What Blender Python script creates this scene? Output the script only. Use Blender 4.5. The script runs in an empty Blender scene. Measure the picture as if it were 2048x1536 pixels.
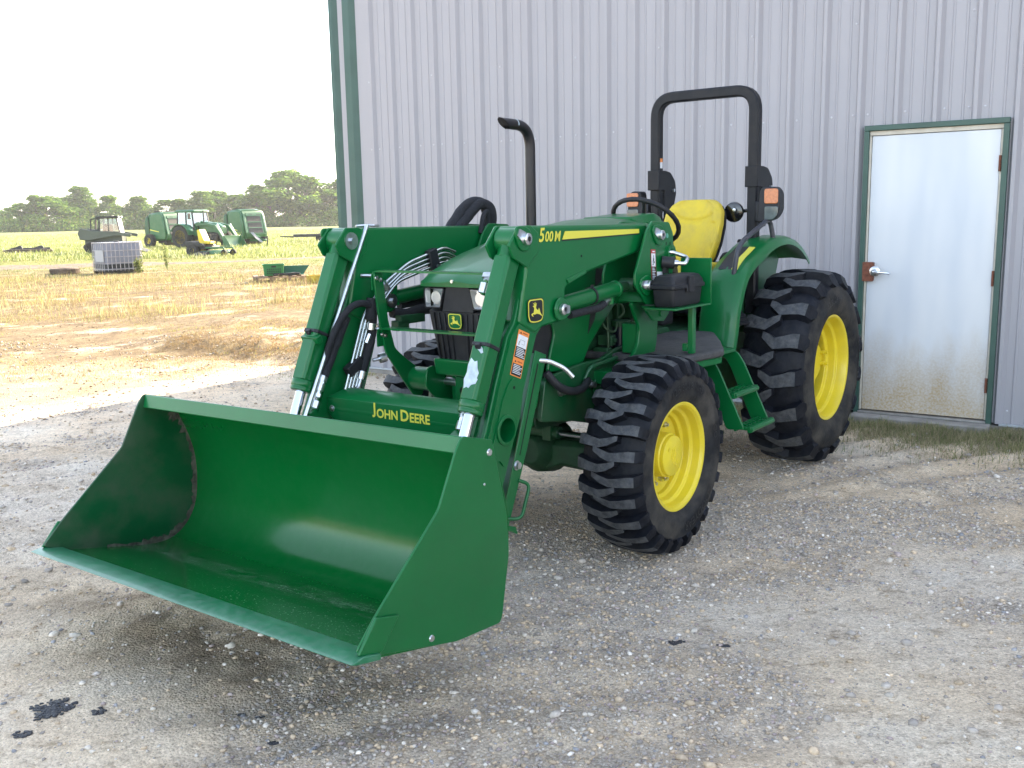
import bpy, bmesh, math, random
import numpy as np
from mathutils import Vector, Matrix, noise as mnoise
from mathutils.geometry import tessellate_polygon
R = math.radians
rnd = random.Random(7)
S = bpy.context.scene
COL = S.collection

# ------------------------------------------------------------------ camera, sky, sun, exposure
PITCH, ROLL, CAMH, FPX = 0.17110, 0.01992, 1.6564, 1959.2
def cam_axes():
    r = Vector((1, 0, 0)); d = Vector((0, -math.sin(PITCH), -math.cos(PITCH)))
    f = Vector((0, math.cos(PITCH), -math.sin(PITCH)))
    c, s = math.cos(ROLL), math.sin(ROLL)
    return r*c + d*s, d*c - r*s, f
cr, cd, cf = cam_axes()
cam = bpy.data.cameras.new('camera'); camo = bpy.data.objects.new('camera', cam); COL.objects.link(camo)
camo.matrix_world = Matrix(((cr.x, -cd.x, -cf.x, 0), (cr.y, -cd.y, -cf.y, 0), (cr.z, -cd.z, -cf.z, CAMH), (0, 0, 0, 1)))
cam.sensor_width = 36; cam.lens = 36*FPX/2048; cam.clip_end = 3000; cam.clip_start = 0.05
S.camera = camo

WDIR = Vector((0.8316, -0.5553, 0)); WIN = Vector((0.5553, 0.8316, 0))   # along the wall / into the building
SUN_EL = 25.0
SUN_AZ = math.atan2(WIN.x, WIN.y)
world = bpy.data.worlds.new('World'); S.world = world; world.use_nodes = True
wn = world.node_tree; bg = wn.nodes['Background']
sky = wn.nodes.new('ShaderNodeTexSky'); sky.sky_type = 'NISHITA'; sky.sun_disc = False
sky.sun_elevation = R(SUN_EL); sky.sun_rotation = SUN_AZ
sky.air_density = 1.0; sky.dust_density = 1.2; sky.ozone_density = 1.0; sky.altitude = 0
hs = wn.nodes.new('ShaderNodeHueSaturation'); hs.inputs['Saturation'].default_value = 0.62
wn.links.new(sky.outputs[0], hs.inputs['Color']); wn.links.new(hs.outputs[0], bg.inputs[0])
bg.inputs[1].default_value = 0.13
sl = bpy.data.lights.new('sun', 'SUN'); sl.energy = 4.4; sl.angle = R(0.5); sl.color = (1, 0.83, 0.60)
so = bpy.data.objects.new('sun', sl); COL.objects.link(so)
sdir = Vector((WIN.x*math.cos(R(SUN_EL)), WIN.y*math.cos(R(SUN_EL)), math.sin(R(SUN_EL))))
so.rotation_euler = (-sdir).to_track_quat('-Z', 'Y').to_euler(); so.location = (0, 0, 30)
S.view_settings.view_transform = 'Standard'; S.view_settings.look = 'None'
S.view_settings.exposure = 2.45; S.view_settings.gamma = 1
S.cycles.max_bounces = 8; S.cycles.transparent_max_bounces = 12

# ------------------------------------------------------------------ materials
MATS = {}
def nodes_of(m): return m.node_tree.nodes, m.node_tree.links
def mat(name, col, rough=0.5, metal=0.0, coat=0.0, var=0.0, vscale=8.0, dust=0.0, dustcol=(.30, .25, .19), dscale=5.0,
        bump=0.0, bscale=200.0, spec=0.5, attr=None, rvar=0.0):
    if name in MATS: return MATS[name]
    m = bpy.data.materials.new(name); m.use_nodes = True; N, L = nodes_of(m)
    b = N['Principled BSDF']; b.inputs['Roughness'].default_value = rough; b.inputs['Metallic'].default_value = metal
    b.inputs['Coat Weight'].default_value = coat; b.inputs['Coat Roughness'].default_value = 0.08
    b.inputs['Specular IOR Level'].default_value = spec
    tc = N.new('ShaderNodeTexCoord')
    rgb = N.new('ShaderNodeRGB'); rgb.outputs[0].default_value = (*col, 1); cur = rgb.outputs[0]
    if attr:
        a = N.new('ShaderNodeAttribute'); a.attribute_name = attr; cur = a.outputs['Color']
    if var > 0:
        n = N.new('ShaderNodeTexNoise'); n.inputs['Scale'].default_value = vscale; n.inputs['Detail'].default_value = 6
        L.new(tc.outputs['Object'], n.inputs['Vector'])
        mr = N.new('ShaderNodeMapRange'); mr.inputs[1].default_value = .3; mr.inputs[2].default_value = .7
        mr.inputs[3].default_value = 1-var; mr.inputs[4].default_value = 1+var; L.new(n.outputs[0], mr.inputs[0])
        mx = N.new('ShaderNodeMix'); mx.data_type = 'RGBA'; mx.blend_type = 'MULTIPLY'; mx.inputs[0].default_value = 1
        L.new(cur, mx.inputs[6]); L.new(mr.outputs[0], mx.inputs[7]); cur = mx.outputs[2]
    if dust > 0:
        n = N.new('ShaderNodeTexNoise'); n.inputs['Scale'].default_value = dscale; n.inputs['Detail'].default_value = 9
        n.inputs['Roughness'].default_value = .65; L.new(tc.outputs['Object'], n.inputs['Vector'])
        mr = N.new('ShaderNodeMapRange'); mr.inputs[1].default_value = .42; mr.inputs[2].default_value = .75
        mr.inputs[3].default_value = 0; mr.inputs[4].default_value = dust; L.new(n.outputs[0], mr.inputs[0])
        mx = N.new('ShaderNodeMix'); mx.data_type = 'RGBA'; L.new(mr.outputs[0], mx.inputs[0])
        L.new(cur, mx.inputs[6]); mx.inputs[7].default_value = (*dustcol, 1); cur = mx.outputs[2]
        ad = N.new('ShaderNodeMath'); ad.operation = 'MULTIPLY_ADD'; L.new(mr.outputs[0], ad.inputs[0])
        ad.inputs[1].default_value = .5; ad.inputs[2].default_value = rough; ad.use_clamp = True
        L.new(ad.outputs[0], b.inputs['Roughness'])
    L.new(cur, b.inputs['Base Color'])
    if bump > 0:
        n = N.new('ShaderNodeTexNoise'); n.inputs['Scale'].default_value = bscale; n.inputs['Detail'].default_value = 4
        L.new(tc.outputs['Object'], n.inputs['Vector'])
        bp = N.new('ShaderNodeBump'); bp.inputs['Strength'].default_value = bump; bp.inputs['Distance'].default_value = .01
        L.new(n.outputs[0], bp.inputs['Height']); L.new(bp.outputs[0], b.inputs['Normal'])
    MATS[name] = m; return m

GREEN = mat('green_paint', (.0010, .116, .028), .30, 0, .16, var=.10, vscale=3, dust=.035, dscale=14, dustcol=(.07, .17, .09), bump=.012, bscale=60, spec=.36)
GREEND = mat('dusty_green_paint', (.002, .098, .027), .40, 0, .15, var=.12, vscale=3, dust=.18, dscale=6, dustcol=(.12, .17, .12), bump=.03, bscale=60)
GREENM = mat('scuffed_green_paint', (.0015, .072, .022), .36, 0, .15, var=.12, vscale=3, dust=.75, dscale=3.4, dustcol=(.085, .085, .060), bump=.06, bscale=90)
CASTING = mat('oily_green_casting', (.008, .065, .022), .55, 0, 0, var=.3, vscale=9, dust=.25, dscale=12, dustcol=(.02, .02, .018), bump=.15, bscale=60)
YELLOW = mat('yellow_paint', (.74, .585, .028), .34, 0, .1, var=.08, vscale=6, dust=.16, dscale=9, dustcol=(.42, .32, .12), bump=.02, bscale=80)
YELSEAT = mat('yellow_vinyl', (.62, .47, .025), .55, 0, 0, var=.08, vscale=4, dust=.50, dscale=9, dustcol=(.34, .27, .10), bump=.25, bscale=320)
DECAL = mat('yellow_decal', (.68, .63, .07), .4)
BLACK = mat('black_paint', (.006, .007, .011), .48, 0, 0, var=.15, vscale=6, dust=.04, dscale=10, bump=.03, bscale=150, spec=.30)
PLASTIC = mat('black_plastic', (.013, .014, .018), .50, var=.15, vscale=9, dust=.12, dscale=14, dustcol=(.12, .11, .10), bump=.08, bscale=260, spec=.35)
FABRIC = mat('black_sleeve', (.010, .011, .015), .85, var=.3, vscale=30, bump=.5, bscale=90)
GLOSSB = mat('gloss_black', (.006, .006, .007), .12, 0, .6)
CHROME = mat('chrome', (.50, .53, .60), .10, 1.0, var=.05, vscale=20)
ZINC = mat('zinc_steel', (.62, .64, .66), .28, 1.0, var=.15, vscale=40)
STEEL = mat('worn_steel', (.40, .40, .40), .42, 1.0, var=.2, vscale=30)
BARE = mat('bare_primer', (.42, .50, .55), .5, var=.2, vscale=40)
FLATBLACK = mat('dark_gap', (.006, .006, .006), .9)  # flat black; discs of it paint the shade inside holes and slots
MESH = mat('black_mesh', (.010, .010, .012), .6, bump=.6, bscale=700)
ORANGE = mat('orange_label', (.82, .27, .06), .5)
WHITE = mat('white_label', (.72, .74, .78), .5, var=.05, vscale=60)
INK = mat('black_ink', (.012, .012, .014), .5)
REDL = mat('red_label', (.45, .05, .06), .5)
AMBER = mat('amber_lens', (.56, .20, .085), .25, 0, .4, var=.15, vscale=60, bump=.3, bscale=300)
CLEAR = mat('clear_lens', (.10, .12, .12), .10, 0, .6, var=.2, vscale=30)
WORN = mat('worn_rubber_mat', (.045, .045, .048), .75, var=.3, vscale=20, dust=.4, dscale=12, dustcol=(.16, .15, .14), bump=.3, bscale=120)

def rubber(name, side):
    if name in MATS: return MATS[name]
    m = mat(name, (.0055, .007, .012) if not side else (.017, .0175, .0195), .55 if not side else .7, var=.35, vscale=14, dust=.14 if not side else .80, dscale=16 if not side else 5,
            dustcol=(.10, .095, .09) if not side else (.115, .102, .084), bump=.3, bscale=45, spec=.22)
    return m
RUB = rubber('tyre_rubber', False); RUBS = rubber('dusty_sidewall', True)
RUBT = mat('lug_top_rubber', (.040, .044, .052), .70, var=.45, vscale=22, dust=.7, dscale=34, dustcol=(.15, .15, .145), bump=.6, bscale=70)
LETTER = mat('sidewall_lettering', (.010, .010, .012), .55)

def glass_mat(name, tint=(.85, .92, .95), op=.25):
    m = bpy.data.materials.new(name); m.use_nodes = True; N, L = nodes_of(m); N.clear()
    o = N.new('ShaderNodeOutputMaterial'); g = N.new('ShaderNodeBsdfGlossy'); g.inputs['Roughness'].default_value = .03
    t = N.new('ShaderNodeBsdfTransparent'); t.inputs[0].default_value = (*tint, 1)
    lw = N.new('ShaderNodeLayerWeight'); pw = N.new('ShaderNodeMath'); pw.operation = 'POWER'; pw.inputs[1].default_value = 4.0; L.new(lw.outputs['Facing'], pw.inputs[0])
    ad = N.new('ShaderNodeMath'); ad.operation = 'ADD'; ad.inputs[1].default_value = op+.03; ad.use_clamp = True; L.new(pw.outputs[0], ad.inputs[0])
    mx = N.new('ShaderNodeMixShader'); L.new(ad.outputs[0], mx.inputs[0]); L.new(t.outputs[0], mx.inputs[1]); L.new(g.outputs[0], mx.inputs[2])
    L.new(mx.outputs[0], o.inputs[0]); MATS[name] = m; return m
GLASS = glass_mat('lamp_glass', (.95, .96, .97), .03)
CABGL = glass_mat('cab_glass', (.70, .86, .88), .22)

# ------------------------------------------------------------------ mesh helpers
class MB:
    def __init__(s): s.v = []; s.f = []; s.m = []; s.cur = 0
    def mi(s, i): s.cur = i; return s
    def add(s, vs, fs):
        o = len(s.v); s.v += [tuple(v) for v in vs]
        for f in fs: s.f.append([o+i for i in f]); s.m.append(s.cur)
        return s
    def box(s, x0, x1, y0, y1, z0, z1):
        vs = [(x, y, z) for x in (x0, x1) for y in (y0, y1) for z in (z0, z1)]
        return s.add(vs, [(0, 1, 3, 2), (4, 6, 7, 5), (0, 4, 5, 1), (2, 3, 7, 6), (0, 2, 6, 4), (1, 5, 7, 3)])
    def obox(s, c, size, M):
        c = Vector(c); hx, hy, hz = [a/2 for a in size]
        vs = [c + M @ Vector((x, y, z)) for x in (-hx, hx) for y in (-hy, hy) for z in (-hz, hz)]
        return s.add(vs, [(0, 1, 3, 2), (4, 6, 7, 5), (0, 4, 5, 1), (2, 3, 7, 6), (0, 2, 6, 4), (1, 5, 7, 3)])
    def beam(s, a, b, w, h, up=(0, 0, 1)):
        a, b = Vector(a), Vector(b); d = (b-a); l = d.length; d.normalize(); u = Vector(up); sd = d.cross(u)
        if sd.length < 1e-4: sd = d.cross(Vector((1, 0, 0)))
        sd.normalize(); u = sd.cross(d)
        M = Matrix((d, sd, u)).transposed(); return s.obox((a+b)/2, (l, w, h), M)
    def prism(s, pts, a, b, ax='y'):
        n = len(pts)
        def mk(p, t):
            return (p[0], t, p[1]) if ax == 'y' else ((t, p[0], p[1]) if ax == 'x' else (p[0], p[1], t))
        vs = [mk(p, a) for p in pts] + [mk(p, b) for p in pts]
        fs = [list(range(n))[::-1], list(range(n, 2*n))] + [(i, (i+1) % n, n+(i+1) % n, n+i) for i in range(n)]
        return s.add(vs, fs)
    def flat(s, pts3): return s.add(pts3, [list(range(len(pts3)))])
    def loft(s, rings, close=True, cap=True):
        n = len(rings[0]); o = len(s.v); vs = [p for r_ in rings for p in r_]; fs = []
        for k in range(len(rings)-1):
            for i in range(n if close else n-1):
                j = (i+1) % n; fs.append((k*n+i, k*n+j, (k+1)*n+j, (k+1)*n+i))
        if cap and close: fs.append(list(range(n))[::-1]); fs.append([(len(rings)-1)*n+i for i in range(n)])
        return s.add(vs, fs)
    def tube(s, pts, r, n=10, cap=True, sq=None):
        pts = [Vector(p) for p in pts]; rings = []; N = len(pts); u = None
        rr = r if isinstance(r, (list, tuple)) else [r]*N
        for i, p in enumerate(pts):
            d = (pts[min(i+1, N-1)]-pts[max(i-1, 0)]).normalized()
            if u is None:
                u = d.cross(Vector((0, 0, 1)));
                if u.length < 1e-3: u = d.cross(Vector((0, 1, 0)))
                u.normalize()
            else:
                u = (u - d*u.dot(d)).normalized()
            w = d.cross(u)
            if sq:
                hw, hh = sq; c = min(hw, hh)*.28
                prof = [(hw, hh-c), (hw-c, hh), (-hw+c, hh), (-hw, hh-c), (-hw, -hh+c), (-hw+c, -hh), (hw-c, -hh), (hw, -hh+c)]
                rings.append([p+u*a+w*b for a, b in prof])
            else:
                rings.append([p+u*(rr[i]*math.cos(2*math.pi*k/n))+w*(rr[i]*math.sin(2*math.pi*k/n)) for k in range(n)])
        return s.loft(rings, True, cap)
    def lathe(s, org, axis, prof, n=32, closed=False, arc=None):
        org = Vector(org); ax = Vector(axis).normalized(); u = ax.orthogonal().normalized()
        if abs(ax.y) > .9: u = Vector((1, 0, 0))
        w = ax.cross(u); rings = []
        for a, r_ in prof:
            rings.append([org+ax*a+u*(r_*math.cos(2*math.pi*k/n))+w*(r_*math.sin(2*math.pi*k/n)) for k in range(n)])
        if closed: rings.append(rings[0])
        return s.loft(rings, True, not closed and arc is None)
    def cyl(s, a, b, r, n=20): return s.tube([a, b], r, n)
    def build(s, name, mats, parent=None, bevel=0.0, smooth=35, recalc=True, seg=2):
        me = bpy.data.meshes.new(name); me.from_pydata(s.v, [], s.f)
        if not isinstance(mats, (list, tuple)): mats = [mats]
        for m in mats: me.materials.append(m)
        if len(mats) > 1: me.polygons.foreach_set('material_index', s.m)
        if recalc:
            bm = bmesh.new(); bm.from_mesh(me); bmesh.ops.recalc_face_normals(bm, faces=bm.faces); bm.to_mesh(me); bm.free()
        if smooth:
            me.polygons.foreach_set('use_smooth', [True]*len(me.polygons)); me.set_sharp_from_angle(angle=R(smooth))
        me.update()
        o = bpy.data.objects.new(name, me); COL.objects.link(o)
        if parent: o.parent = parent
        if bevel > 0:
            bv = o.modifiers.new('bevel', 'BEVEL'); bv.width = bevel; bv.segments = seg; bv.limit_method = 'ANGLE'; bv.angle_limit = R(40)
        return o

def empty(name, loc, rz=0.0, label=None, cat=None, group=None):
    o = bpy.data.objects.new(name, None); COL.objects.link(o); o.location = loc; o.rotation_euler = (0, 0, rz)
    o.empty_display_size = .3
    if label: tag(o, label, cat, group)
    return o
def tag(o, label=None, cat=None, group=None, kind=None):
    if label: o['label'] = label
    if cat: o['category'] = cat
    if group: o['group'] = group
    if kind: o['kind'] = kind
    return o

def smooth_path(pts, n=8):
    """rounded corners through Catmull-Rom"""
    P = [Vector(p) for p in pts]; P = [P[0]*2-P[1]]+P+[P[-1]*2-P[-2]]; out = []
    for i in range(1, len(P)-2):
        for k in range(n):
            t = k/n; a, b, c, d = P[i-1], P[i], P[i+1], P[i+2]
            out.append(.5*((2*b)+(c-a)*t+(2*a-5*b+4*c-d)*t*t+(3*b-a-3*c+d)*t**3))
    out.append(P[-2]); return out
def fillet(pts, r, n=5):
    P = [Vector(p) for p in pts]; out = [P[0]]
    for i in range(1, len(P)-1):
        a, b, c = P[i-1], P[i], P[i+1]; d1 = (a-b); d2 = (c-b); q = min(r, d1.length*.45, d2.length*.45)
        p1 = b+d1.normalized()*q; p2 = b+d2.normalized()*q
        for k in range(n+1):
            t = k/n; out.append(p1*(1-t)**2+b*2*t*(1-t)+p2*t*t)
    out.append(P[-1]); return out
def round2(pts, r, n=4):
    """round the corners of a closed 2D outline"""
    out = []; m = len(pts)
    for i in range(m):
        a, b, c = Vector(pts[i-1]), Vector(pts[i]), Vector(pts[(i+1) % m]); d1 = a-b; d2 = c-b
        q = min(r, d1.length*.45, d2.length*.45); p1 = b+d1.normalized()*q; p2 = b+d2.normalized()*q
        for k in range(n+1):
            t = k/n; p = p1*(1-t)**2+b*2*t*(1-t)+p2*t*t; out.append((p.x, p.y))
    return out
def disc(cx, cy, r, n=20): return [(cx+r*math.cos(2*math.pi*k/n), cy+r*math.sin(2*math.pi*k/n)) for k in range(n)]

TXT = {}
def text2d(body, bold=0.0):
    key = (body, bold)
    if key in TXT: return TXT[key]
    cu = bpy.data.curves.new('lettering', 'FONT'); cu.body = body; cu.size = 1; cu.offset = bold; cu.resolution_u = 3
    cu.align_x = 'CENTER'; cu.align_y = 'CENTER'
    o = bpy.data.objects.new('lettering', cu); COL.objects.link(o); bpy.context.view_layer.update()
    me = bpy.data.meshes.new_from_object(o.evaluated_get(bpy.context.evaluated_depsgraph_get()))
    vs = [(v.co.x, v.co.y) for v in me.vertices]; fs = [list(p.vertices) for p in me.polygons]
    bpy.data.objects.remove(o); bpy.data.curves.remove(cu); bpy.data.meshes.remove(me)
    TXT[key] = (vs, fs); return vs, fs
def add_text(mb, body, fn, bold=0.0):
    vs, fs = text2d(body, bold); mb.add([fn(x, y) for x, y in vs], fs)

def lay_text(mb, items, total, fn, bold=.0, gap=.06):
    """items: (string, cap size); laid out left to right, scaled to the total width and centred; fn(x, y)"""
    x = 0; out = []
    for st_, sz in items:
        if st_ == ' ': x += sz; continue
        vs, fs = text2d(st_, bold); a = min(v[0] for v in vs); b = max(v[0] for v in vs); lo = min(v[1] for v in vs)
        out.append(([(x+(v[0]-a)*sz, (v[1]-lo)*sz) for v in vs], fs)); x += (b-a)*sz+gap*sz
    k = total/(x-gap*items[-1][1])
    for vs, fs in out: mb.add([fn((p[0]*k-total/2), p[1]*k) for p in vs], fs)
def dup(root, loc, rz, label=None):
    r = root.copy(); COL.objects.link(r); r.location = loc; r.rotation_euler = (0, 0, rz)
    if label: r['label'] = label
    for ch in list(root.children):
        c = ch.copy(); COL.objects.link(c); c.parent = r
        for g in ch.children:
            d = g.copy(); COL.objects.link(d); d.parent = c
    return r

DEER = [(132, 100), (148, 92), (165, 98), (160, 110), (162, 125), (172, 138), (182, 140), (186, 122), (193, 138), (196, 158), (205, 178),
        (219, 205), (208, 196), (195, 182), (180, 176), (165, 172), (150, 178), (138, 172), (130, 178), (140, 194), (128, 190), (118, 174),
        (126, 164), (140, 160), (142, 145), (146, 120), (140, 108)]
ANT = [(148, 93), (136, 76), (141, 73), (150, 86), (150, 67), (156, 67), (156, 88), (167, 75), (163, 96)]
FRAME = [(108, 40), (215, 40), (228, 60), (228, 190), (215, 240), (180, 250), (143, 250), (108, 240), (95, 190), (95, 60)]
def emblem(name, fn, w, mats, parent, d=.0012):
    """fn(u, v, d): u right, v up in metres from the centre, d proud of the surface. mats = border, field, deer"""
    k = w/133.0
    def cv(p): return ((p[0]-161.5)*k, -(p[1]-145)*k*.575)
    mb = MB()
    def layer(pts, dd, th, mi):
        mb.mi(mi); q = [cv(p) for p in pts]; n = len(q)
        mb.add([fn(a, b, dd-th) for a, b in q]+[fn(a, b, dd) for a, b in q],
               [list(range(n, 2*n))]+[(i, (i+1) % n, n+(i+1) % n, n+i) for i in range(n)])
    def sc(pts, s): return [((x-161.5)*s+161.5, (y-145)*s+145) for x, y in pts]
    fr = round2(FRAME, 16)
    layer(sc(fr, 1.06), d, d, 1); layer(fr, 2*d, d, 0); layer(sc(fr, .90), 3*d, d, 1)
    layer(DEER, 4*d, d, 2); layer(ANT, 4*d, d, 2)
    return mb.build(name, mats, parent, smooth=0, recalc=False)

# ------------------------------------------------------------------ the ground
rs = np.random.RandomState(3)
def vnoise(x, y, seed=0):
    """smooth value noise on numpy arrays"""
    xi = np.floor(x).astype(np.int64); yi = np.floor(y).astype(np.int64); fx = x-xi; fy = y-yi
    fx = fx*fx*(3-2*fx); fy = fy*fy*(3-2*fy)
    def h(a, b):
        n = (a*374761393+b*668265263+seed*974711) & 0x7fffffff
        n = ((n ^ (n >> 13))*1274126177) & 0x7fffffff
        return ((n ^ (n >> 16)) & 0xffff)/65535.0
    return (h(xi, yi)*(1-fx)+h(xi+1, yi)*fx)*(1-fy)+(h(xi, yi+1)*(1-fx)+h(xi+1, yi+1)*fx)*fy
def fbm(x, y, o=4, seed=0):
    s = 0; a = .5
    for k in range(o): s = s+a*vnoise(x, y, seed+k); x = x*2.03+3.1; y = y*2.03+1.7; a *= .5
    return s
def sstep(a, b, t):
    t = np.clip((t-a)/(b-a), 0, 1); return t*t*(3-2*t)
def gravel_mask(x, y):
    """0 = packed dirt, 1 = loose gravel"""
    m = fbm(x*.55+1.3, y*.8+4.1, 4, 11)
    d = np.exp(-(((x-.6)/1.3)**2+((y-3.2)/1.0)**2))*.22+np.exp(-(((x-2.2)/2.2)**2+((y-5.0)/.9)**2))*.14
    d = d+np.exp(-(((x+1.6)/2.2)**2+((y-7.3)/1.6)**2))*.12
    d = d-np.exp(-(((x-1.5)/.8)**2+((y-2.5)/.7)**2))*.16-np.exp(-(((x+1.5)/.9)**2+((y-3.2)/.9)**2))*.12
    f = fbm(x*2.6+5, y*3.6, 3, 17)
    return sstep(.47, .62, .62*m+.38*f+d*.9)
def ground_h(x, y):
    x = np.asarray(x, float); y = np.asarray(y, float)
    h = (fbm(x*.7, y*.7, 3, 5)-.45)*.035
    # wheel ruts that curve across the lot
    t = y-.45*x+.18*np.sin(x*.9)
    near = np.exp(-((y-4)/7)**2)
    h = h+near*.016*np.sin(t*15+1.5*vnoise(x*1.2, y*1.2, 9)*3)*sstep(.45, .65, vnoise(x*.5+7, y*.5, 21))
    h = h+near*.012*(fbm(x*4, y*5, 3, 31)-.45)+near*.014*(fbm(x*9+y*2, y*14-x*3, 4, 33)-.45)*sstep(.35, .6, fbm(x*.8+3, y*.8, 3, 35)+.1)
    # churned dirt below the bucket lip
    bx, by = x+1.35, y-3.9
    q = np.exp(-((bx*.75+by*.62)/.45)**2-((bx*.62-by*.75)/1.6)**2)
    h = h+q*.05*(fbm(x*7, y*7, 3, 41)-.35)
    # earth bank left of the building
    s = (y-11.9)+.62*(x+3.2)+.35*(vnoise(x*1.1, y*1.1, 51)-.5)
    b = sstep(-.25, .5, s)*np.exp(-(np.maximum(-4.2-x, 0)/1.0)**2)*np.exp(-(np.maximum(x+1.6, 0)/.8)**2)*np.exp(-np.maximum(s-1.2, 0)/5)
    h = h+b*(.08+.09*fbm(x*3, y*3, 3, 61)+.10*(fbm(x*9, y*9, 3, 63)-.4))
    far = sstep(14, 40, np.hypot(x, y))
    h = h+far*(fbm(x*.12, y*.12, 3, 71)-.45)*.25
    wl = (x-2.833)*WIN.x+(y-7.803)*WIN.y
    h = h-.035*sstep(-.45, -.12, wl)*(1-sstep(2, 4, wl))
    return h

def build_ground():
    def axis(a, b, st, lim, g):
        c = list(np.arange(a, b+1e-6, st)); d = st; p = b
        while p < lim: d *= g; p += d; c.append(p)
        d = st; p = a
        while p > -lim: d *= g; p -= d; c.insert(0, p)
        return np.array(c)
    xs = axis(-3.4, 3.6, .016, 900, 1.075); ys = axis(1.9, 7.4, .016, 900, 1.07)
    X, Y = np.meshgrid(xs, ys, indexing='ij'); Z = ground_h(X, Y); n, m = X.shape
    v = np.stack([X.ravel(), Y.ravel(), Z.ravel()], 1)
    i = (np.arange(n-1)[:, None]*m+np.arange(m-1)[None, :]).ravel()
    f = np.stack([i, i+m, i+m+1, i+1], 1)
    me = bpy.data.meshes.new('ground'); me.vertices.add(len(v)); me.vertices.foreach_set('co', v.ravel())
    me.loops.add(len(f)*4); me.loops.foreach_set('vertex_index', f.ravel().astype(np.int32))
    me.polygons.add(len(f)); me.polygons.foreach_set('loop_start', np.arange(0, len(f)*4, 4, dtype=np.int32))
    me.polygons.foreach_set('use_smooth', np.ones(len(f), bool)); me.update(calc_edges=True)
    x, y = v[:, 0], v[:, 1]
    g = gravel_mask(x, y)*(1-sstep(15, 22, y))
    # how grassy: door strip, dry lot edge, fields
    wl = (x-2.833)*WIN.x+(y-7.803)*WIN.y
    sw = (x-2.833)*WDIR.x+(y-7.803)*WDIR.y
    gr = sstep(-1.0, -.15, wl-.5*(vnoise(x*1.6, y*1.6, 81)-.5))*(1-sstep(1, 2, wl))*sstep(-2.4, -.6, sw)
    dry = np.maximum(sstep(12.0, 21, y+5*(fbm(x*.25, y*.25, 3, 91)-.5)), np.maximum(sstep(9.8, 12.3, y+1.8*(fbm(x*.8, y*.8, 3, 93)-.5))*.95, .62*sstep(.02, .9, (y-8.07)*.56-(x+4.31)*.83+.9*(fbm(x*1.3, y*1.3, 3, 97)-.45)))*1.0)  # last term follows the shadow edge, toning down sunlit ground by colour
    dry = np.where(x < 0, dry, sstep(12, 20, y))
    gf = sstep(29, 44, y+.35*x*0+8*(fbm(x*.1, y*.1, 3, 95)-.5))
    bx, by = x+1.25, y-3.72; soil_shade = np.exp(-((bx*.60+by*.80)/.38)**2-((bx*.80-by*.60)/1.25)**2)*sstep(.25, .55, fbm(x*3.2, y*3.2, 4, 45))  # dark churned soil, with the shade under the bucket lip painted in
    col = np.stack([g, np.maximum(gr, dry*.999), gf, soil_shade], 1).astype(np.float32)
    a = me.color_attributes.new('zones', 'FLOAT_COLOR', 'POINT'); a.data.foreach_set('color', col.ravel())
    o = bpy.data.objects.new('ground', me); COL.objects.link(o); o['kind'] = 'structure'
    m = bpy.data.materials.new('dirt_and_gravel'); m.use_nodes = True; N, L = nodes_of(m); b = N['Principled BSDF']
    b.inputs['Roughness'].default_value = .92; b.inputs['Specular IOR Level'].default_value = .25
    at = N.new('ShaderNodeAttribute'); at.attribute_name = 'zones'; sp = N.new('ShaderNodeSeparateColor'); L.new(at.outputs['Color'], sp.inputs[0])
    geo = N.new('ShaderNodeNewGeometry')
    def noise(sc, det=6, rough=.6, off=0, ysc=1.0):
        mp = N.new('ShaderNodeMapping'); mp.inputs['Location'].default_value = (off, off*.7, 0); mp.inputs['Scale'].default_value = (1, ysc, 1); L.new(geo.outputs['Position'], mp.inputs[0])
        n = N.new('ShaderNodeTexNoise'); n.inputs['Scale'].default_value = sc; n.inputs['Detail'].default_value = det; n.inputs['Roughness'].default_value = rough
        L.new(mp.outputs[0], n.inputs['Vector']); return n.outputs[0]
    def ramp(v, stops):
        r = N.new('ShaderNodeValToRGB'); L.new(v, r.inputs[0]); e = r.color_ramp.elements
        while len(e) < len(stops): e.new(.5)
        for k, (p, c) in enumerate(stops): e[k].position = p; e[k].color = (*c, 1)
        return r.outputs[0]
    def mix(fac, a_, b_, bt='MIX'):
        x_ = N.new('ShaderNodeMix'); x_.data_type = 'RGBA'; x_.blend_type = bt
        if isinstance(fac, float): x_.inputs[0].default_value = fac
        else: L.new(fac, x_.inputs[0])
        L.new(a_, x_.inputs[6]); L.new(b_, x_.inputs[7]); return x_.outputs[2]
    def mrange(v, a_, b_, c_=0, d_=1):
        r = N.new('ShaderNodeMapRange'); L.new(v, r.inputs[0]); r.inputs[1].default_value = a_; r.inputs[2].default_value = b_
        r.inputs[3].default_value = c_; r.inputs[4].default_value = d_; return r.outputs[0]
    dirt = ramp(noise(1.1, 8), [(.28, (.52, .42, .315)), (.42, (.70, .59, .465)), (.56, (.77, .67, .55)), (.70, (.80, .73, .63))])
    fine = ramp(noise(55, 5, .7, 3), [(.28, (.62, .58, .55)), (.43, (1.0, 1.0, 1.0)), (.75, (1.2, 1.2, 1.2))])
    dirt = mix(.8, dirt, fine, 'MULTIPLY')
    dirt = mix(1.0, dirt, ramp(noise(.45, 5, .6, 41), [(.38, (1.06, .99, .88)), (.60, (1.0, 1.0, 1.0))]), 'MULTIPLY')
    vo = N.new('ShaderNodeTexVoronoi'); vo.inputs['Scale'].default_value = 95; L.new(geo.outputs['Position'], vo.inputs['Vector'])
    vcol = ramp(vo.outputs['Color'], [(.15, (.30, .265, .24)), (.45, (.48, .435, .395)), (.75, (.60, .55, .50)), (.95, (.72, .68, .62))])
    edge = ramp(vo.outputs['Distance'], [(.25, (1, 1, 1)), (.75, (.52, .50, .48))])
    vcol = mix(1.0, vcol, edge, 'MULTIPLY')
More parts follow.
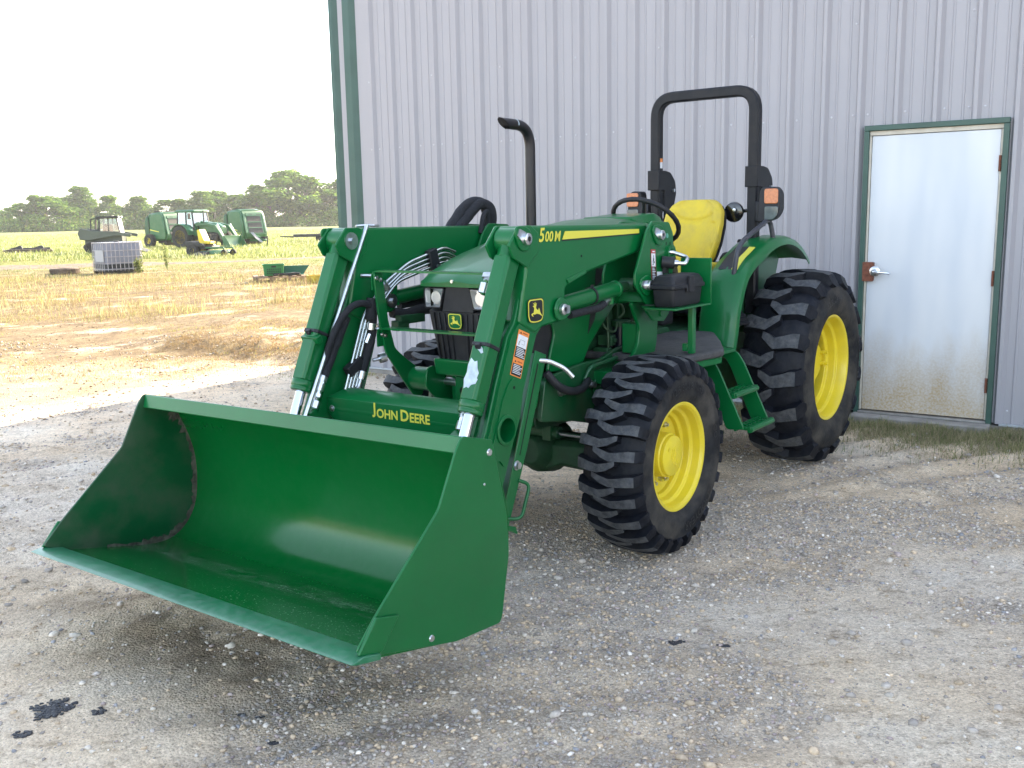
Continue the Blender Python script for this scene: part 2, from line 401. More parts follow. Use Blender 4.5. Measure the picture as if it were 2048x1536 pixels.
    # packed fines: small angular grains of many greys and tans
    for sc_, fac_ in ((150, .50), (62, .42)):
        v2 = N.new('ShaderNodeTexVoronoi'); v2.inputs['Scale'].default_value = sc_; L.new(geo.outputs['Position'], v2.inputs['Vector'])
        cc = ramp(v2.outputs['Color'], [(.08, (.50, .48, .48)), (.30, (.88, .87, .86)), (.6, (1.04, 1.04, 1.04)), (.85, (1.25, 1.25, 1.26))])
        dirt = mix(fac_, dirt, mix(1.0, dirt, cc, 'MULTIPLY'))
    dirt = mix(.85, dirt, ramp(noise(5.5, 9, .72, 47, 1.9), [(.34, (.56, .52, .47)), (.45, (.97, .96, .95)), (.6, (1.07, 1.07, 1.07))]), 'MULTIPLY')
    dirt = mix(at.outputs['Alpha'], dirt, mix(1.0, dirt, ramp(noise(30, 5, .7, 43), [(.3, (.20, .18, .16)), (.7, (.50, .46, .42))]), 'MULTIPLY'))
    gfac = N.new('ShaderNodeMath'); gfac.operation = 'MULTIPLY'; L.new(sp.outputs[0], gfac.inputs[0]); L.new(mrange(noise(9, 5, .7, 5), .36, .62, 0, .7), gfac.inputs[1])
    base = mix(gfac.outputs[0], dirt, vcol)
    # dry grass litter
    drc = ramp(noise(2.2, 9, .7, 9, .5), [(.30, (.090, .058, .030)), (.45, (.175, .122, .064)), (.58, (.26, .198, .108)), (.72, (.34, .285, .155)), (.85, (.23, .23, .10))])
    drf = mix(1.0, drc, ramp(noise(17, 8, .8, 13, .45), [(.32, (.30, .27, .24)), (.5, (.85, .83, .8)), (.62, (1.25, 1.25, 1.2))]), 'MULTIPLY')
    dm = N.new('ShaderNodeMath'); dm.operation = 'MULTIPLY'; L.new(sp.outputs[1], dm.inputs[0]); L.new(mrange(noise(.9, 8, .7, 17), .30, .46), dm.inputs[1])
    base = mix(dm.outputs[0], base, drf)
    grc = ramp(noise(.35, 9, .72, 21, .35), [(.30, (.13, .155, .042)), (.47, (.20, .225, .065)), (.60, (.28, .29, .095)), (.75, (.36, .33, .15))])
    grc = mix(1.0, grc, ramp(noise(7, 6, .75, 23), [(.3, (.6, .6, .55)), (.65, (1.12, 1.12, 1.1))]), 'MULTIPLY')
    base = mix(sp.outputs[2], base, grc)
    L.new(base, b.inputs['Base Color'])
    hsum = N.new('ShaderNodeMath'); hsum.operation = 'MULTIPLY_ADD'; L.new(vo.outputs['Distance'], hsum.inputs[0]); hsum.inputs[1].default_value = -.6; L.new(noise(38, 8, .75, 31), hsum.inputs[2])
    bp = N.new('ShaderNodeBump'); bp.inputs['Strength'].default_value = .9; bp.inputs['Distance'].default_value = .022
    L.new(hsum.outputs[0], bp.inputs['Height']); L.new(bp.outputs[0], b.inputs['Normal'])
    me.materials.append(m)
build_ground()

def cloud_mesh(name, V, F, C, mat_, label=None, smooth=False):
    """V (n,3), F (m,k) and one colour per vertex as ONE mesh"""
    me = bpy.data.meshes.new(name); k = F.shape[1]
    me.vertices.add(len(V)); me.vertices.foreach_set('co', V.astype(np.float32).ravel())
    me.loops.add(F.size); me.loops.foreach_set('vertex_index', F.astype(np.int32).ravel())
    me.polygons.add(len(F)); me.polygons.foreach_set('loop_start', np.arange(0, F.size, k, dtype=np.int32))
    if smooth: me.polygons.foreach_set('use_smooth', np.ones(len(F), bool))
    me.update(calc_edges=True)
    c4 = np.concatenate([C, np.ones((len(C), 1))], 1).astype(np.float32)
    a = me.color_attributes.new('tint', 'FLOAT_COLOR', 'POINT'); a.data.foreach_set('color', c4.ravel())
    me.materials.append(mat_); o = bpy.data.objects.new(name, me); COL.objects.link(o); o['kind'] = 'stuff'
    if label: o['label'] = label
    return o
# --- loose stones
def stones():
    bm = bmesh.new(); bmesh.ops.create_icosphere(bm, subdivisions=1, radius=1)
    bv = np.array([v.co[:] for v in bm.verts]); bf = np.array([[v.index for v in f.verts] for f in bm.faces]); bm.free()
    var = []
    for k in range(12):
        s = bv*(1+.34*rs.randn(len(bv), 1)*.6); s = s*np.array([1, rs.uniform(.6, .95), rs.uniform(.38, .7)]); var.append(s)
    var = np.array(var)
    P = []
    # density falls with distance as the picture does
    for (x0, x1, y0, y1, n, smin, smax) in [(-2.6, 2.6, 1.7, 3.6, 30000, .0035, .013), (-3.4, 3.8, 3.6, 5.6, 34000, .0045, .014), (-5.2, 5.2, 5.6, 9.5, 34000, .006, .016), (-7.5, -1.5, 9.5, 14, 6000, .008, .02)]:
        x = rs.uniform(x0, x1, n*2); y = rs.uniform(y0, y1, n*2); g = gravel_mask(x, y)
        wl = (x-2.833)*WIN.x+(y-7.803)*WIN.y
        keep = (rs.rand(n*2) < np.maximum(.09, g*.62))&((wl < -.35)|(x < -2))
        x, y = x[keep][:n], y[keep][:n]; sz = smin+(smax-smin)*rs.rand(len(x))**3.2
        P.append(np.stack([x, y, sz], 1))
    x = rs.uniform(-11, -1.2, 26000); y = rs.uniform(8, 20, 26000); sz_ = .004+.016*rs.rand(26000)**3; k_ = (rs.rand(26000) < -.25+1.2*fbm(x*.7, y*.7, 3, 151))&((x-2.833)*WIN.x+(y-7.803)*WIN.y < 3); k_ &= ((x-2.833)*WDIR.x+(y-7.803)*WDIR.y < -5.7)|((x-2.833)*WIN.x+(y-7.803)*WIN.y < -.3)
    P.append(np.stack([x[k_], y[k_], sz_[k_]], 1)); clod0 = sum(len(p) for p in P)-int(k_.sum()); clod1 = clod0+int(k_.sum())
    # a few bigger ones
    n = 420; x = rs.uniform(-4, 4, n); y = rs.uniform(2, 8, n); P.append(np.stack([x, y, rs.uniform(.014, .026, n)], 1))
    P = np.concatenate(P); n = len(P); z = ground_h(P[:, 0], P[:, 1])
    a = rs.uniform(0, 2*np.pi, n); c, s = np.cos(a), np.sin(a); pick = var[rs.randint(0, 12, n)]
    tl = rs.uniform(-.35, .35, n)
    px = pick[:, :, 0]*c[:, None]-pick[:, :, 1]*s[:, None]; py = pick[:, :, 0]*s[:, None]+pick[:, :, 1]*c[:, None]; pz = pick[:, :, 2]+px*tl[:, None]*.5
    V = np.stack([P[:, 0, None]+px*P[:, 2, None], P[:, 1, None]+py*P[:, 2, None], z[:, None]+P[:, 2, None]*(.18+pz)], -1).reshape(-1, 3)
    F = (bf[None]+np.arange(n)[:, None, None]*len(bv)).reshape(-1, 3)
    pal = np.array([(.43, .38, .335), (.52, .465, .40), (.31, .275, .245), (.50, .39, .275), (.62, .56, .49), (.37, .30, .28), (.48, .375, .265), (.74, .68, .61), (.28, .275, .285)])
    pi = rs.choice(len(pal), n, p=[.21, .13, .15, .18, .04, .09, .14, .01, .05])
    tint = pal[pi]*rs.uniform(.80, 1.32, (n, 1)); tint[clod0:clod1] = np.array([.24, .175, .11])*rs.uniform(.6, 1.6, (clod1-clod0, 1))
    C = np.repeat(tint, len(bv), 0)
    m = mat('stone', (1, 1, 1), .85, attr='tint', var=.2, vscale=60, spec=.3)
    cloud_mesh('gravel', V, F, C, m, 'loose grey and tan gravel on the dirt lot')
stones()

# --- black crumbs of asphalt pressed into the dirt
def crumbs():
    V = []; F = []
    bm = bmesh.new(); bmesh.ops.create_icosphere(bm, subdivisions=1, radius=1)
    bv = np.array([v.co[:] for v in bm.verts]); bf = np.array([[v.index for v in f.verts] for f in bm.faces]); bm.free()
    spots = [(-1.61, 3.15, .065, .075, 330), (-1.44, 3.13, .026, .026, 35), (-1.63, 2.98, .030, .024, 50), (.62, 3.60, .030, .024, 60), (.80, 3.56, .020, .014, 20), (-.95, 3.12, .014, .008, 12), (-.88, 3.09, .014, .008, 12), (-.79, 2.91, .018, .008, 16)]
    for cx, cy, ra, rb, n in spots:
        for k in range(n):
            q = math.sqrt(rs.rand()); t = rs.uniform(0, 6.28); x = cx+ra*q*math.cos(t)*(1+.3*math.sin(3*t)); y = cy+rb*q*math.sin(t)
            s = rs.uniform(.003, .0075); q *= rs.uniform(.6, 1.15); x = cx+ra*q*math.cos(t)*(1+.3*math.sin(3*t)); y = cy+rb*q*math.sin(t)
            vv = bv*(1+.2*rs.randn(len(bv), 1))*s*np.array([1.3, 1, .5]); zz = float(ground_h(x, y))+.002
            F.append(bf+len(V)*len(bv)); V.append(vv+np.array([x, y, zz]))
    V = np.concatenate(V); F = np.concatenate(F); C = np.tile([[.03, .03, .036]], (len(V), 1))
    cloud_mesh('asphalt_crumbs', V, F, C, mat('asphalt_crumb', (1, 1, 1), .5, attr='tint', spec=.5), 'black crumbs of asphalt pressed into the dirt')
crumbs()

# --- grass blades
def blades(name, P, hgt, k, wid, cols, label, lean=.45, spread=.06):
    """P (n,2) tuft positions, hgt (n,) heights, k blades each"""
    n = len(P); z = ground_h(P[:, 0], P[:, 1])
    N = n*k; bx = np.repeat(P[:, 0], k)+rs.randn(N)*spread; by = np.repeat(P[:, 1], k)+rs.randn(N)*spread; bz = np.repeat(z, k)-.01
    h = np.repeat(hgt, k)*rs.uniform(.45, 1.1, N); a = rs.uniform(0, 2*np.pi, N); l = rs.rand(N)*lean
    w = (np.repeat(wid, k) if np.ndim(wid) else wid)*rs.uniform(.6, 1.3, N)
    dx, dy = np.cos(a), np.sin(a); b2 = rs.uniform(0, 2*np.pi, N); ex, ey = np.cos(b2)*w, np.sin(b2)*w
    v0 = np.stack([bx-ex, by-ey, bz], 1); v1 = np.stack([bx+ex, by+ey, bz], 1)
    m0 = np.stack([bx+dx*l*h*.35-ex*.7, by+dy*l*h*.35-ey*.7, bz+h*.55], 1); m1 = np.stack([bx+dx*l*h*.35+ex*.7, by+dy*l*h*.35+ey*.7, bz+h*.55], 1)
    t = np.stack([bx+dx*l*h, by+dy*l*h, bz+h*(1-.3*l)], 1)
    V = np.stack([v0, v1, m0, m1, t], 1).reshape(-1, 3); o = np.arange(N)[:, None]*5
    F = np.concatenate([o+np.array([[0, 1, 3]]), o+np.array([[0, 3, 2]]), o+np.array([[2, 3, 4]])])
    cols = np.array(cols); ci = np.repeat(rs.randint(0, len(cols), n), k); C = np.repeat(cols[ci]*rs.uniform(.75, 1.25, (N, 1)), 5, 0)
    return cloud_mesh(name, V, F, C, leafmat('grass_blade'), label)
def leafmat(name, tr=.45):
    if name in MATS: return MATS[name]
    m = bpy.data.materials.new(name); m.use_nodes = True; N, L = nodes_of(m); N.clear()
    o = N.new('ShaderNodeOutputMaterial'); a = N.new('ShaderNodeAttribute'); a.attribute_name = 'tint'
    d = N.new('ShaderNodeBsdfDiffuse'); t = N.new('ShaderNodeBsdfTranslucent'); L.new(a.outputs['Color'], d.inputs[0]); L.new(a.outputs['Color'], t.inputs[0])
    mx = N.new('ShaderNodeMixShader'); mx.inputs[0].default_value = tr; L.new(d.outputs[0], mx.inputs[1]); L.new(t.outputs[0], mx.inputs[2]); L.new(mx.outputs[0], o.inputs[0])
    MATS[name] = m; return m
def fan(n, y0, y1, spread0=.55, spread1=.06, pw=1.0):
    """points in a wedge that covers the open field to the left, with room for a step aside"""
    y = y0+(y1-y0)*rs.rand(n)**pw; x = -y*spread0-4+(y*(spread0-.12)+9)*rs.rand(n); return np.stack([x, y], 1)
def clump(P, sc, th, seed):
    return P[fbm(P[:, 0]*sc, P[:, 1]*sc, 3, seed) > th]
DRY = [(.31, .24, .125), (.37, .30, .17), (.25, .18, .10), (.29, .26, .12)]
FRESH = [(.16, .195, .065), (.22, .245, .09), (.28, .28, .13), (.13, .17, .06)]
def outside(P):
    s = (P[:, 0]-2.833)*WDIR.x+(P[:, 1]-7.803)*WDIR.y; d = (P[:, 0]-2.833)*WIN.x+(P[:, 1]-7.803)*WIN.y
    return P[(s < -5.9)|(d < -.1)]
P = fan(90000, 9.5, 24, .62, .10, .8); P = outside(P); P = P[(P[:, 1] > 10.2+.0*P[:, 0])]; P = P[rs.rand(len(P)) < .9*sstep(.40, .62, fbm(P[:, 0]*.55, P[:, 1]*.55, 3, 101))]; blades('sparse_dry_grass', P, rs.uniform(.015, .06, len(P)), 5, .003, DRY+[(.30, .21, .12), (.36, .38, .12)], 'short sparse dry grass on the sunlit dirt', 1.2, .07)
P = outside(clump(fan(26000, 17, 31, .60), .28, .45, 111)); P = P[rs.rand(len(P)) < -.15+1.5*fbm(P[:, 0]*1.1, P[:, 1]*1.1, 2, 131)]; blades('dry_grass', P, .04+.26*rs.rand(len(P))**2.6, 6, .0045, DRY+[(.50, .46, .24), (.36, .38, .13), (.30, .24, .13)], 'straw coloured dry grass between the lot and the field', 1.0, .13)
P = outside(fan(14000, 27, 50, .60)); blades('mown_grass', P, rs.uniform(.02, .09, len(P)), 4, .010, FRESH+DRY[:2], 'short yellow green grass of the mown strip', .8, .2)
P = outside(fan(60000, 45, 150, .62, pw=1.5)); t_ = fbm(P[:, 0]*.10, P[:, 1]*.22, 3, 141); P = P[rs.rand(len(P)) < -.1+1.4*t_]; blades('meadow_grass', P, .05+.30*rs.rand(len(P))**1.8, 4, .016, FRESH+[(.42, .42, .16), (.52, .52, .32), (.26, .32, .10)], 'tall yellow green meadow grass beyond the track', .9, .4)
n = 3600; a_ = rs.uniform(-4.6, -1.6, n); b_ = 11.9-.62*(a_+3.2)+rs.randn(n)*.45+.35; P = outside(np.stack([a_, b_], 1)); blades('bank_grass', P, rs.uniform(.012, .055, len(P)), 4, .0028, DRY[:1]+[(.30, .22, .11)]+[(.24, .16, .09), (.20, .14, .08)], 'dry grass and roots on the low earth bank by the building corner', 1.3, .05)
# strip along the wall, between the tyre and the door sill
n = 15000; s = rs.uniform(-3.2, 3.4, n); d = -np.abs(rs.randn(n))*.48-.03; keep = (d > -1.5)&(rs.rand(n) < np.clip((s+3.2)/2.2, .08, 1)); keep &= ~((d > -.26)&(s > -.05)&(s < 1.0)&(rs.rand(n) < .8)); s, d = s[keep], d[keep]
P = np.stack([2.833+s*WDIR.x+d*WIN.x, 7.803+s*WDIR.y+d*WIN.y], 1)
blades('wall_grass', P, rs.uniform(.02, .10, len(P)), 6, .0022, [(.26, .26, .13), (.36, .32, .19), (.42, .36, .24), (.20, .23, .10)], 'matted half dry grass along the foot of the wall', 1.1, .035)

# --- gravel track through the field
def track():
    cl = [(-30, 37.8), (-20, 38.5), (-13, 40.0), (-9.5, 42.5), (-6.5, 46), (-3.5, 52), (-.5, 60)]; pts = smooth_path([(a, b, 0) for a, b in cl], 12); mb = MB(); L_ = []; R_ = []
    pts = [p for p in pts]
    for i, p in enumerate(pts):
        d = (pts[min(i+1, len(pts)-1)]-pts[max(i-1, 0)]).normalized(); nr = Vector((-d.y, d.x, 0)); w = (2.6 if p.x < -14 else 1.0)*(1+.12*math.sin(i*1.7))
        row = []
        for k in range(7):
            q = p+nr*w*(k/3-1); row.append((q.x, q.y, float(ground_h(q.x, q.y))-.012+.04*(1-abs(k/3-1)**3)))
        L_.append(row)
    mb.loft(L_, False, False)
    m = mat('track_gravel', (.17, .13, .10), .9, var=.45, vscale=3.0, bump=.6, bscale=14, spec=.2)
    o = mb.build('gravel_track', m); o['kind'] = 'structure'
track()

# ------------------------------------------------------------------ the metal building
def building():
    rz = math.atan2(WDIR.y, WDIR.x)
    B = empty('metal_building', (2.833, 7.803, 0), rz, 'large pale metal building with ribbed walls, green trim and a white door', 'building')
    SIDE = mat('lilac_grey_steel_siding', (.322, .315, .340), .42, 0, 0, var=.03, vscale=.8, dust=.06, dscale=2.5, dustcol=(.36, .33, .33), bump=.02, bscale=220)
    TRIM = mat('dark_green_trim', (.030, .078, .062), .40, var=.12, vscale=4, dust=.18, dscale=6, dustcol=(.10, .14, .12))
    S0, S1, EAVE, RIDGE = -5.43, 16.0, 5.0, 5.2
    def top(s): return EAVE+.16*(s+6) if s < RIDGE else EAVE+.16*(RIDGE+6)-.16*(s-RIDGE)
    prof = [(S0, 0)]; pitch = .2766; c0 = -5.079+.002
    k = 0
    while True:
        c = c0+k*pitch
        if c > S1-.2: break
        prof += [(c-.036, 0), (c-.018, -.036), (c+.008, -.036), (c+.034, 0)]
        for q in (.33, .66):
            e = c+pitch*q; prof += [(e-.011, 0), (e-.005, -.006), (e+.005, -.006), (e+.011, 0)]
        k += 1
    prof.append((S1, 0))
    DL, DR, DT = -.045, .955, 2.275
    def yat(s):
        for (a, ya), (b, yb) in zip(prof, prof[1:]):
            if a <= s <= b: return ya+(yb-ya)*(s-a)/(b-a+1e-9)
        return 0
    P2 = sorted(prof+[(DL, yat(DL)), (DR, yat(DR)), (RIDGE, yat(RIDGE))])
    mb = MB()
    for (a, ya), (b, yb) in zip(P2, P2[1:]):
        if b-a < 1e-5: continue
        z0 = DT if (a >= DL-1e-4 and b <= DR+1e-4) else .03
        mb.add([(a, ya, z0), (b, yb, z0), (b, yb, top(b)), (a, ya, top(a))], [(0, 1, 2, 3)])
    # side wall along the left, back wall, right wall
    mb.add([(-5.56, .02, 0), (-5.56, 22, 0), (-5.56, 22, top(-5.56)), (-5.56, .02, top(-5.56))], [(0, 1, 2, 3)])
    mb.add([(-5.56, 22, 0), (S1, 22, 0), (S1, 22, top(S1)), (RIDGE, 22, top(RIDGE)), (-5.56, 22, top(-5.56))], [(0, 1, 2, 3, 4)])
    mb.add([(S1, .0, 0), (S1, 22, 0), (S1, 22, top(S1)), (S1, .0, top(S1))], [(0, 1, 2, 3)])
    # screw heads are part of the sheet
    mb.mi(1)
    def screw(s, z, r=.0062):
        y = yat(s); rings = []
        for a, q in ((0, 1.35), (.002, 1.3), (.003, .8), (.006, .75), (.0075, .3)):
            rings.append([(s+r*q*math.cos(t*math.pi/4), y-a, z+r*q*math.sin(t*math.pi/4)) for t in range(8)])
        mb.loft(rings)
    for i in range(k):
        c = c0+i*pitch
        for z in (2.365, .13, 4.1):
            for s in ([c+.055] if i % 3 else [c+.055, c-.055]):
                if DL-.03 < s < DR+.03 and z < 2.3: continue
                screw(s, z+.006*math.sin(i*7))
        if i % 3 == 0:
            for z in (3.05, 1.65, .95):
                if not (DL-.1 < c < DR+.1 and z < 2.3): screw(c-.055, z)
    mb.build('wall', [SIDE, mat('grey_screw_paint', (.50, .50, .54), .35)], B, smooth=0, recalc=False)
    # corner trim: two folded green strips with a pale strip between
    H = top(-5.5)
    def strip(a, b, y, z1=H): return [(a, .03), (a+.004, -y), (b-.055, -y), (b, -.002), (b, .03)]
    mb = MB(); mb.prism([(x, y) for x, y in strip(-5.630, -5.528, .040)], 0.0, H, 'z'); mb.build('corner_trim', TRIM, B, smooth=0)
    mb = MB(); mb.prism([(x, y) for x, y in strip(-5.432, -5.285, .042)], 0.0, H, 'z'); mb.build('corner_trim', TRIM, B, smooth=0)
    mb = MB(); mb.box(-5.528, -5.432, -.006, .03, .03, H); mb.build('corner_panel', SIDE, B, smooth=0)
    # base flashing and slab
    mb = MB(); mb.box(DR+.06, S1, -.030, -.002, .012, .03); mb.box(-5.28, DL-.06, -.030, -.002, .012, .03); mb.build('base_flashing', mat('pale_flashing', (.40, .42, .44), .5), B, bevel=.003)
    mb = MB(); mb.box(-5.5, S1-.02, -.020, .4, -.25, .012); mb.build('slab_edge', mat('concrete', (.27, .25, .225), .9, var=.25, vscale=7, bump=.3, bscale=50), B, bevel=.01)
    # roof with an overhanging eave
    RF = mat('roof_steel', (.33, .34, .35), .4)
    mb = MB()
    for a, b in ((-6.05, RIDGE), (RIDGE, S1+.4)):
        za = EAVE+.16*(a+6) if a < RIDGE else top(RIDGE); zb = top(RIDGE) if a < RIDGE else top(S1+.4)
        mb.loft([[(a, -.06, za+.02), (b, -.06, zb+.02), (b, -.06, zb+.10), (a, -.06, za+.10)], [(a, 22.2, za+.02), (b, 22.2, zb+.02), (b, 22.2, zb+.10), (a, 22.2, za+.10)]])
    mb.build('roof', RF, B, smooth=0)
    # door frame, door, hinges, lock
    JAMB = mat('weathered_white_jamb', (.55, .52, .45), .5, var=.12, vscale=14, dust=.25, dscale=9, dustcol=(.32, .22, .13))
    mb = MB()
    mb.box(-.050, -.012, -.052, .06, .012, 2.236); mb.box(.926, .964, -.052, .06, .012, 2.236); mb.box(-.050, .964, -.054, .06, 2.238, 2.278)
    fr = mb.build('door_frame', TRIM, B, bevel=.003)
    mb = MB(); mb.box(-.0115, .003, -.030, .05, .05, 2.20); mb.box(.911, .9255, -.030, .05, .05, 2.20); mb.box(-.0115, .9255, -.028, .05, 2.203, 2.2365)
    mb.build('jamb', JAMB, fr, bevel=.002)
    mb = MB(); mb.box(-.05, .965, -.19, .25, -.2, .028); mb.build('door_sill', MATS['concrete'], B, bevel=.012)
    mb = MB(); mb.box(-.012, .927, -.075, .05, .029, .046); mb.build('threshold', mat('aluminium_threshold', (.35, .34, .33), .4, .8, var=.2, vscale=20), B, bevel=.003)
    mb = MB(); mb.box(.006, .908, -.018, .028, .052, 2.199)
    # door paint: white, rust-stained towards the foot
    dm = bpy.data.materials.new('white_door_paint'); dm.use_nodes = True; N, L = nodes_of(dm); b = N['Principled BSDF']; b.inputs['Roughness'].default_value = .32
    tc = N.new('ShaderNodeTexCoord'); sx = N.new('ShaderNodeSeparateXYZ'); L.new(tc.outputs['Object'], sx.inputs[0])
    mp = N.new('ShaderNodeMapping'); mp.inputs['Scale'].default_value = (1, 1, .35); L.new(tc.outputs['Object'], mp.inputs[0])
    n1 = N.new('ShaderNodeTexNoise'); n1.inputs['Scale'].default_value = 5.5; n1.inputs['Detail'].default_value = 5; L.new(mp.outputs[0], n1.inputs['Vector'])
    n2 = N.new('ShaderNodeTexNoise'); n2.inputs['Scale'].default_value = 70; n2.inputs['Detail'].default_value = 4; L.new(tc.outputs['Object'], n2.inputs['Vector'])
    h = N.new('ShaderNodeMath'); h.operation = 'MULTIPLY_ADD'; L.new(n1.outputs[0], h.inputs[0]); h.inputs[1].default_value = -.75; L.new(sx.outputs[2], h.inputs[2])
    mr = N.new('ShaderNodeMapRange'); L.new(h.outputs[0], mr.inputs[0]); mr.inputs[1].default_value = -.26; mr.inputs[2].default_value = .34; mr.inputs[3].default_value = 1; mr.inputs[4].default_value = 0
    mm = N.new('ShaderNodeMath'); mm.operation = 'MULTIPLY'; L.new(mr.outputs[0], mm.inputs[0]); q = N.new('ShaderNodeMapRange'); L.new(n2.outputs[0], q.inputs[0]); q.inputs[1].default_value = .3; q.inputs[2].default_value = .65; q.inputs[3].default_value = .45; q.inputs[4].default_value = .9; L.new(q.outputs[0], mm.inputs[1])
    w1 = N.new('ShaderNodeMix'); w1.data_type = 'RGBA'; w1.inputs[6].default_value = (.53, .57, .62, 1); w1.inputs[7].default_value = (.64, .66, .68, 1)
    n3 = N.new('ShaderNodeTexNoise'); n3.inputs['Scale'].default_value = 4; mp2 = N.new('ShaderNodeMapping'); mp2.inputs['Scale'].default_value = (1, 1, .18); L.new(tc.outputs['Object'], mp2.inputs[0]); L.new(mp2.outputs[0], n3.inputs['Vector'])
    q3 = N.new('ShaderNodeMapRange'); L.new(n3.outputs[0], q3.inputs[0]); q3.inputs[1].default_value = .35; q3.inputs[2].default_value = .65; L.new(q3.outputs[0], w1.inputs[0])
    st = N.new('ShaderNodeMix'); st.data_type = 'RGBA'; L.new(mm.outputs[0], st.inputs[0]); L.new(w1.outputs[2], st.inputs[6]); st.inputs[7].default_value = (.40, .285, .14, 1)
    L.new(st.outputs[2], b.inputs['Base Color'])
    door = mb.build('door', dm, B, bevel=.003)
    RUST = mat('rusty_steel', (.16, .055, .030), .75, var=.4, vscale=50, bump=.3, bscale=120)
    for z in (1.955, 1.12, .315):
        mb = MB(); mb.box(.903, .926, -.030, -.0205, z-.057, z+.057); mb.cyl((.913, -.035, z-.057), (.913, -.035, z+.057), .008, 10); mb.build('hinge', RUST, door, bevel=.001)
    mb = MB(); mb.box(-.022, .062, -.0560, -.0535, 1.085, 1.235); mb.box(-.022, .062, -.0535, -.019, 1.09, 1.23)
    for dx in (-.008, .046):
        for z in (1.10, 1.22): mb.cyl((dx, -.0565, z), (dx, -.060, z), .006, 8)
    mb.build('latch_guard', RUST, door, bevel=.001)
    mb = MB(); mb.lathe((.075, -.056, 1.163), (0, -1, 0), [(0, .0), (0, .040), (.008, .040), (.014, .032), (.016, .018), (.040, .015), (.040, 0)], 24)
    mb.tube(fillet([(.075, -.095, 1.163), (.075, -.108, 1.163), (.10, -.112, 1.160), (.195, -.108, 1.152)], .02), [.012, .012, .012, .012, .012, .012, .012, .011, .011, .011, .011, .011, .010, .010][:14], 10)
    mb.cyl((.075, -.090, 1.163), (.075, -.112, 1.163), .016, 14)
    mb.build('handle', ZINC, door)
building()

# ------------------------------------------------------------------ the loader tractor: x forward, y to its left, z up; origin under the rear axle
TR = empty('loader_tractor', (1.4582, 6.7997, 0.0), math.atan2(-.79605, -.60523),
           'large green tractor with a wide front loader bucket, parked in shade beside the metal building', 'tractor')

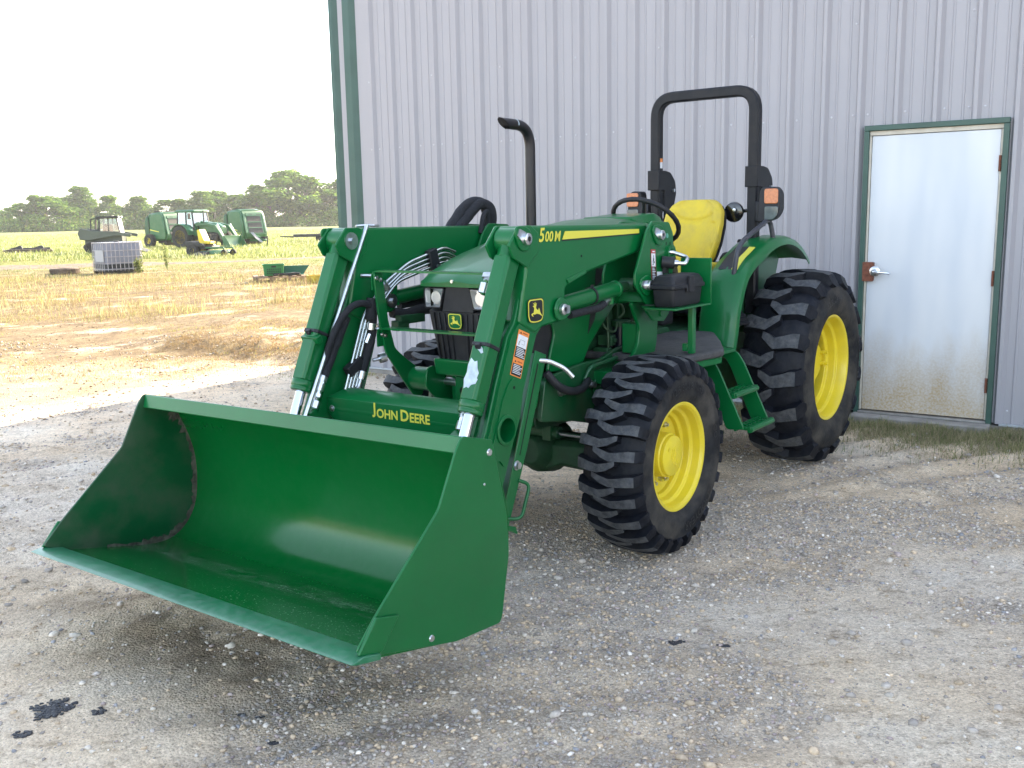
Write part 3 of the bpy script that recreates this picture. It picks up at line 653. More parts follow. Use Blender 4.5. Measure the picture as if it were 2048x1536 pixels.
def make_wheel(X, Ysign, Rt, Yin, Yout, Rrim, nlug, lug_h, front, ang0):
    """tyre, rim, hub at axle x=X, z=Rt-.012; Yin..Yout is the section, outward = Ysign"""
    zc = Rt-.004; W = Yout-Yin; ym = (Yin+Yout)/2; hw = W/2
    org = (X, 0, zc)
    def yy(a): return Ysign*(ym+a)
    Rc = Rt-lug_h; k1, k2, k3 = (.97, .86, .62) if front else (.90, .77, .54)
    # carcass profile (axial offset from section centre, radius)
    prof = [(-hw*.74, Rrim-.008), (-hw*.80, Rrim+.006), (-hw*.95, Rrim+.045), (-hw, Rrim+(Rc-Rrim)*.45), (-hw*k1, Rc-(Rc-Rrim)*.25), (-hw*k2, Rc-.035), (-hw*k3, Rc-.008), (0, Rc),
            (hw*k3, Rc-.008), (hw*k2, Rc-.035), (hw*k1, Rc-(Rc-Rrim)*.25), (hw, Rrim+(Rc-Rrim)*.45), (hw*.95, Rrim+.045), (hw*.80, Rrim+.006), (hw*.74, Rrim-.008)]
    ax = (0, 1, 0)
    mb = MB(); mb.mi(0)
    nseg = 80
    # build rings manually so that sidewalls can carry the dusty rubber
    def ring(a, r_): return [(X+r_*math.cos(2*math.pi*k/nseg), yy(a), zc+r_*math.sin(2*math.pi*k/nseg)) for k in range(nseg)]
    o = len(mb.v)
    for a, r_ in prof: mb.v += ring(a, r_)
    for i in range(len(prof)-1):
        side = i < 4 or i >= len(prof)-5
        for k in range(nseg):
            mb.f.append([o+i*nseg+k, o+i*nseg+(k+1) % nseg, o+(i+1)*nseg+(k+1) % nseg, o+(i+1)*nseg+k]); mb.m.append(1 if side else 0)
    # lugs: two staggered rows of bars running from past the centre over the shoulder
    pitch = 2*math.pi/nlug
    sq_ = 1.0 if front else .90
    def carc(a):
        a = max(-hw, min(hw, a))
        pr = [p for p in prof if p[1] > Rc-(Rc-Rrim)*.56]
        for (a0, r0), (a1, r1) in zip(pr, pr[1:]):
            if a0 <= a <= a1: return r0+(r1-r0)*(a-a0)/(a1-a0+1e-9)
        return pr[-1][1]
    top_flat = Rt
    for side in (-1, 1):
        for k in range(nlug):
            th0 = ang0+(k+(.5 if side > 0 else 0))*pitch
            wob = rnd.uniform(-.012, .012)
            # along: (axial, top radius, base radius, angular centre shift, half width top, half width base), in units of the pitch
            path = [(-.36 if front else -.20, top_flat-.002, Rc-.012, .215 if front else .15, .090, .130), (-.33 if front else -.17, top_flat, Rc-.012, .205 if front else .14, .110, .150), (-.08 if front else .0, top_flat+.001, Rc-.012, .05, .155, .200), (.17, top_flat+.001, Rc-.012, -.045, .170, .215),
                    (.45, top_flat-.002, Rc-.02, .0, .185, .235), (.72, top_flat-.010, Rc-.03, .055, .215, .275), (.895, top_flat-.024, Rc-.05, .06, .22, .285)]
            low = Rc-(Rc-Rrim)*(.36 if front else .30)
            rings = []
            for a, rt, rb, sh, wt, wb in path:
                A = side*a*hw*(sq_ if a > 0 else 1); c = th0+sh*pitch*(1 if front else 1.15)+wob; wt *= pitch*(.97 if front else .90); wb *= pitch*(1 if front else .98)
                rings.append([(A, rb, c-wb), (A, rt, c-wt), (A, rt, c+wt), (A, rb, c+wb)])
            # down the sidewall to a blunt point
            c = th0+.09*pitch; w_ = .25*pitch
            rings.append([(side*hw*.86*sq_, Rc-.07, c-w_*1.3), (side*hw*1.015*sq_, Rc-.030, c-w_*.95), (side*hw*1.015*sq_, Rc-.030, c+w_*.95), (side*hw*.86*sq_, Rc-.07, c+w_*1.3)])
            c = th0+.13*pitch
            rings.append([(side*hw*.88, low+.01, c-w_*.5), (side*hw*(1.012 if front else .985), low+.02, c-w_*.42), (side*hw*(1.012 if front else .985), low+.02, c+w_*.42), (side*hw*.88, low+.01, c+w_*.5)])
            vs = [(X+r_*math.cos(t), yy(A), zc+r_*math.sin(t)) for rg in rings for (A, r_, t) in rg]
            fs = []; ms = []; nr = len(rings)
            for i in range(nr-1):
                b0, b1 = i*4, (i+1)*4
                fs.append((b0+1, b0+2, b1+2, b1+1)); ms.append(2 if i < 6 else 0)
                fs.append((b0, b0+1, b1+1, b1)); ms.append(0); fs.append((b0+2, b0+3, b1+3, b1+2)); ms.append(0)
            fs.append((0, 3, 2, 1)); ms.append(0); e = (nr-1)*4; fs.append((e, e+1, e+2, e+3)); ms.append(0)
            oo = len(mb.v); mb.v += vs; mb.f += [[oo+q for q in f] for f in fs]; mb.m += ms
    # raised lettering on the outer wall
    mb.mi(3)
    def arc_text(s, size, rad, centre, flip=False):
        def fn(x, y):
            rr = rad+(y*size if not flip else -y*size); t = centre-(x*size)/rad*(1 if not flip else -1)
            # Ysign>0: seen from +y the angle runs the other way round
            t = math.pi-t if Ysign > 0 else t
            a = hw*(.990 if rr > Rrim+(Rc-Rrim)*.45 else .985)+.0035
            a = np.interp(rr, [Rrim+.045, Rrim+(Rc-Rrim)*.45, Rc-(Rc-Rrim)*.25], [hw*.95, hw, hw*k1])+.003
            return (X+rr*math.cos(t), yy(float(a)), zc+rr*math.sin(t))
        add_text(mb, s, fn, .012)
    if Ysign > 0:
        rl = Rrim+(Rc-Rrim)*.42
        if front:
            arc_text('12.5/80-18 NHS', .050, rl+.012, R(86)); arc_text('GOODYEAR', .060, rl+.015, R(-62)); arc_text('OO', .045, rl, R(12))
        else:
            arc_text('GOODYEAR', .075, rl+.02, R(-5)); arc_text('17.5L-24 R4', .05, rl+.01, R(100))
    name = 'wheel'
    # rim (the wheel itself)
    wl = MB()
    if front:
        rp = [(-hw*.72, Rrim), (-hw*.70, Rrim-.022), (-hw*.2, Rrim-.045), (hw*.16, Rrim-.054), (hw*.22, Rrim-.054), (hw*.25, Rrim-.034), (hw*.46, Rrim-.031), (hw*.50, Rrim-.014), (hw*.74, Rrim-.010), (hw*.82, Rrim-.001), (hw*.84, Rrim+.010), (hw*.825, Rrim+.018), (hw*.79, Rrim+.018)]
    else:
        rp = [(-hw*.74, Rrim), (-hw*.72, Rrim-.022), (-hw*.3, Rrim-.040), (hw*.05, Rrim-.066), (hw*.26, Rrim-.068), (hw*.30, Rrim-.040), (hw*.50, Rrim-.036), (hw*.54, Rrim-.015), (hw*.74, Rrim-.010), (hw*.82, Rrim-.001), (hw*.84, Rrim+.012), (hw*.825, Rrim+.020), (hw*.79, Rrim+.020)]
    def wring(mb_, pr, n=72):
        rings = [[(X+r_*math.cos(2*math.pi*k/n), yy(a), zc+r_*math.sin(2*math.pi*k/n)) for k in range(n)] for a, r_ in pr]
        mb_.loft(rings, True, False)
    wring(wl, rp)
    if front:
        # dished disc and its step
        wring(wl, [(hw*.10, Rrim-.046), (hw*.05, Rrim-.058), (hw*.02, .165), (-hw*.02, .150), (-hw*.02, .02)])
        wheel = wl.build(name, YELLOW, TR, smooth=28, bevel=.003)
        t = mb.build('tyre', [RUB, RUBS, RUBT, LETTER], wheel, smooth=42, recalc=True)
        hb = MB(); wring(hb, [(-hw*.02, .112), (hw*.46, .108), (hw*.48, .104), (hw*.49, .101), (hw*.52, .101), (hw*.60, .099), (hw*.625, .092), (hw*.63, .0)], 48)
        # cast marks on the hub face
        for (u, w_, l, an) in ((.00, .0, .07, 75), (.018, .010, .05, 75), (-.018, -.01, .05, 75), (.0, .035, .03, 10), (-.02, -.05, .035, -30)):
            hb.obox((X+u, yy(hw*.632), zc+w_), (l, .005, .006), Matrix.Rotation(R(an), 3, 'Y'))
        for q in (40, 220): hb.cyl((X+.06*math.cos(R(q)), yy(hw*.62), zc+.06*math.sin(R(q))), (X+.06*math.cos(R(q)), yy(hw*.645), zc+.06*math.sin(R(q))), .010, 10)
        hb.build('hub', YELLOW, wheel, smooth=40)
        for q in range(8):
            an = R(22+45*q); c, s = math.cos(an)*.148, math.sin(an)*.148
            bb = MB(); bb.cyl((X+c, yy(-hw*.02), zc+s), (X+c, yy(hw*.06), zc+s), .019, 14); bb.tube([(X+c, yy(hw*.06), zc+s), (X+c, yy(hw*.20), zc+s)], .0155, 6); bb.cyl((X+c, yy(hw*.20), zc+s), (X+c, yy(hw*.27), zc+s), .009, 8)
            bb.build('lug_nut', ZINC, wheel, smooth=30)
    else:
        wheel = wl.build(name, YELLOW, TR, smooth=28, bevel=.003)
        t = mb.build('tyre', [RUB, RUBS, RUBT, LETTER], wheel, smooth=42, recalc=True)
        # lobed centre disc bolted to rim lugs, deep inside
        db = MB(); ro, ri = [], []
        n = 96
        for k in range(n):
            an = 2*math.pi*k/n; lob = .5+.5*math.cos(4*an+R(20)); lob = lob**.7
            r_ = .185+.075*lob; ro.append((X+r_*math.cos(an), zc+r_*math.sin(an)))
        db.loft([[(x, yy(hw*.10), z) for x, z in ro], [(x, yy(hw*.16), z) for x, z in ro]])
        wring(db, [(hw*.16, .135), (hw*.02, .12), (-hw*.05, .10), (-hw*.05, .0)], 40)
        db.build('wheel_disc', YELLOW, wheel, smooth=35, bevel=.003)
        for q in range(4):
            for dq in (-9, 9):
                an = R(90*q-5+dq); c, s = math.cos(an)*.245, math.sin(an)*.245
                bb = MB(); bb.tube([(X+c, yy(hw*.14), zc+s), (X+c, yy(hw*.26), zc+s)], .017, 6); bb.cyl((X+c, yy(hw*.26), zc+s), (X+c, yy(hw*.36), zc+s), .010, 8)
                bb.build('wheel_bolt', YELLOW, wheel, smooth=30)
            an = R(90*q-5)
            bb = MB(); bb.obox((X+.262*math.cos(an), yy(hw*.07), zc+.262*math.sin(an)), (.06, hw*.16, .10), Matrix.Rotation(-an, 3, 'Y')); bb.build('rim_clamp', YELLOW, wheel, bevel=.006)
    return wheel

for sgn in (1, -1):
    make_wheel(2.135, sgn, .489, .500, .832, .254, 26, .042, True, .07)
    make_wheel(0.0, sgn, .636, .372, .826, .330, 17, .044, False, .18)

# ---- drive line, engine, front axle
mb = MB()
mb.prism(round2([(-.35, .42), (.9, .42), (1.05, .50), (1.05, .95), (-.35, .95)], .06), -.20, .20)
mb.prism(round2([(1.05, .55), (2.45, .60), (2.45, .92), (1.05, .98)], .05), -.17, .17)
mb.lathe((1.02, 0, .70), (1, 0, 0), [(0, .05), (0, .27), (.07, .27), (.12, .22), (.12, .1)], 28)
mb.cyl((0, -.45, .61), (0, .45, .61), .10, 20); mb.cyl((0, -.58, .632), (0, .58, .632), .055, 16)
mb.box(-.2, .25, -.34, .34, .86, .98)
mb.build('transmission', CASTING, TR, bevel=.008)
mb = MB(); mb.prism(round2([(1.25, .95), (2.35, .93), (2.35, 1.22), (2.0, 1.32), (1.25, 1.32)], .04), -.19, .19)
for k in range(4): mb.box(1.40+.22*k, 1.53+.22*k, .19, .225, 1.05, 1.20)
mb.cyl((1.42, .20, 1.24), (2.1, .20, 1.24), .035, 12)
eng = mb.build('engine', CASTING, TR, bevel=.006)
mb = MB(); mb.mi(0); mb.cyl((1.83, .29, .915), (1.83, .29, 1.065), .042, 20); mb.mi(1); mb.cyl((1.83, .29, .87), (1.83, .29, .905), .036, 16); mb.mi(0); mb.mi(2); mb.cyl((1.83, .29, 1.065), (1.83, .29, 1.095), .052, 20); mb.cyl((1.83, .29, .905), (1.83, .29, .918), .044, 20)
mb.mi(3); mb.add([(1.83+.0425*math.cos(t), .29+.0425*math.sin(t), z) for z in (.985, 1.035) for t in (1.0, 1.2, 1.4, 1.6)], [(0, 1, 5, 4), (1, 2, 6, 5), (2, 3, 7, 6)])
mb.build('oil_filter', [mat('navy_filter', (.012, .014, .03), .3, 0, .3), mat('red_bowl', (.16, .012, .014), .25, 0, .3), CASTING, WHITE], eng, smooth=40)
def pipe(name, pts, r, m, parent=TR, rad=.03, n=8, nm=None):
    b = MB(); b.tube(fillet(pts, rad, 4), r, n); return b.build(name, m, parent, smooth=60)
FUELP = mat('dull_green_pipe', (.05, .10, .05), .45, .3, var=.3, vscale=20)
pipe('fuel_line', [(1.76, .27, 1.26), (1.73, .31, 1.22), (1.72, .31, 1.05), (1.76, .29, .96)], .009, FUELP, eng)
pipe('fuel_line', [(1.93, .26, 1.15), (1.96, .29, 1.10), (1.97, .30, .98), (1.95, .28, .90)], .007, FUELP, eng)
pipe('fuel_line', [(1.62, .26, 1.28), (1.60, .31, 1.20), (1.60, .31, 1.06), (1.54, .30, 1.02), (1.50, .28, .95)], .008, FUELP, eng)
pipe('fuel_line', [(1.66, .26, 1.28), (1.65, .32, 1.18), (1.66, .32, .92)], .010, CASTING, eng)
pipe('fuel_line', [(1.90, .25, 1.22), (1.87, .31, 1.20), (1.84, .32, 1.14), (1.86, .30, 1.11)], .007, FUELP, eng)
pipe('fuel_line', [(1.98, .24, 1.14), (1.99, .30, 1.06), (1.93, .32, 1.04), (1.90, .31, 1.09)], .006, FUELP, eng)
for (x, z, s) in ((1.97, .93, .05), (1.93, 1.00, .04), (1.57, .97, .06), (1.70, 1.13, .05), (1.68, .89, .05)):
    b = MB(); b.box(x-s/2, x+s/2, .22, .31, z-s*.7, z+s*.7); b.cyl((x, .31, z), (x, .325, z), s*.3, 8); b.build('fuel_pump_body' if x > 1.6 else 'bracket', CASTING, eng, bevel=.006)
mb = MB(); mb.box(1.42, 1.70, -.28, .28, 1.0, 1.42); mb.build('firewall', mat('dark_firewall', (.012, .03, .016), .7), TR, bevel=.01)
# front axle
mb = MB()
prof = [(.09, .33, .50), (.16, .36, .50), (.30, .355, .51), (.42, .38, .53), (.50, .40, .57)]
for sgn in (1, -1):
    rings = []
    for y, z0, z1 in [(0, .32, .55)]+[(a, b, c) for a, b, c in prof]:
        rings.append([(2.135+dx*(1-.2*y), sgn*y, z) for dx, z in ((-.09, z0+.02), (-.06, z0), (.06, z0), (.09, z0+.02), (.09, z1-.03), (.06, z1), (-.06, z1), (-.09, z1-.03))])
    mb.loft(rings)
    mb.cyl((2.135, sgn*.50, .33), (2.135, sgn*.50, .64), .085, 20); mb.cyl((2.135, sgn*.46, .48), (2.135, sgn*.62, .48), .11, 24)
mb.lathe((2.02, 0, .44), (1, 0, 0), [(0, .02), (0, .13), (.08, .15), (.18, .13), (.26, .07), (.26, 0)], 24)
ax_ = mb.build('front_axle', CASTING, TR, bevel=.006, smooth=45)
mb = MB(); mb.cyl((2.28, -.20, .56), (2.28, .20, .56), .032, 16); mb.mi(1); mb.cyl((2.28, .20, .56), (2.28, .38, .56), .016, 12); mb.cyl((2.28, -.38, .56), (2.28, -.20, .56), .016, 12); mb.mi(0); mb.box(2.24, 2.32, .12, .17, .52, .60)
mb.beam((2.28, .38, .56), (2.30, .47, .55), .05, .03); mb.beam((2.28, -.38, .56), (2.30, -.47, .55), .05, .03)
mb.build('steering_cylinder', [GREENM, CHROME], ax_, bevel=.003)
# loader sub-frame along the engine
for sgn in (1, -1):
    mb = MB(); mb.prism(round2([(1.70, .98), (1.98, .965), (2.12, .93), (2.30, .93), (2.62, .90), (2.66, .70), (2.40, .66), (2.16, .60), (2.02, .62), (1.98, .74), (1.70, .80)], .03), sgn*.33, sgn*.355)
    mb.box(2.05, 2.60, min(sgn*.17, sgn*.33), max(sgn*.17, sgn*.33), .70, .88)
    mb.cyl((2.17, sgn*.355, .80), (2.17, sgn*.37, .80), .05, 18)
    sf_ = mb.build('side_frame', GREENM, TR, bevel=.004)
    for (x, z) in ((2.23, .815), (2.16, .845), (2.17, .67), (2.50, .82)):
        b = MB(); b.cyl((x, sgn*.355, z), (x, sgn*.366, z), .022, 14); b.tube([(x, sgn*.366, z), (x, sgn*.385, z)], .015, 6); b.build('frame_bolt', STEEL, sf_, smooth=30)
    b = MB(); b.tube(fillet([(2.30, sgn*.36, .84), (2.27, sgn*.38, .91), (1.92, sgn*.38, .93), (1.88, sgn*.36, .86)], .03), .012, 8); b.build('frame_rail', GREENM, sf_, smooth=50)
pipe('black_hose', [(2.62, .36, .93), (2.58, .40, .86), (2.48, .41, .82), (2.36, .40, .82), (2.28, .37, .845)], .020, PLASTIC, TR, .05, 10)
mb = MB(); mb.prism([(2.66, .60), (2.70, .60), (2.70, .90), (2.66, .90)], -.15, .15); mb.box(2.2, 2.66, -.16, .16, .62, .86); mb.prism(round2([(2.70, .66), (2.74, .66), (2.74, .895), (2.70, .895)], .01), -.095, .04)
fb = mb.build('front_bracket', GREEN, TR, bevel=.005)
mb = MB(); mb.cyl((2.741, -.045, .825), (2.7425, -.045, .825), .020, 16); mb.cyl((2.741, -.045, .70), (2.7425, -.045, .70), .020, 16); mb.build('bracket_hole', FLATBLACK, fb, smooth=0)
for z in (.855, .735):
    b = MB(); b.cyl((2.70, -.19, z), (2.70, -.095, z), .020, 14); b.build('cross_bolt', ZINC, fb, smooth=40)
mb = MB(); mb.prism(round2([(2.50, .905), (2.80, .905), (2.815, .985), (2.50, .985)], .012), -.165, .165); mb.build('front_bumper', GREEN, TR, bevel=.01)

# ---- hood, side panels, grille, lamps
sec = [(2.838, .205, .185, 1.346, 1.358), (2.815, .226, .205, 1.362, 1.382), (2.74, .246, .228, 1.395, 1.418), (2.60, .262, .244, 1.440, 1.462), (2.48, .272, .256, 1.470, 1.502), (2.30, .285, .267, 1.508, 1.545), (2.0, .298, .276, 1.552, 1.594), (1.7, .302, .276, 1.578, 1.628), (1.41, .302, .274, 1.576, 1.628)]
rings = []
for X, hb_, hs_, zs, zc in sec:
    zb = 1.331 if X > 2.7 else 1.30
    half = [(hb_, zb), (hb_+.004, zb+(zs-zb)*.45), (hb_, max(zs-.028, zb+(zs-zb)*.7)), (hs_+.008, max(zs-.006, zb+(zs-zb)*.85)), (hs_-.02, zs+.004), (hs_*.55, zc-.010), (.012, zc), ]
    pts = [(X, y, z) for y, z in half]+[(X, -y, z) for y, z in half[::-1]]
    rings.append(pts)
mb = MB(); mb.loft(rings, False, False); n0 = len(rings[0]); mb.add(rings[0], [list(range(n0))]); mb.add(rings[-1], [list(range(n0))])
mb.add([rings[i][j] for i in (0, -1) for j in (0, -1)], [(0, 1, 3, 2)])
hood = mb.build('hood', GREEN, TR, smooth=50)
# raised rear scoop of the hood, hood handle marks
mb = MB(); mb.loft([[(1.50, -.17, 1.615), (1.50, .17, 1.615), (1.50, .15, 1.632), (1.50, -.15, 1.632)], [(1.2, -.17, 1.58), (1.2, .17, 1.58), (1.2, .14, 1.650), (1.2, -.14, 1.650)], [(1.11, -.17, 1.55), (1.11, .17, 1.55), (1.11, .13, 1.628), (1.11, -.13, 1.628)]])
mb.build('hood_crown', GREEN, hood, bevel=.006)
for sgn in (1, -1):
    mb = MB(); mb.prism([(2.56, 1.475), (2.40, 1.500), (2.38, 1.515), (2.42, 1.517)], sgn*.13, sgn*.136); m_ = mb
    b = MB(); z = lambda X: 1.0
    b.add([(2.52, sgn*.10, 1.496), (2.36, sgn*.16, 1.527), (2.36, sgn*.135, 1.530), (2.36, sgn*.16, 1.530)], [(0, 1, 3), (0, 3, 2)])
    b.build('hood_badge', ZINC, hood, smooth=0)
# hood front emblem dimple
mb = MB(); mb.prism(disc(-.012, 1.357, .008, 12), 2.826, 2.842, 'x'); mb.build('hood_latch', ZINC, hood, smooth=0)
panel = round2([(2.66, 1.33), (2.56, 1.24), (2.475, 1.14), (2.46, 1.09), (2.50, .99), (2.523, .912), (2.263, .890), (2.20, .93), (2.146, 1.0), (2.02, 1.10), (1.903, 1.182), (1.738, 1.248), (1.55, 1.28), (1.42, 1.29), (1.42, 1.46), (2.62, 1.40)], .02)
for sgn in (1, -1):
    mb = MB(); mb.prism(panel, sgn*.284, sgn*.300); sp_ = mb.build('side_panel', GREEN, TR, bevel=.006)
    for q in ([(2.086, 1.381), (2.02, 1.378), (2.035, 1.32), (2.101, 1.287)], [(1.986, 1.394), (1.912, 1.408), (1.922, 1.344), (2.001, 1.328)], [(2.135, 1.19), (2.085, 1.185), (2.105, 1.125), (2.168, 1.058)], [(1.60, 1.42), (1.75, 1.42), (1.77, 1.35), (1.62, 1.33)]):
        b = MB(); b.prism(q, sgn*.2995, sgn*.3025); b.build('side_vent', MESH, sp_, smooth=0)
mb = MB(); rings = []
for Z, hwid, xf in ((1.345, .222, 2.775), (1.222, .216, 2.775), (1.212, .205, 2.810), (1.15, .196, 2.806), (.975, .160, 2.79)):
    rings.append([(2.44, -.285, Z), (2.60, -.282, Z), (2.74, -hwid-.012, Z), (xf-.012, -hwid+.012, Z), (xf, -hwid*.6, Z), (xf+.004, 0, Z), (xf, hwid*.6, Z), (xf-.012, hwid-.012, Z), (2.74, hwid+.012, Z), (2.60, .282, Z), (2.44, .285, Z)])
mb.loft(rings, False, False)
mb.add(rings[-1], [list(range(11))]); mb.add([(2.44, -.285, 1.345), (2.44, .285, 1.345), (2.44, .285, .975), (2.44, -.285, .975)], [(0, 1, 2, 3)])
grille = mb.build('grille', PLASTIC, TR, smooth=40)
mb = MB(); mb.prism(round2([(-.066, 1.344), (.066, 1.344), (.096, 1.212), (-.096, 1.212)], .006), 2.76, 2.818, 'x'); mb.build('grille_centre', PLASTIC, grille, bevel=.004)
for k in range(10):
    y = -.155+.0345*k
    if abs(y) < .02: continue
    yb = y*.84
    b = MB(); b.beam((2.813, y, 1.205), (2.797, yb, .982), .008, .012, (1, 0, 0)); b.build('grille_slat', PLASTIC, grille, bevel=.002)
for sgn in (1, -1):
    b = MB(); b.beam((2.812, sgn*.062, 1.33), (2.806, sgn*.050, 1.17), .016, .010, (1, 0, 0)); b.beam((2.806, sgn*.05, 1.17), (2.797, sgn*.044, .98), .012, .010, (1, 0, 0)); b.build('grille_rib', PLASTIC, grille, bevel=.003)
def gfn(u, v, d): return (2.822+d+.06*v, u-.012, 1.170+v)
emblem('emblem', gfn, .078, [DECAL, GREEN, DECAL], grille, .0015)
for sgn in (1, -1):
    # lamp outline on the front (y, z)
    out = [(.072, 1.325), (.216, 1.322), (.222, 1.30), (.214, 1.226), (.098, 1.229)]
    out = [(sgn*y, z) for y, z in out]
    cy = sum(p[0] for p in out)/5; cz = sum(p[1] for p in out)/5
    def sc(pts, k): return [(cy+(y-cy)*k, cz+(z-cz)*k) for y, z in pts]
    xo = lambda y: 2.824-.35*max(0, abs(y)-.12)**1.5*2
    o2 = round2(out, .010); mb = MB()
    mb.loft([[(xo(y)-.012, y, z) for y, z in o2], [(xo(y)+.003, y, z) for y, z in o2], [(xo(y)+.003, y, z) for y, z in sc(o2, .93)], [(xo(y)-.004, y, z) for y, z in sc(o2, .91)]], True, False)
    lamp = mb.build('headlight', PLASTIC, TR, smooth=30)
    mb = MB(); ins = sc(o2, .915)
    mb.loft([[(xo(y)-.002, y, z) for y, z in ins], [(xo(y)-.030, y, z) for y, z in sc(ins, .80)]], True, False); mb.add([(xo(y)-.030, y, z) for y, z in sc(ins, .80)], [list(range(len(ins)))])
    # bowl reflectors inside
    for (oy, r_) in ((-.030*sgn, .030), (.034*sgn, .028)):
        mb.lathe((xo(abs(cy+oy)+r_)-.003, cy+oy, cz-.002), (-1, 0, 0), [(0, r_), (.004, r_*.95), (.012, r_*.75), (.019, r_*.42), (.012, r_*.24), (.004, r_*.18), (.003, 0)], 24)
    mb.build('reflector', mat('silvered_reflector', (.80, .81, .83), .28, .72), lamp, smooth=40)
    mb = MB(); mb.box(2.788, 2.806, *sorted((cy+.008*sgn, cy+.012*sgn)), cz-.045, cz+.045); mb.build('lamp_divider', FLATBLACK, lamp)
    mb = MB(); mb.lathe((xo(abs(cy)+.0)-.012, cy-.030*sgn, cz-.002), (1, 0, 0), [(0, .010), (.006, .009), (.009, 0)], 12); mb.build('bulb_cap', mat('dark_bulb_cap', (.05, .045, .04), .25, .3), lamp)
    mb = MB(); mb.add([(xo(y)+.001, y, z) for y, z in ins], [list(range(len(ins)))]); mb.build('lamp_glass', GLASS, lamp, smooth=0)

# ---- exhaust, steering wheel, dash, seat
b = MB(); pth = fillet([(1.835, -.28, 1.10), (1.835, -.28, 2.128), (2.10, -.28, 2.135)], .13, 9); rings = None
b.tube(pth[:-1]+[Vector((2.045, -.28, 2.130))], .0275, 18, False)
ex = MB(); ex.tube(pth[:-1]+[Vector((2.045, -.28, 2.1325))], .0285, 20, False)
# bevel-cut mouth
c = Vector((2.045, -.28, 2.1325)); m1 = [(c.x+(.055-(0.0 if 0 else 0)) + .0*0, 0, 0)]
n = 20; ra = []; rb = []
for k in range(n):
    t = 2*math.pi*k/n; y = -.28+.0285*math.cos(t); z = 2.1325+.0285*math.sin(t); ra.append((2.045, y, z)); rb.append((2.070+.035*(z-2.1325)/.0285, y, z))
ex.loft([ra, rb], True, False); ex.loft([[(x-.001, -.28+(y+.28)*.9, 2.1325+(z-2.1325)*.9) for x, y, z in rb], [(1.99, -.28+(y+.28)*.9, 2.1325+(z-2.1325)*.9) for x, y, z in rb]], True, True)
exo = ex.build('exhaust_pipe', mat('satin_black_exhaust', (.010, .011, .016), .36, .2, var=.25, vscale=14, dust=.15, dscale=9, dustcol=(.10, .06, .035)), TR, smooth=50, recalc=True)
b = MB(); b.add([(1.975, -.28+.0292*math.cos(t), 2.131+.0292*math.sin(t)) for t in np.linspace(-.2, 1.7, 7)]+[(1.967, -.28+.0292*math.cos(t), 2.131+.0292*math.sin(t)) for t in np.linspace(-.2, 1.7, 7)], [(i, i+1, i+8, i+7) for i in range(6)])
b.build('weld_mark', BARE, exo, smooth=0)
mb = MB(); sw_c = Vector((1.05, 0.0, 1.600)); tilt = Matrix.Rotation(R(-40), 3, 'Y')
ring = [sw_c+tilt @ Vector((.205*math.cos(t), .205*math.sin(t), 0)) for t in np.linspace(0, 2*math.pi, 49)[:-1]]
rr = []
for i, p in enumerate(ring):
    d = (ring[(i+1) % 48]-ring[i-1]).normalized(); u = (p-sw_c).normalized(); w = d.cross(u)
    q = .0155-(.0015 if i % 2 else 0); rr.append([p+u*q*math.cos(a)+w*q*math.sin(a) for a in np.linspace(0, 2*math.pi, 13)[:-1]])
rr.append(rr[0]); mb.loft(rr, True, False)
hubp = sw_c-(tilt @ Vector((0, 0, .05)))
for an in (20, 140, 260):
    e = sw_c+tilt @ Vector((.2*math.cos(R(an)), .2*math.sin(R(an)), 0)); mb.tube([hubp, (hubp+e)/2+Vector((0, 0, -.005)), e], [.016, .012, .010], 8)
mb.tube([hubp+tilt @ Vector((0, 0, .012)), hubp, sw_c-(tilt @ Vector((0, 0, .30)))], [.035, .035, .028], 12)
mb.build('steering_wheel', PLASTIC, TR, smooth=50)
mb = MB(); mb.loft([[(1.40, -.20, 1.28), (1.40, .20, 1.28), (1.40, .16, 1.57), (1.40, -.16, 1.57)], [(1.08, -.20, 1.30), (1.08, .20, 1.30), (1.08, .16, 1.59), (1.08, -.16, 1.59)], [(.93, -.17, 1.25), (.93, .17, 1.25), (.93, .12, 1.50), (.93, -.12, 1.50)]]); mb.prism([(.95, .98), (1.08, .98), (1.08, 1.35), (.92, 1.35)], -.14, .14)
mb.build('dashboard', PLASTIC, TR, bevel=.015)
# seat: squab, contoured back, bolsters
def grid_pad(fn, nu, nv, name, m, parent, sub=1):
    vs = []; fs = []
    mb = MB(); mb.loft([[fn(u/(nu-1)*2-1, v/(nv-1)) for u in range(nu)] for v in range(nv)], False, False); return mb
xb = lambda v: .40-.02*v-.03*math.sin(v*3.1)
def seat_outline(v):    # half width of the back against height 0..1
    return np.interp(v, [0, .12, .35, .6, .8, .92, 1.0], [.150, .178, .200, .207, .198, .165, .11])
mb = MB(); rings = []
for k in range(37):
    v = k/36; z = 1.315+.415*math.sin(v*math.pi/2*.98)**1.0 if False else 1.315+.415*v
    h = float(seat_outline(v)); row = []
    xf = .535-.13*v+.03*math.sin(v*math.pi)*.5
    for j in range(48):
        t = 2*math.pi*j/48; cu, su = math.cos(t), math.sin(t)
        y = h*math.copysign(abs(cu)**.55, cu); f = su
        if f > 0:
            bol = .030*math.exp(-((abs(y)/h-.80)/.16)**2)*(1 if v < .86 else .4); lum = .012*math.exp(-((v-.30)/.2)**2)
            x = xf+.030*abs(su)**.4+bol+lum-.02*(1-(y/h)**2)
            if abs(v-(.66+.10*(y/.14)**2)) < .030 and abs(y) < .14: x -= .016
            if abs(abs(y)-(.135+.03*math.sin(v*3))) < .014 and v < .66: x -= .016
        else: x = xf-.055*abs(su)**.4
        row.append((x, .018+y, z))
    rings.append(row)
mb.loft(rings, True, True)
seat = mb.build('seat', YELSEAT, TR, smooth=60)
sm = seat.modifiers.new('round', 'SUBSURF'); sm.levels = 1; sm.render_levels = 1
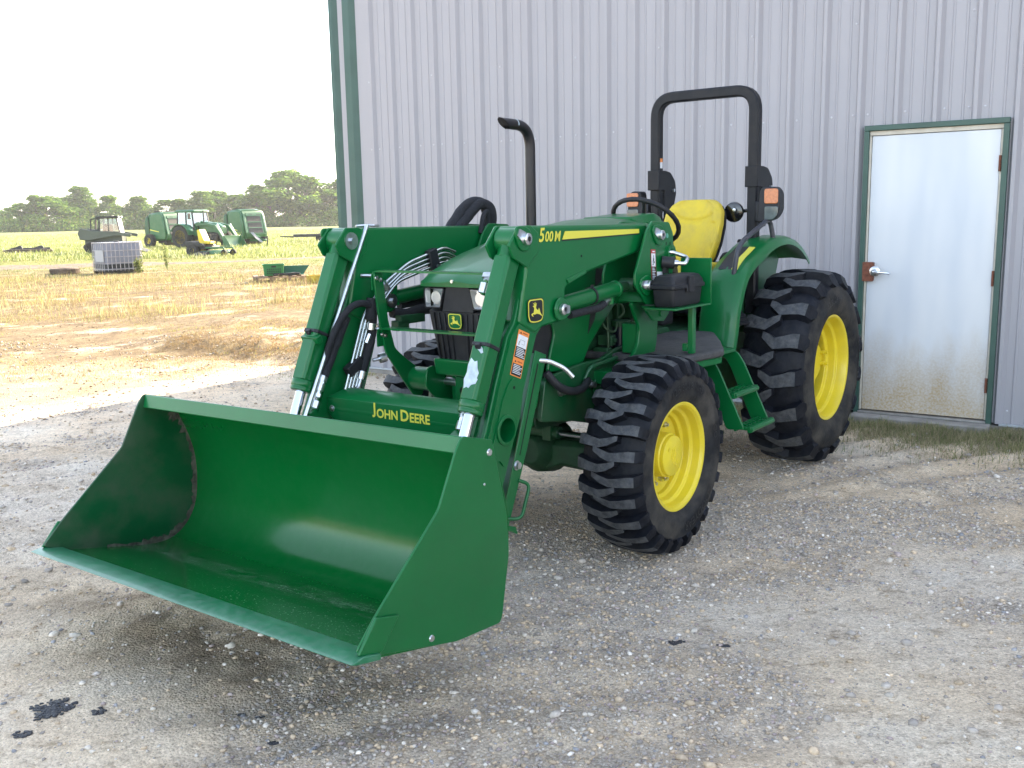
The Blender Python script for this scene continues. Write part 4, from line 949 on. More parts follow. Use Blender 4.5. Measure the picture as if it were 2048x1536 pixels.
mb = MB(); rings = []
for k in range(17):
    u = k/16; x = .44+.44*u; h = .215+.02*math.sin(u*3.1); t_ = .06*math.sin(math.pi*min(1, max(.05, u*.9+.08)))**.5
    rings.append([(x, .035+h*math.copysign(abs(math.cos(a))**.5, math.cos(a)), 1.285+t_*math.copysign(abs(math.sin(a))**.6, math.sin(a))+.02*(abs(math.cos(a))**4)+(-.03*max(0, u-.8)*5)) for a in np.linspace(0, 2*math.pi, 25)[:-1]])
mb.loft(rings); mb.build('seat_cushion', YELSEAT, seat, smooth=60)
mb = MB(); rings = []
for k in range(13):
    v = k/12; h = float(seat_outline(v))+.002; z = 1.30+.418*v; xf = .535-.13*v
    rings.append([(xf-.045-.03*(1-abs(a)**3), .016+h*a, z) for a in np.linspace(-1, 1, 13)]+[(xf-.035, .016+h*a*.99, z) for a in np.linspace(1, -1, 5)])
mb.loft(rings); mb.build('seat_shell', PLASTIC, seat, smooth=50)
mb = MB(); mb.box(.45, .85, -.16, .22, 1.03, 1.24); mb.box(.40, .92, -.20, .26, 1.20, 1.25); mb.build('seat_base', BLACK, TR, bevel=.02)
mb = MB(); mb.box(.48, .60, .245, .285, 1.24, 1.335); mb.build('armrest_bracket', PLASTIC, TR, bevel=.008)
b = MB(); b.box(.50, .56, .29, .315, 1.31, 1.335); b.build('seat_belt_buckle', mat('red_buckle', (.55, .12, .05), .4), TR, bevel=.004)
mb = MB(); mb.box(-.18, .42, -.30, .30, 1.0, 1.30); mb.prism([(.42, 1.0), (.75, .98), (.60, 1.22), (.42, 1.25)], .26, .33); mb.cyl((.1, .27, 1.30), (.1, .27, 1.40), .012, 8); mb.lathe((.1, .27, 1.39), (0, 0, 1), [(0, .0), (0, .018), (.02, .022), (.035, .015), (.04, 0)], 10); mb.build('console', GLOSSB if False else PLASTIC, TR, bevel=.015)
mb = MB(); mb.box(-.25, .27, .17, .30, 1.05, 1.40); mb.prism([(.27, 1.05), (.46, 1.05), (.45, 1.36), (.40, 1.39), (.27, 1.40)], .19, .305); mb.build('control_console', PLASTIC, TR, bevel=.02)
mb = MB(); mb.cyl((.22, .235, 1.40), (.22, .235, 1.45), .010, 8); mb.lathe((.22, .235, 1.44), (0, 0, 1), [(0, 0), (0, .014), (.015, .018), (.028, .012), (.03, 0)], 10); mb.build('control_knob', PLASTIC, TR)
mb = MB(); mb.lathe((.30, .325, 1.26), (0, .4, 1), [(0, 0), (0, .032), (.012, .030), (.018, .012), (.018, 0)], 16); mb.build('pale_knob', mat('cream_knob', (.55, .60, .50), .4), TR)
mb = MB()
for k in range(5): mb.lathe((.52, .30, .95+.022*k), (0, 0, 1), [(0, .02), (0, .15-.02*k), (.012, .155-.022*k), (.022, .12-.02*k)], 20)
mb.build('lever_boot', FABRIC, TR, smooth=50)
pipe('control_lever', [(.54, .30, 1.0), (.60, .31, 1.10), (.60, .31, 1.22), (.57, .31, 1.30)], .007, BLACK, TR)

# ---- roll bar, marker lamps, work lamp, hand rails
pth = fillet([(.29, -.345, 1.0), (.29, -.345, 2.40), (.29, .355, 2.40), (.29, .355, 1.0)], .13, 8)
mb = MB(); mb.tube(pth, .03, 8, True, sq=(.034, .034)); rops = mb.build('roll_bar', BLACK, TR, smooth=35)
for sgn, yc in ((1, .355), (-1, -.345)):
    mb = MB(); mb.box(.245, .338, yc-.043, yc+.043, 1.80, 1.93); 
    mb.prism(round2([(.24, 1.93), (.17, 1.92), (.10, 1.86), (.085, 1.78), (.13, 1.66), (.19, 1.55), (.255, 1.55), (.255, 1.93)], .02), yc+.034, yc+.043)
    mb.prism(round2([(.24, 1.93), (.17, 1.92), (.10, 1.86), (.085, 1.78), (.13, 1.66), (.19, 1.55), (.255, 1.55), (.255, 1.93)], .02), yc-.043, yc-.034)
    mb.build('hinge_bracket', BLACK, rops, bevel=.003)
    for (x, z) in ((.14, 1.80), (.20, 1.60), (.23, 1.58)):
        b = MB(); b.cyl((x, yc-.058, z), (x, yc+.058, z), .011, 8); b.build('hinge_pin', ZINC, rops, smooth=30)
    mb = MB(); mb.prism([(.3265, 1.83), (.3265, 1.90), (.329, 1.90), (.329, 1.83)], yc-.010, yc+.010); mb.build('slot', FLATBLACK, rops)
mb = MB(); mb.mi(0); mb.box(.273, .305, -.3108, -.3098, 1.945, 1.985); mb.mi(1); mb.box(.273, .305, -.3108, -.3098, 1.985, 2.01); mb.build('roll_bar_label', [WHITE, ORANGE], rops, smooth=0)
for sgn in (1, -1):
    o_ = .075 if sgn > 0 else .075
    y0 = .405 if sgn > 0 else .405; y1 = .555 if sgn > 0 else .530
    out = [(y0+.02, 1.775), (y0+.03, 1.795), (y1-.03, 1.798), (y1, 1.76), (y1+.002, 1.65), (y1-.03, 1.60), (y1-.09, 1.580), (y0, 1.578)]
    out = round2([(sgn*a, b) for a, b in out], .022)
    mb = MB(); mb.prism(out, .28, .362, 'x'); mb.box(.27, .34, *sorted((sgn*(.385), sgn*(y0+.02))), 1.585, 1.71); ml = mb.build('marker_light', PLASTIC, TR, bevel=.008)
    yc = sgn*(y0+y1)/2+sgn*.022
    q = round2([(yc-.045, 1.693), (yc+.045, 1.693), (yc+.045, 1.785), (yc-.045, 1.785)], .016); mb = MB(); mb.prism(q, .360, .370, 'x'); mb.build('amber_lens', AMBER, ml, bevel=.004)
    q = round2([(yc-.043, 1.592), (yc+.015, 1.594), (yc+.045, 1.625), (yc+.045, 1.676), (yc-.043, 1.676)], .012); mb = MB(); mb.prism(q, .360, .368, 'x'); mb.build('clear_lens', CLEAR, ml, bevel=.004)
mb = MB(); mb.lathe((.36, .245, 1.645), (-1, 0, 0), [(0, 0), (-.0, .045), (.006, .062), (.02, .066), (.05, .056), (.075, .035), (.088, .012), (.09, 0)], 28); mb.cyl((.31, .245, 1.645), (.31, .33, 1.655), .012, 8)
wl_ = mb.build('work_light', GLOSSB, TR, smooth=50)
mb = MB(); mb.lathe((.372, .262, 1.658), (1, 0, 0), [(0, .012), (.008, .011), (.010, 0)], 8); mb.build('lamp_bolt', ZINC, wl_)
for sgn in (1, -1):
    pipe('hand_rail', [(.78, sgn*.44, 1.10), (.79, sgn*.455, 1.28), (.775, sgn*.470, 1.425), (.70, sgn*.47, 1.475), (.42, sgn*.47, 1.565), (.345, sgn*.47, 1.59), (.30, sgn*.475, 1.575), (.27, sgn*.49, 1.44)], .015, mat('grey_vinyl_tube', (.045, .047, .058), .42, var=.2, vscale=12, bump=.05, bscale=200), TR, .05, 12)

# ---- fenders
path = [(.955, .86), (.925, .95), (.895, 1.08), (.80, 1.255), (.69, 1.335), (.575, 1.382), (.447, 1.432), (.298, 1.467), (.133, 1.476), (.0, 1.455), (-.098, 1.42), (-.19, 1.372), (-.262, 1.322)]
path = [(p.x, p.z) for p in smooth_path([(a, 0, b) for a, b in path], 4)]
for sgn in (1, -1):
    rings = []
    for i, (x, z) in enumerate(path):
        a = Vector(path[max(i-1, 0)]); c = Vector(path[min(i+1, len(path)-1)]); d = (c-a).normalized(); nr = Vector((d.y, -d.x))
        if nr.dot(Vector((x-.1, z-.7))) < 0: nr = -nr
        def P(y, off): q = Vector((x, z))+nr*off; return (q.x, sgn*y, q.y)
        rings.append([P(.300, -.004), P(.300, .004), P(.315, .012), P(.40, .020), P(.49, .014), P(.522, .0), P(.534, -.020), P(.536, -.042), P(.531, -.042), P(.527, -.022), P(.515, -.008), P(.40, .008), P(.31, .002)])
    mb = MB(); mb.loft(rings)
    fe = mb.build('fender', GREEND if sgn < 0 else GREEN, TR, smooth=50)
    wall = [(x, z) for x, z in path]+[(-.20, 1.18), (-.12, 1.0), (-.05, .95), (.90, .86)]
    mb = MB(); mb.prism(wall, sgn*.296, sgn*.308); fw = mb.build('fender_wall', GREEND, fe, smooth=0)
    for (x, z) in ((.46, 1.27), (.33, 1.24), (.29, 1.27), (.24, 1.16), (.42, 1.30)):
        b = MB(); b.cyl((x, sgn*.308, z), (x, sgn*.314, z), .011, 10); b.build('fender_bolt', CASTING, fw)
    b = MB(); b.tube(fillet([(.50, sgn*.312, 1.30), (.49, sgn*.312, 1.22), (.46, sgn*.312, 1.20), (.36, sgn*.312, 1.20), (.30, sgn*.312, 1.16)], .03), .005, 6); b.tube(fillet([(.385, sgn*.312, 1.20), (.37, sgn*.312, 1.0)], .02), .006, 6); b.build('wiring', FLATBLACK, fw, smooth=50)
    # warning label on the front slope
    ii = [k for k, (x, z) in enumerate(path) if .50 < x < .80]
    lb = MB()
    for k0, k1 in zip(ii, ii[1:]):
        (x0, z0), (x1, z1) = path[k0], path[k1]
        lb.mi(0 if k0 != ii[0] else 1); e = .0245
        lb.mi(0); lb.add([(x0, sgn*.345, z0+e), (x1, sgn*.345, z1+e), (x1, sgn*.43, z1+e), (x0, sgn*.43, z0+e)], [(0, 1, 2, 3)])
        lb.mi(1); lb.add([(x0, sgn*.430, z0+e), (x1, sgn*.430, z1+e), (x1, sgn*.470, z1+e-.003), (x0, sgn*.470, z0+e-.003)], [(0, 1, 2, 3)])
    lb.build('fender_label', [INK, DECAL], fe, smooth=0, recalc=False)

# ---- platform and steps (left), platform (right)
mb = MB(); mb.prism(round2([(.93, .10), (2.02, .10), (2.02, .72), (1.60, .78), (1.30, .62), (.93, .40)], .04), .905, .945, 'z'); mb.prism(round2([(.93, -.10), (2.0, -.10), (2.0, -.62), (.93, -.40)], .04), .905, .945, 'z')
mb.build('platform_mat', WORN, TR, bevel=.012)
mb = MB(); mb.prism([(.92, .08), (2.0, .08), (2.0, .70), (1.60, .765), (1.28, .60), (.92, .39)], .868, .904, 'z'); mb.prism([(.92, -.08), (1.98, -.08), (1.98, -.6), (.92, -.39)], .868, .904, 'z'); mb.box(.92, 1.2, -.3, .3, .80, .868)
mb.build('platform', GREEN, TR, bevel=.005)
def stepplate(X, dy):
    o = [(.50, .895), (.60, .895), (.672, .872), (.712, .815), (.862, .508), (.760, .498), (.628, .790), (.595, .838), (.50, .842)]
    return round2([(y+dy, z) for y, z in o], .02)
mb = MB(); mb.prism(stepplate(1.52, .0), 1.505, 1.517, 'x'); mb.prism(stepplate(1.2, 0.0), 1.185, 1.197, 'x')
mb.box(1.19, 1.515, .50, .66, .875, .893)
st = mb.build('step_ladder', GREEN, TR, bevel=.003)
for (y, z) in ((.79, .694), (.885, .520)):
    mb = MB(); mb.box(1.197, 1.505, y-.012, y+.008, z-.028, z+.004); mb.box(1.197, 1.505, y-.09, y-.075, z-.028, z)
    for k in range(6): mb.box(1.21+.057*k, 1.216+.057*k, y-.09, y, z-.018, z+.001)
    for k in (1, 2): mb.box(1.197, 1.505, y-.09+.026*k, y-.086+.026*k, z-.018, z-.001)
    mb.tube([(1.205, y+.006, z-.012), (1.50, y+.006, z-.012)], .014, 8); mb.build('tread', GREEN, st, bevel=.002)

# ------------------------------------------------------------------ front loader (parts of the tractor)
UP = [(2.04, 1.602), (2.967, 1.610), (3.068, 1.610), (3.085, 1.585), (3.106, 1.535), (3.035, 1.490), (3.035, 1.430), (3.087, 1.216), (2.972, 1.161), (2.926, 1.184), (2.79, 1.195), (2.752, 1.225), (2.745, 1.333), (2.707, 1.361), (2.667, 1.374), (2.581, 1.393), (2.115, 1.466), (2.03, 1.50), (1.98, 1.55)]
LOW = [(3.035, 1.47), (3.075, 1.22), (3.134, 1.164), (3.216, .978), (3.283, .809), (3.36, .655), (3.47, .52), (3.60, .44), (3.62, .34), (3.55, .30), (3.42, .31), (3.32, .37), (3.232, .514), (3.149, .693), (3.081, .835), (3.068, .909), (2.961, 1.155), (2.85, 1.24), (2.80, 1.40)]
def prism_hole(mb, o, cx, cz, r, ya, yb, n=32):
    """a plate outline with a round hole through it"""
    h = disc(cx, cz, r, n); allp = list(o)+h; m = len(o); N_ = len(allp)
    tri = tessellate_polygon([[Vector((x, z, 0)) for x, z in o], [Vector((x, z, 0)) for x, z in h]])
    vs = [(x, ya, z) for x, z in allp]+[(x, yb, z) for x, z in allp]
    fs = [tuple(t) for t in tri]+[tuple(N_+i for i in t[::-1]) for t in tri]
    fs += [(i, (i+1) % m, N_+(i+1) % m, N_+i) for i in range(m)]+[(m+i, m+(i+1) % n, N_+m+(i+1) % n, N_+m+i) for i in range(n)]
    return mb.add(vs, fs)
def pin(parent, x, z, y, sgn, ang):
    """pivot boss with its keeper plate and pin head on an outer face"""
    c, s = math.cos(ang), math.sin(ang)
    o = [(x+r_*math.cos(t+ang), z+r_*math.sin(t+ang)) for r_, t in [(.052, 1.1), (.052, 1.8), (.052, 2.5), (.052, 3.2), (.052, 3.9), (.052, 4.6), (.052, 5.2), (.062, 5.9), (.076, 6.2), (.076, .25)]]
    mb = MB(); mb.prism(round2(o, .012), y, y+sgn*.010); bo = mb.build('pivot_boss', GREEN, parent, bevel=.004)
    mb = MB(); mb.prism(round2([(x+c*.058-s*.016, z+s*.058+c*.016), (x+c*.058+s*.016, z+s*.058-c*.016), (x+.025*s, z-.025*c), (x-.025*c, z-.025*s), (x-.025*s, z+.025*c)], .006), y+sgn*.010, y+sgn*.014)
    mb.lathe((x, y+sgn*.023, z), (0, sgn, 0), [(-.01, .025), (.004, .024), (.008, .018), (.008, .011), (.0, .010), (.0, 0)], 22)
    mb.build('pivot_pin', ZINC, bo if False else parent, smooth=40)
    mb = MB(); mb.cyl((x, y+sgn*.0232, z), (x, y+sgn*.0245, z), .0095, 12); mb.build('grease_recess', FLATBLACK, parent, smooth=0)
def label(parent, name, corners, fn, kind):
    """corners of a sticker on an arm face given in x,z; rows from the top"""
    (ax, az), (bx, bz), (cx_, cz_), = corners       # top-left, top-right, bottom-left
    def P(u, v, d=0): return fn(ax+(bx-ax)*u+(cx_-ax)*v, az+(bz-az)*u+(cz_-az)*v, d)
    mb = MB()
    def q(u0, v0, u1, v1, mi, d): mb.mi(mi); mb.add([P(u0, v0, d), P(u1, v0, d), P(u1, v1, d), P(u0, v1, d)], [(0, 1, 2, 3)])
    if kind == 'warn':
        q(0, 0, 1, 1, 0, .001)
        q(.06, .10, .94, .36, 1, .0016); q(.06, .36, .94, .60, 2, .0016); q(.06, .73, .94, .98, 2, .0016)
        for k in range(6): q(.14, .385+.034*k, .14+.62+.1*((k*37) % 3), .40+.034*k, 1, .002)
        for k in range(6): q(.14, .75+.034*k, .14+.60+.1*((k*53) % 3), .765+.034*k, 1, .002)
        # pictogram strokes: machine outline and a figure
        for a in ((.30, .20, .72, .205), (.72, .20, .735, .29), (.45, .285, .735, .29), (.30, .20, .315, .27), (.22, .24, .26, .31), (.18, .31, .30, .318)): q(*a, 2, .002)
        mb.mi(2)
        for v0 in (.02, .645): mb.add([P(.16, v0+.055, .002), P(.24, v0+.01, .002), P(.32, v0+.055, .002)], [(0, 1, 2)])
        for v0 in (.035, .66): q(.42, v0, .86, v0+.025, 3, .002)
        return mb.build(name, [ORANGE, WHITE, INK, mat('orange_ink', (.40, .10, .03), .5)], parent, smooth=0, recalc=False)
    else:
        q(0, 0, 1, 1, 3, .001); q(.08, .02, .92, .11, 3, .0016); q(.08, .12, .92, .52, 1, .0016); q(.08, .53, .92, .98, 2, .0016)
        for k in range(8): q(.16, .56+.05*k, .16+.5+.1*((k*37) % 3), .583+.05*k, 1, .002)
        for a in ((.45, .18, .55, .27), (.40, .27, .62, .36), (.35, .36, .45, .46), (.55, .36, .72, .42), (.2, .46, .5, .475)): q(*a, 2, .002)
        q(.3, .045, .85, .085, 1, .002)
        return mb.build(name, [ORANGE, WHITE, INK, REDL], parent, smooth=0, recalc=False)

for sgn in (1, -1):
    mb = MB()
    mb.prism(UP, sgn*.440, sgn*.560)
    arm = mb.build('loader_arm', GREEN, TR, bevel=.012, seg=3)
    # outer and inner plates
    lowp = round2(LOW, .01)
    mb = MB(); prism_hole(mb, lowp, 3.189, .787, .055, sgn*.452, sgn*.552); mb.build('lower_arm', GREEN, arm, smooth=0)
    for (ya, yb) in ((.462, .484), (.520, .542)):
        mb = MB(); mb.prism([(3.05, 1.35), (3.10, 1.22), (3.147, 1.168), (3.229, .983), (3.297, .814), (3.372, .662), (3.35, .655), (3.27, .80), (3.20, .97), (3.12, 1.16), (3.06, 1.22), (3.03, 1.35)], sgn*ya, sgn*yb); mb.build('arm_rib', GREEN, arm, bevel=.004)
    gus = [(3.068, 1.20), (2.972, 1.158), (2.926, 1.180), (2.79, 1.19), (2.748, 1.22), (2.742, 1.30), (2.85, 1.42), (3.02, 1.42), (3.072, 1.24)]
    mb = MB(); mb.prism([(2.73, 1.355), (2.745, 1.375), (2.60, 1.407), (2.585, 1.393)], sgn*.535, sgn*.568); mb.build('gusset', GREEN, arm, bevel=.003)
    # ears that carry the bucket cylinder
    ear = round2([(3.00, 1.612), (3.085, 1.612), (3.155, 1.535), (3.125, 1.485), (3.03, 1.44), (2.95, 1.50), (2.95, 1.58)], .006)
    for (ya, yb) in ((.437, .449), (.553, .565)):
        mb = MB(); mb.prism(ear, sgn*ya, sgn*yb); mb.build('cylinder_ear', GREEN, arm, bevel=.004)
    pin(arm, 3.056, 1.558, sgn*.565, sgn, R(30)); pin(arm, 2.801, 1.250, sgn*.566, sgn, R(185))
    # washer and bolt heads on the inner side
    mb = MB(); mb.cyl((3.056, sgn*.437, 1.55), (3.056, sgn*.431, 1.55), .040, 20); mb.tube([(3.056, sgn*.431, 1.55), (3.056, sgn*.418, 1.55)], .016, 6); mb.build('pivot_bolt', ZINC, arm, smooth=35)
    mb = MB(); mb.cyl((2.801, sgn*.44, 1.25), (2.801, sgn*.432, 1.25), .035, 20); mb.tube([(2.801, sgn*.432, 1.25), (2.801, sgn*.418, 1.25)], .014, 6); mb.build('pivot_bolt', ZINC, arm, smooth=35)
    # cross-tube end with its hole
    mb = MB(); mb.lathe((3.189, sgn*.552, .787), (0, sgn, 0), [(.004, .064), (.012, .064), (.014, .060), (.014, .051), (-.11, .051)], 32, arc='open'); mb.build('tube_end', GREEN, arm, smooth=40)
    # doubler plate with a rounded top on the lower arm
    dbl = [(3.07, .92), (3.10, .985), (3.135, .995), (3.165, .975), (3.205, .915), (3.262, .775), (3.30, .70), (3.265, .655), (3.235, .672), (3.205, .63), (3.19, .66), (3.12, .765), (3.09, .83)]
    mb = MB(); prism_hole(mb, round2(dbl, .015), 3.189, .787, .056, sgn*.5525, sgn*.558); mb.build('doubler_plate', GREEN, arm, smooth=0)
    fO = (lambda s: (lambda x, z, d=0: (x, s*(.5605+d), z)))(sgn)
    f2 = (lambda s: (lambda x, z, d=0: (x, s*(.5525+d), z)))(sgn)
    if sgn > 0:
        label(arm, 'warning_label', [(3.083, 1.193), (3.010, 1.165), (3.150, 1.012)], f2, 'warn')
        emblem('arm_emblem', lambda u, v, d: (2.980-u, .5605+d+.005, 1.259+v), .107, [DECAL, INK, DECAL], arm, .0008)
        mb = MB(); lay_text(mb, [('5', 1.35), ('00', 1.0), (' ', .12), ('M', 1.0)], .155, lambda x, y: (2.868-x-y*.2, .5625, 1.541+y), .022, .10)
        mb.build('lettering', DECAL, arm, smooth=0, recalc=False)
        mb = MB(); mb.add([(2.750, .5622, 1.582), (2.772, .5622, 1.547), (2.112, .5622, 1.557), (2.112, .5622, 1.577)], [(0, 1, 2, 3)]); mb.build('stripe', DECAL, arm, smooth=0, recalc=False)
        mb = MB(); mb.add([(2.774, .5619, 1.5455), (2.778, .5619, 1.5400), (2.108, .5619, 1.551), (2.110, .5619, 1.556)], [(0, 1, 2, 3)]); mb.build('stripe_dark_line', INK, arm, smooth=0, recalc=False)  # thin dark line below the yellow stripe
        for (x, z) in ((2.62, 1.47), (3.0, 1.52)):
            mb = MB(); mb.cyl((x, .5604, z), (x, .5612, z), .006, 10); mb.build('small_hole', FLATBLACK, arm, smooth=0)
        mb = MB(); mb.cyl((3.13, .558, .955), (3.13, .559, .955), .007, 10); mb.build('small_hole', FLATBLACK, arm, smooth=0)
    # ---- mast and its foot
    MAST = round2([(2.045, 1.613), (1.875, 1.605), (1.832, 1.548), (1.834, 1.190), (1.90, 1.19), (2.10, 1.213), (2.21, 1.315), (2.21, 1.365), (2.10, 1.566)], .012)
    mb = MB(); mb.prism(MAST, sgn*.585, sgn*.598); mast = mb.build('loader_mast', GREEN, TR, bevel=.003)
    mb = MB(); mb.prism(MAST, sgn*.410, sgn*.423); mb.build('mast_inner_plate', GREEN, mast, bevel=.003)
    mb = MB(); mb.prism([(1.84, 1.19), (1.90, 1.19), (1.90, 1.56), (1.84, 1.54)], sgn*.423, sgn*.585); mb.prism([(1.95, 1.20), (2.08, 1.22), (2.06, 1.29), (1.95, 1.27)], sgn*.423, sgn*.585); mb.build('mast_web', GREEN, mast, bevel=.003)
    mb = MB(); mb.prism(round2([(2.11, 1.205), (1.85, 1.185), (1.84, 1.15), (1.897, 1.112), (2.0, 1.122)], .01), sgn*.570, sgn*.584); mb.cyl((1.93, sgn*.584, 1.155), (1.93, sgn*.592, 1.155), .018, 12); mb.build('mast_saddle', GREEN, mast, bevel=.003)
    FOOT = round2([(2.09, 1.22), (1.84, 1.20), (1.815, 1.10), (1.825, .99), (1.865, .90), (1.93, .84), (2.10, .80), (2.22, .82), (2.20, .90), (2.10, .93), (2.02, .99), (2.0, 1.08)], .03)
    mb = MB(); mb.prism(FOOT, sgn*.485, sgn*.505); mb.prism([(2.0, 1.1), (1.84, 1.1), (1.84, .95), (2.0, .95)], sgn*.40, sgn*.49); mb.box(1.95, 2.2, *sorted((sgn*.35, sgn*.495)), .815, .88); mb.build('mast_foot', GREEN, mast, bevel=.004)
    pin(mast, 1.987, 1.544, sgn*.598, sgn, R(25)); pin(mast, 2.105, 1.306, sgn*.598, sgn, R(150-140))
    mb = MB(); mb.lathe((1.865, sgn*.598, 1.452), (0, sgn, 0), [(0, .042), (.012, .042), (.012, .020), (.004, .018), (.004, 0)], 22); mb.build('latch_boss', GREEN, mast, smooth=40)
    if sgn > 0:
        label(mast, 'danger_label', [(2.065, 1.478), (2.018, 1.475), (2.052, 1.318)], lambda x, z, d=0: (x, .5985+d, z), 'danger')
        mb = MB(); mb.add([(2.0, .5995, 1.366), (1.94, .5995, 1.363), (1.94, .5995, 1.30), (2.0, .5995, 1.30)], [(0, 1, 2, 3)]); mb.build('serial_label', WHITE, mast, smooth=0)
        mb = MB(); mb.cyl((1.900, .598, 1.538), (1.900, .602, 1.538), .012, 12); mb.build('plug', mat('teal_plug', (.10, .35, .25), .4), mast)
        mb = MB()
        for (x, z) in ((1.865, 1.50), (1.905, 1.50), (1.88, 1.345), (1.86, 1.345)): mb.box(x-.004, x+.004, .5975, .5985, z-.007, z+.007)
        mb.build('mast_slots', FLATBLACK, mast, smooth=0)
        mb = MB(); mb.mi(0); mb.cyl((1.952, .60, 1.412), (1.925, .655, 1.405), .030, 14); mb.mi(1); mb.cyl((1.925, .655, 1.405), (1.918, .672, 1.403), .017, 12); mb.tube(fillet([(1.92, .67, 1.404), (1.905, .705, 1.400), (1.865, .70, 1.43), (1.875, .62, 1.455), (1.885, .60, 1.457)], .03), .010, 8); mb.mi(0); mb.box(1.925, 1.955, .605, .625, 1.355, 1.385)
        mb.build('release_lever', [PLASTIC, ZINC], mast, smooth=45)
    # ---- lift cylinder
    a, bb = Vector((2.801, sgn*.502, 1.250)), Vector((2.105, sgn*.502, 1.306)); d = (bb-a).normalized()
    mb = MB(); mb.cyl(a+d*.045, a+d*.555, .037, 28); mb.lathe(a+d*.555, d, [(0, .037), (.004, .041), (.016, .041), (.022, .030), (.022, 0)], 28); mb.cyl(a-Vector((0, .035, 0)), a+Vector((0, .035, 0)), .034, 20); mb.box(a.x-.09, a.x-.01, a.y-.03, a.y+.03, a.z-.03, a.z+.03)
    lc = mb.build('lift_cylinder', GREEN, TR, smooth=40)
    mb = MB(); mb.cyl(a+d*.56, bb-d*.03, .022, 18); mb.cyl(bb-Vector((0, .04, 0)), bb+Vector((0, .04, 0)), .034, 18); mb.build('cylinder_rod', GREENM, lc, smooth=40)
    mb = MB(); mb.lathe(a+d*.34, d, [(0, .0375), (0, .042), (.014, .042), (.014, .0375)], 24); mb.box(*(sorted((a.x+d.x*.34-.02, a.x+d.x*.36))), a.y-.008, a.y+.010, a.z+d.z*.34+.036, a.z+d.z*.34+.052); mb.build('cable_tie', PLASTIC, lc, smooth=40)
    mb = MB(); mb.mi(0); mb.tube(smooth_path([a+d*.14+Vector((0, sgn*.02, -.052)), a+d*.26+Vector((0, sgn*.022, -.055)), a+d*.38+Vector((0, sgn*.02, -.060)), a+d*.44+Vector((0, sgn*.015, -.050))], 5), .018, 10); mb.mi(1); p0 = a+d*.44+Vector((0, sgn*.015, -.050)); p1 = a+d*.515+Vector((0, sgn*.005, -.035)); mb.cyl(p0, p0+(p1-p0)*.35, .017, 10); mb.tube([p0+(p1-p0)*.4, p0+(p1-p0)*.65], .016, 6); mb.cyl(p0+(p1-p0)*.65, p1, .010, 8); mb.mi(2); mb.cyl(p1-Vector((0, 0, .03)), p1+Vector((0, 0, .03)), .016, 10); mb.build('lift_hose', [FABRIC, ZINC, GREEN], lc, smooth=45)
    # ---- bucket cylinder: square-section barrel, chrome rod
    a, e = Vector((3.056, sgn*.502, 1.55)), Vector((3.352, sgn*.502, .878)); d = (e-a).normalized()
    mb = MB(); mb.tube([a+d*.075, a+d*.10, e-d*.05], .04, 8, True, sq=(.043, .043))
    mb.cyl(a-Vector((0, .05, 0)), a+Vector((0, .05, 0)), .056, 24); mb.tube([a, a+d*.08], .045, 20)
    mb.lathe(e-d*.05, d, [(0, .050), (.004, .053), (.030, .053), (.034, .050), (.040, .052), (.052, .050), (.054, .024), (.054, 0)], 28)
    bc = mb.build('bucket_cylinder', GREEN, TR, smooth=40, bevel=.003)
    mb = MB(); mb.cyl(e-d*.02, Vector((3.545, sgn*.502, .44)), .0235, 22); mb.build('chrome_rod', CHROME, bc, smooth=50)
    zt = a+d*.455
    mb = MB(); mb.tube([zt-d*.008, zt+d*.008], .05, 8, True, sq=(.0475, .0475)); mb.obox(zt+Vector((.048, sgn*.0, .01)), (.018, .024, .022), Matrix.Rotation(R(22), 3, 'Y')); mb.build('cable_tie', PLASTIC, bc, bevel=.003)
    # fittings and hose that follow the barrel on its inner side
    iy = sgn*(.502-.066)
    mb = MB(); mb.mi(0); mb.tube(smooth_path([(3.12, iy+sgn*.0, 1.20), (3.17, iy, 1.12), (3.215, iy, 1.03), (3.255, iy, .965), (3.27, iy, .94)], 5), [.030]*8+[.024]*13, 10)
    mb.mi(1); q0 = Vector((3.268, iy, .945)); q1 = Vector((3.345, iy, .79))
    for t0, t1, r_ in ((0, .18, .021), (.18, .24, .016), (.24, .44, .020), (.44, .52, .014), (.52, .62, .018), (.62, .72, .013), (.72, .92, .019)): mb.tube([q0+(q1-q0)*t0, q0+(q1-q0)*t1], r_, 8 if r_ < .02 else 12)
    mb.mi(2); mb.obox(q1+Vector((.01, 0, -.02)), (.04, .045, .045), Matrix.Rotation(R(22), 3, 'Y')); mb.build('bucket_hose', [FABRIC, ZINC, GREEN], bc, smooth=45)
    if sgn > 0:
        u = Vector((-d.z, 0, d.x))  # forward normal of the barrel
        if u.x < 0: u = -u
        mb = MB(); ctr = a+d*.575
        pts = [(-.06, -.022), (-.045, .0), (-.05, .012), (-.02, .022), (.0, .034), (.02, .030), (.026, .036), (.045, .030), (.05, .010), (.065, .0), (.06, -.012), (.068, -.024), (.05, -.028), (.03, -.034), (.0, -.026), (-.03, -.030)]
        mb.flat([ctr+d*p+Vector((0, q-.002, 0))+u*.0437 for p, q in pts])
        pts = [(-.115, .004), (-.105, .02), (-.085, .03), (-.08, .02), (-.09, .008), (-.10, -.008)]
        mb.flat([ctr+d*p+Vector((0, q, 0))+u*.0437 for p, q in pts]); mb.build('bare_patch', BARE, bc, smooth=0, recalc=False)
        mb = MB(); mb.mi(0); mb.tube(fillet([(3.075, .44, 1.405), (3.075, .39, 1.405), (3.082, .385, 1.36), (3.10, .38, 1.33)], .02), .012, 8); mb.mi(1); mb.tube([(3.075, .415, 1.405), (3.075, .375, 1.405)], .020, 6); mb.cyl((3.083, .383, 1.375), (3.098, .38, 1.335), .022, 12); mb.build('hose_elbow', [GREEN, ZINC], bc, smooth=40)
    else:
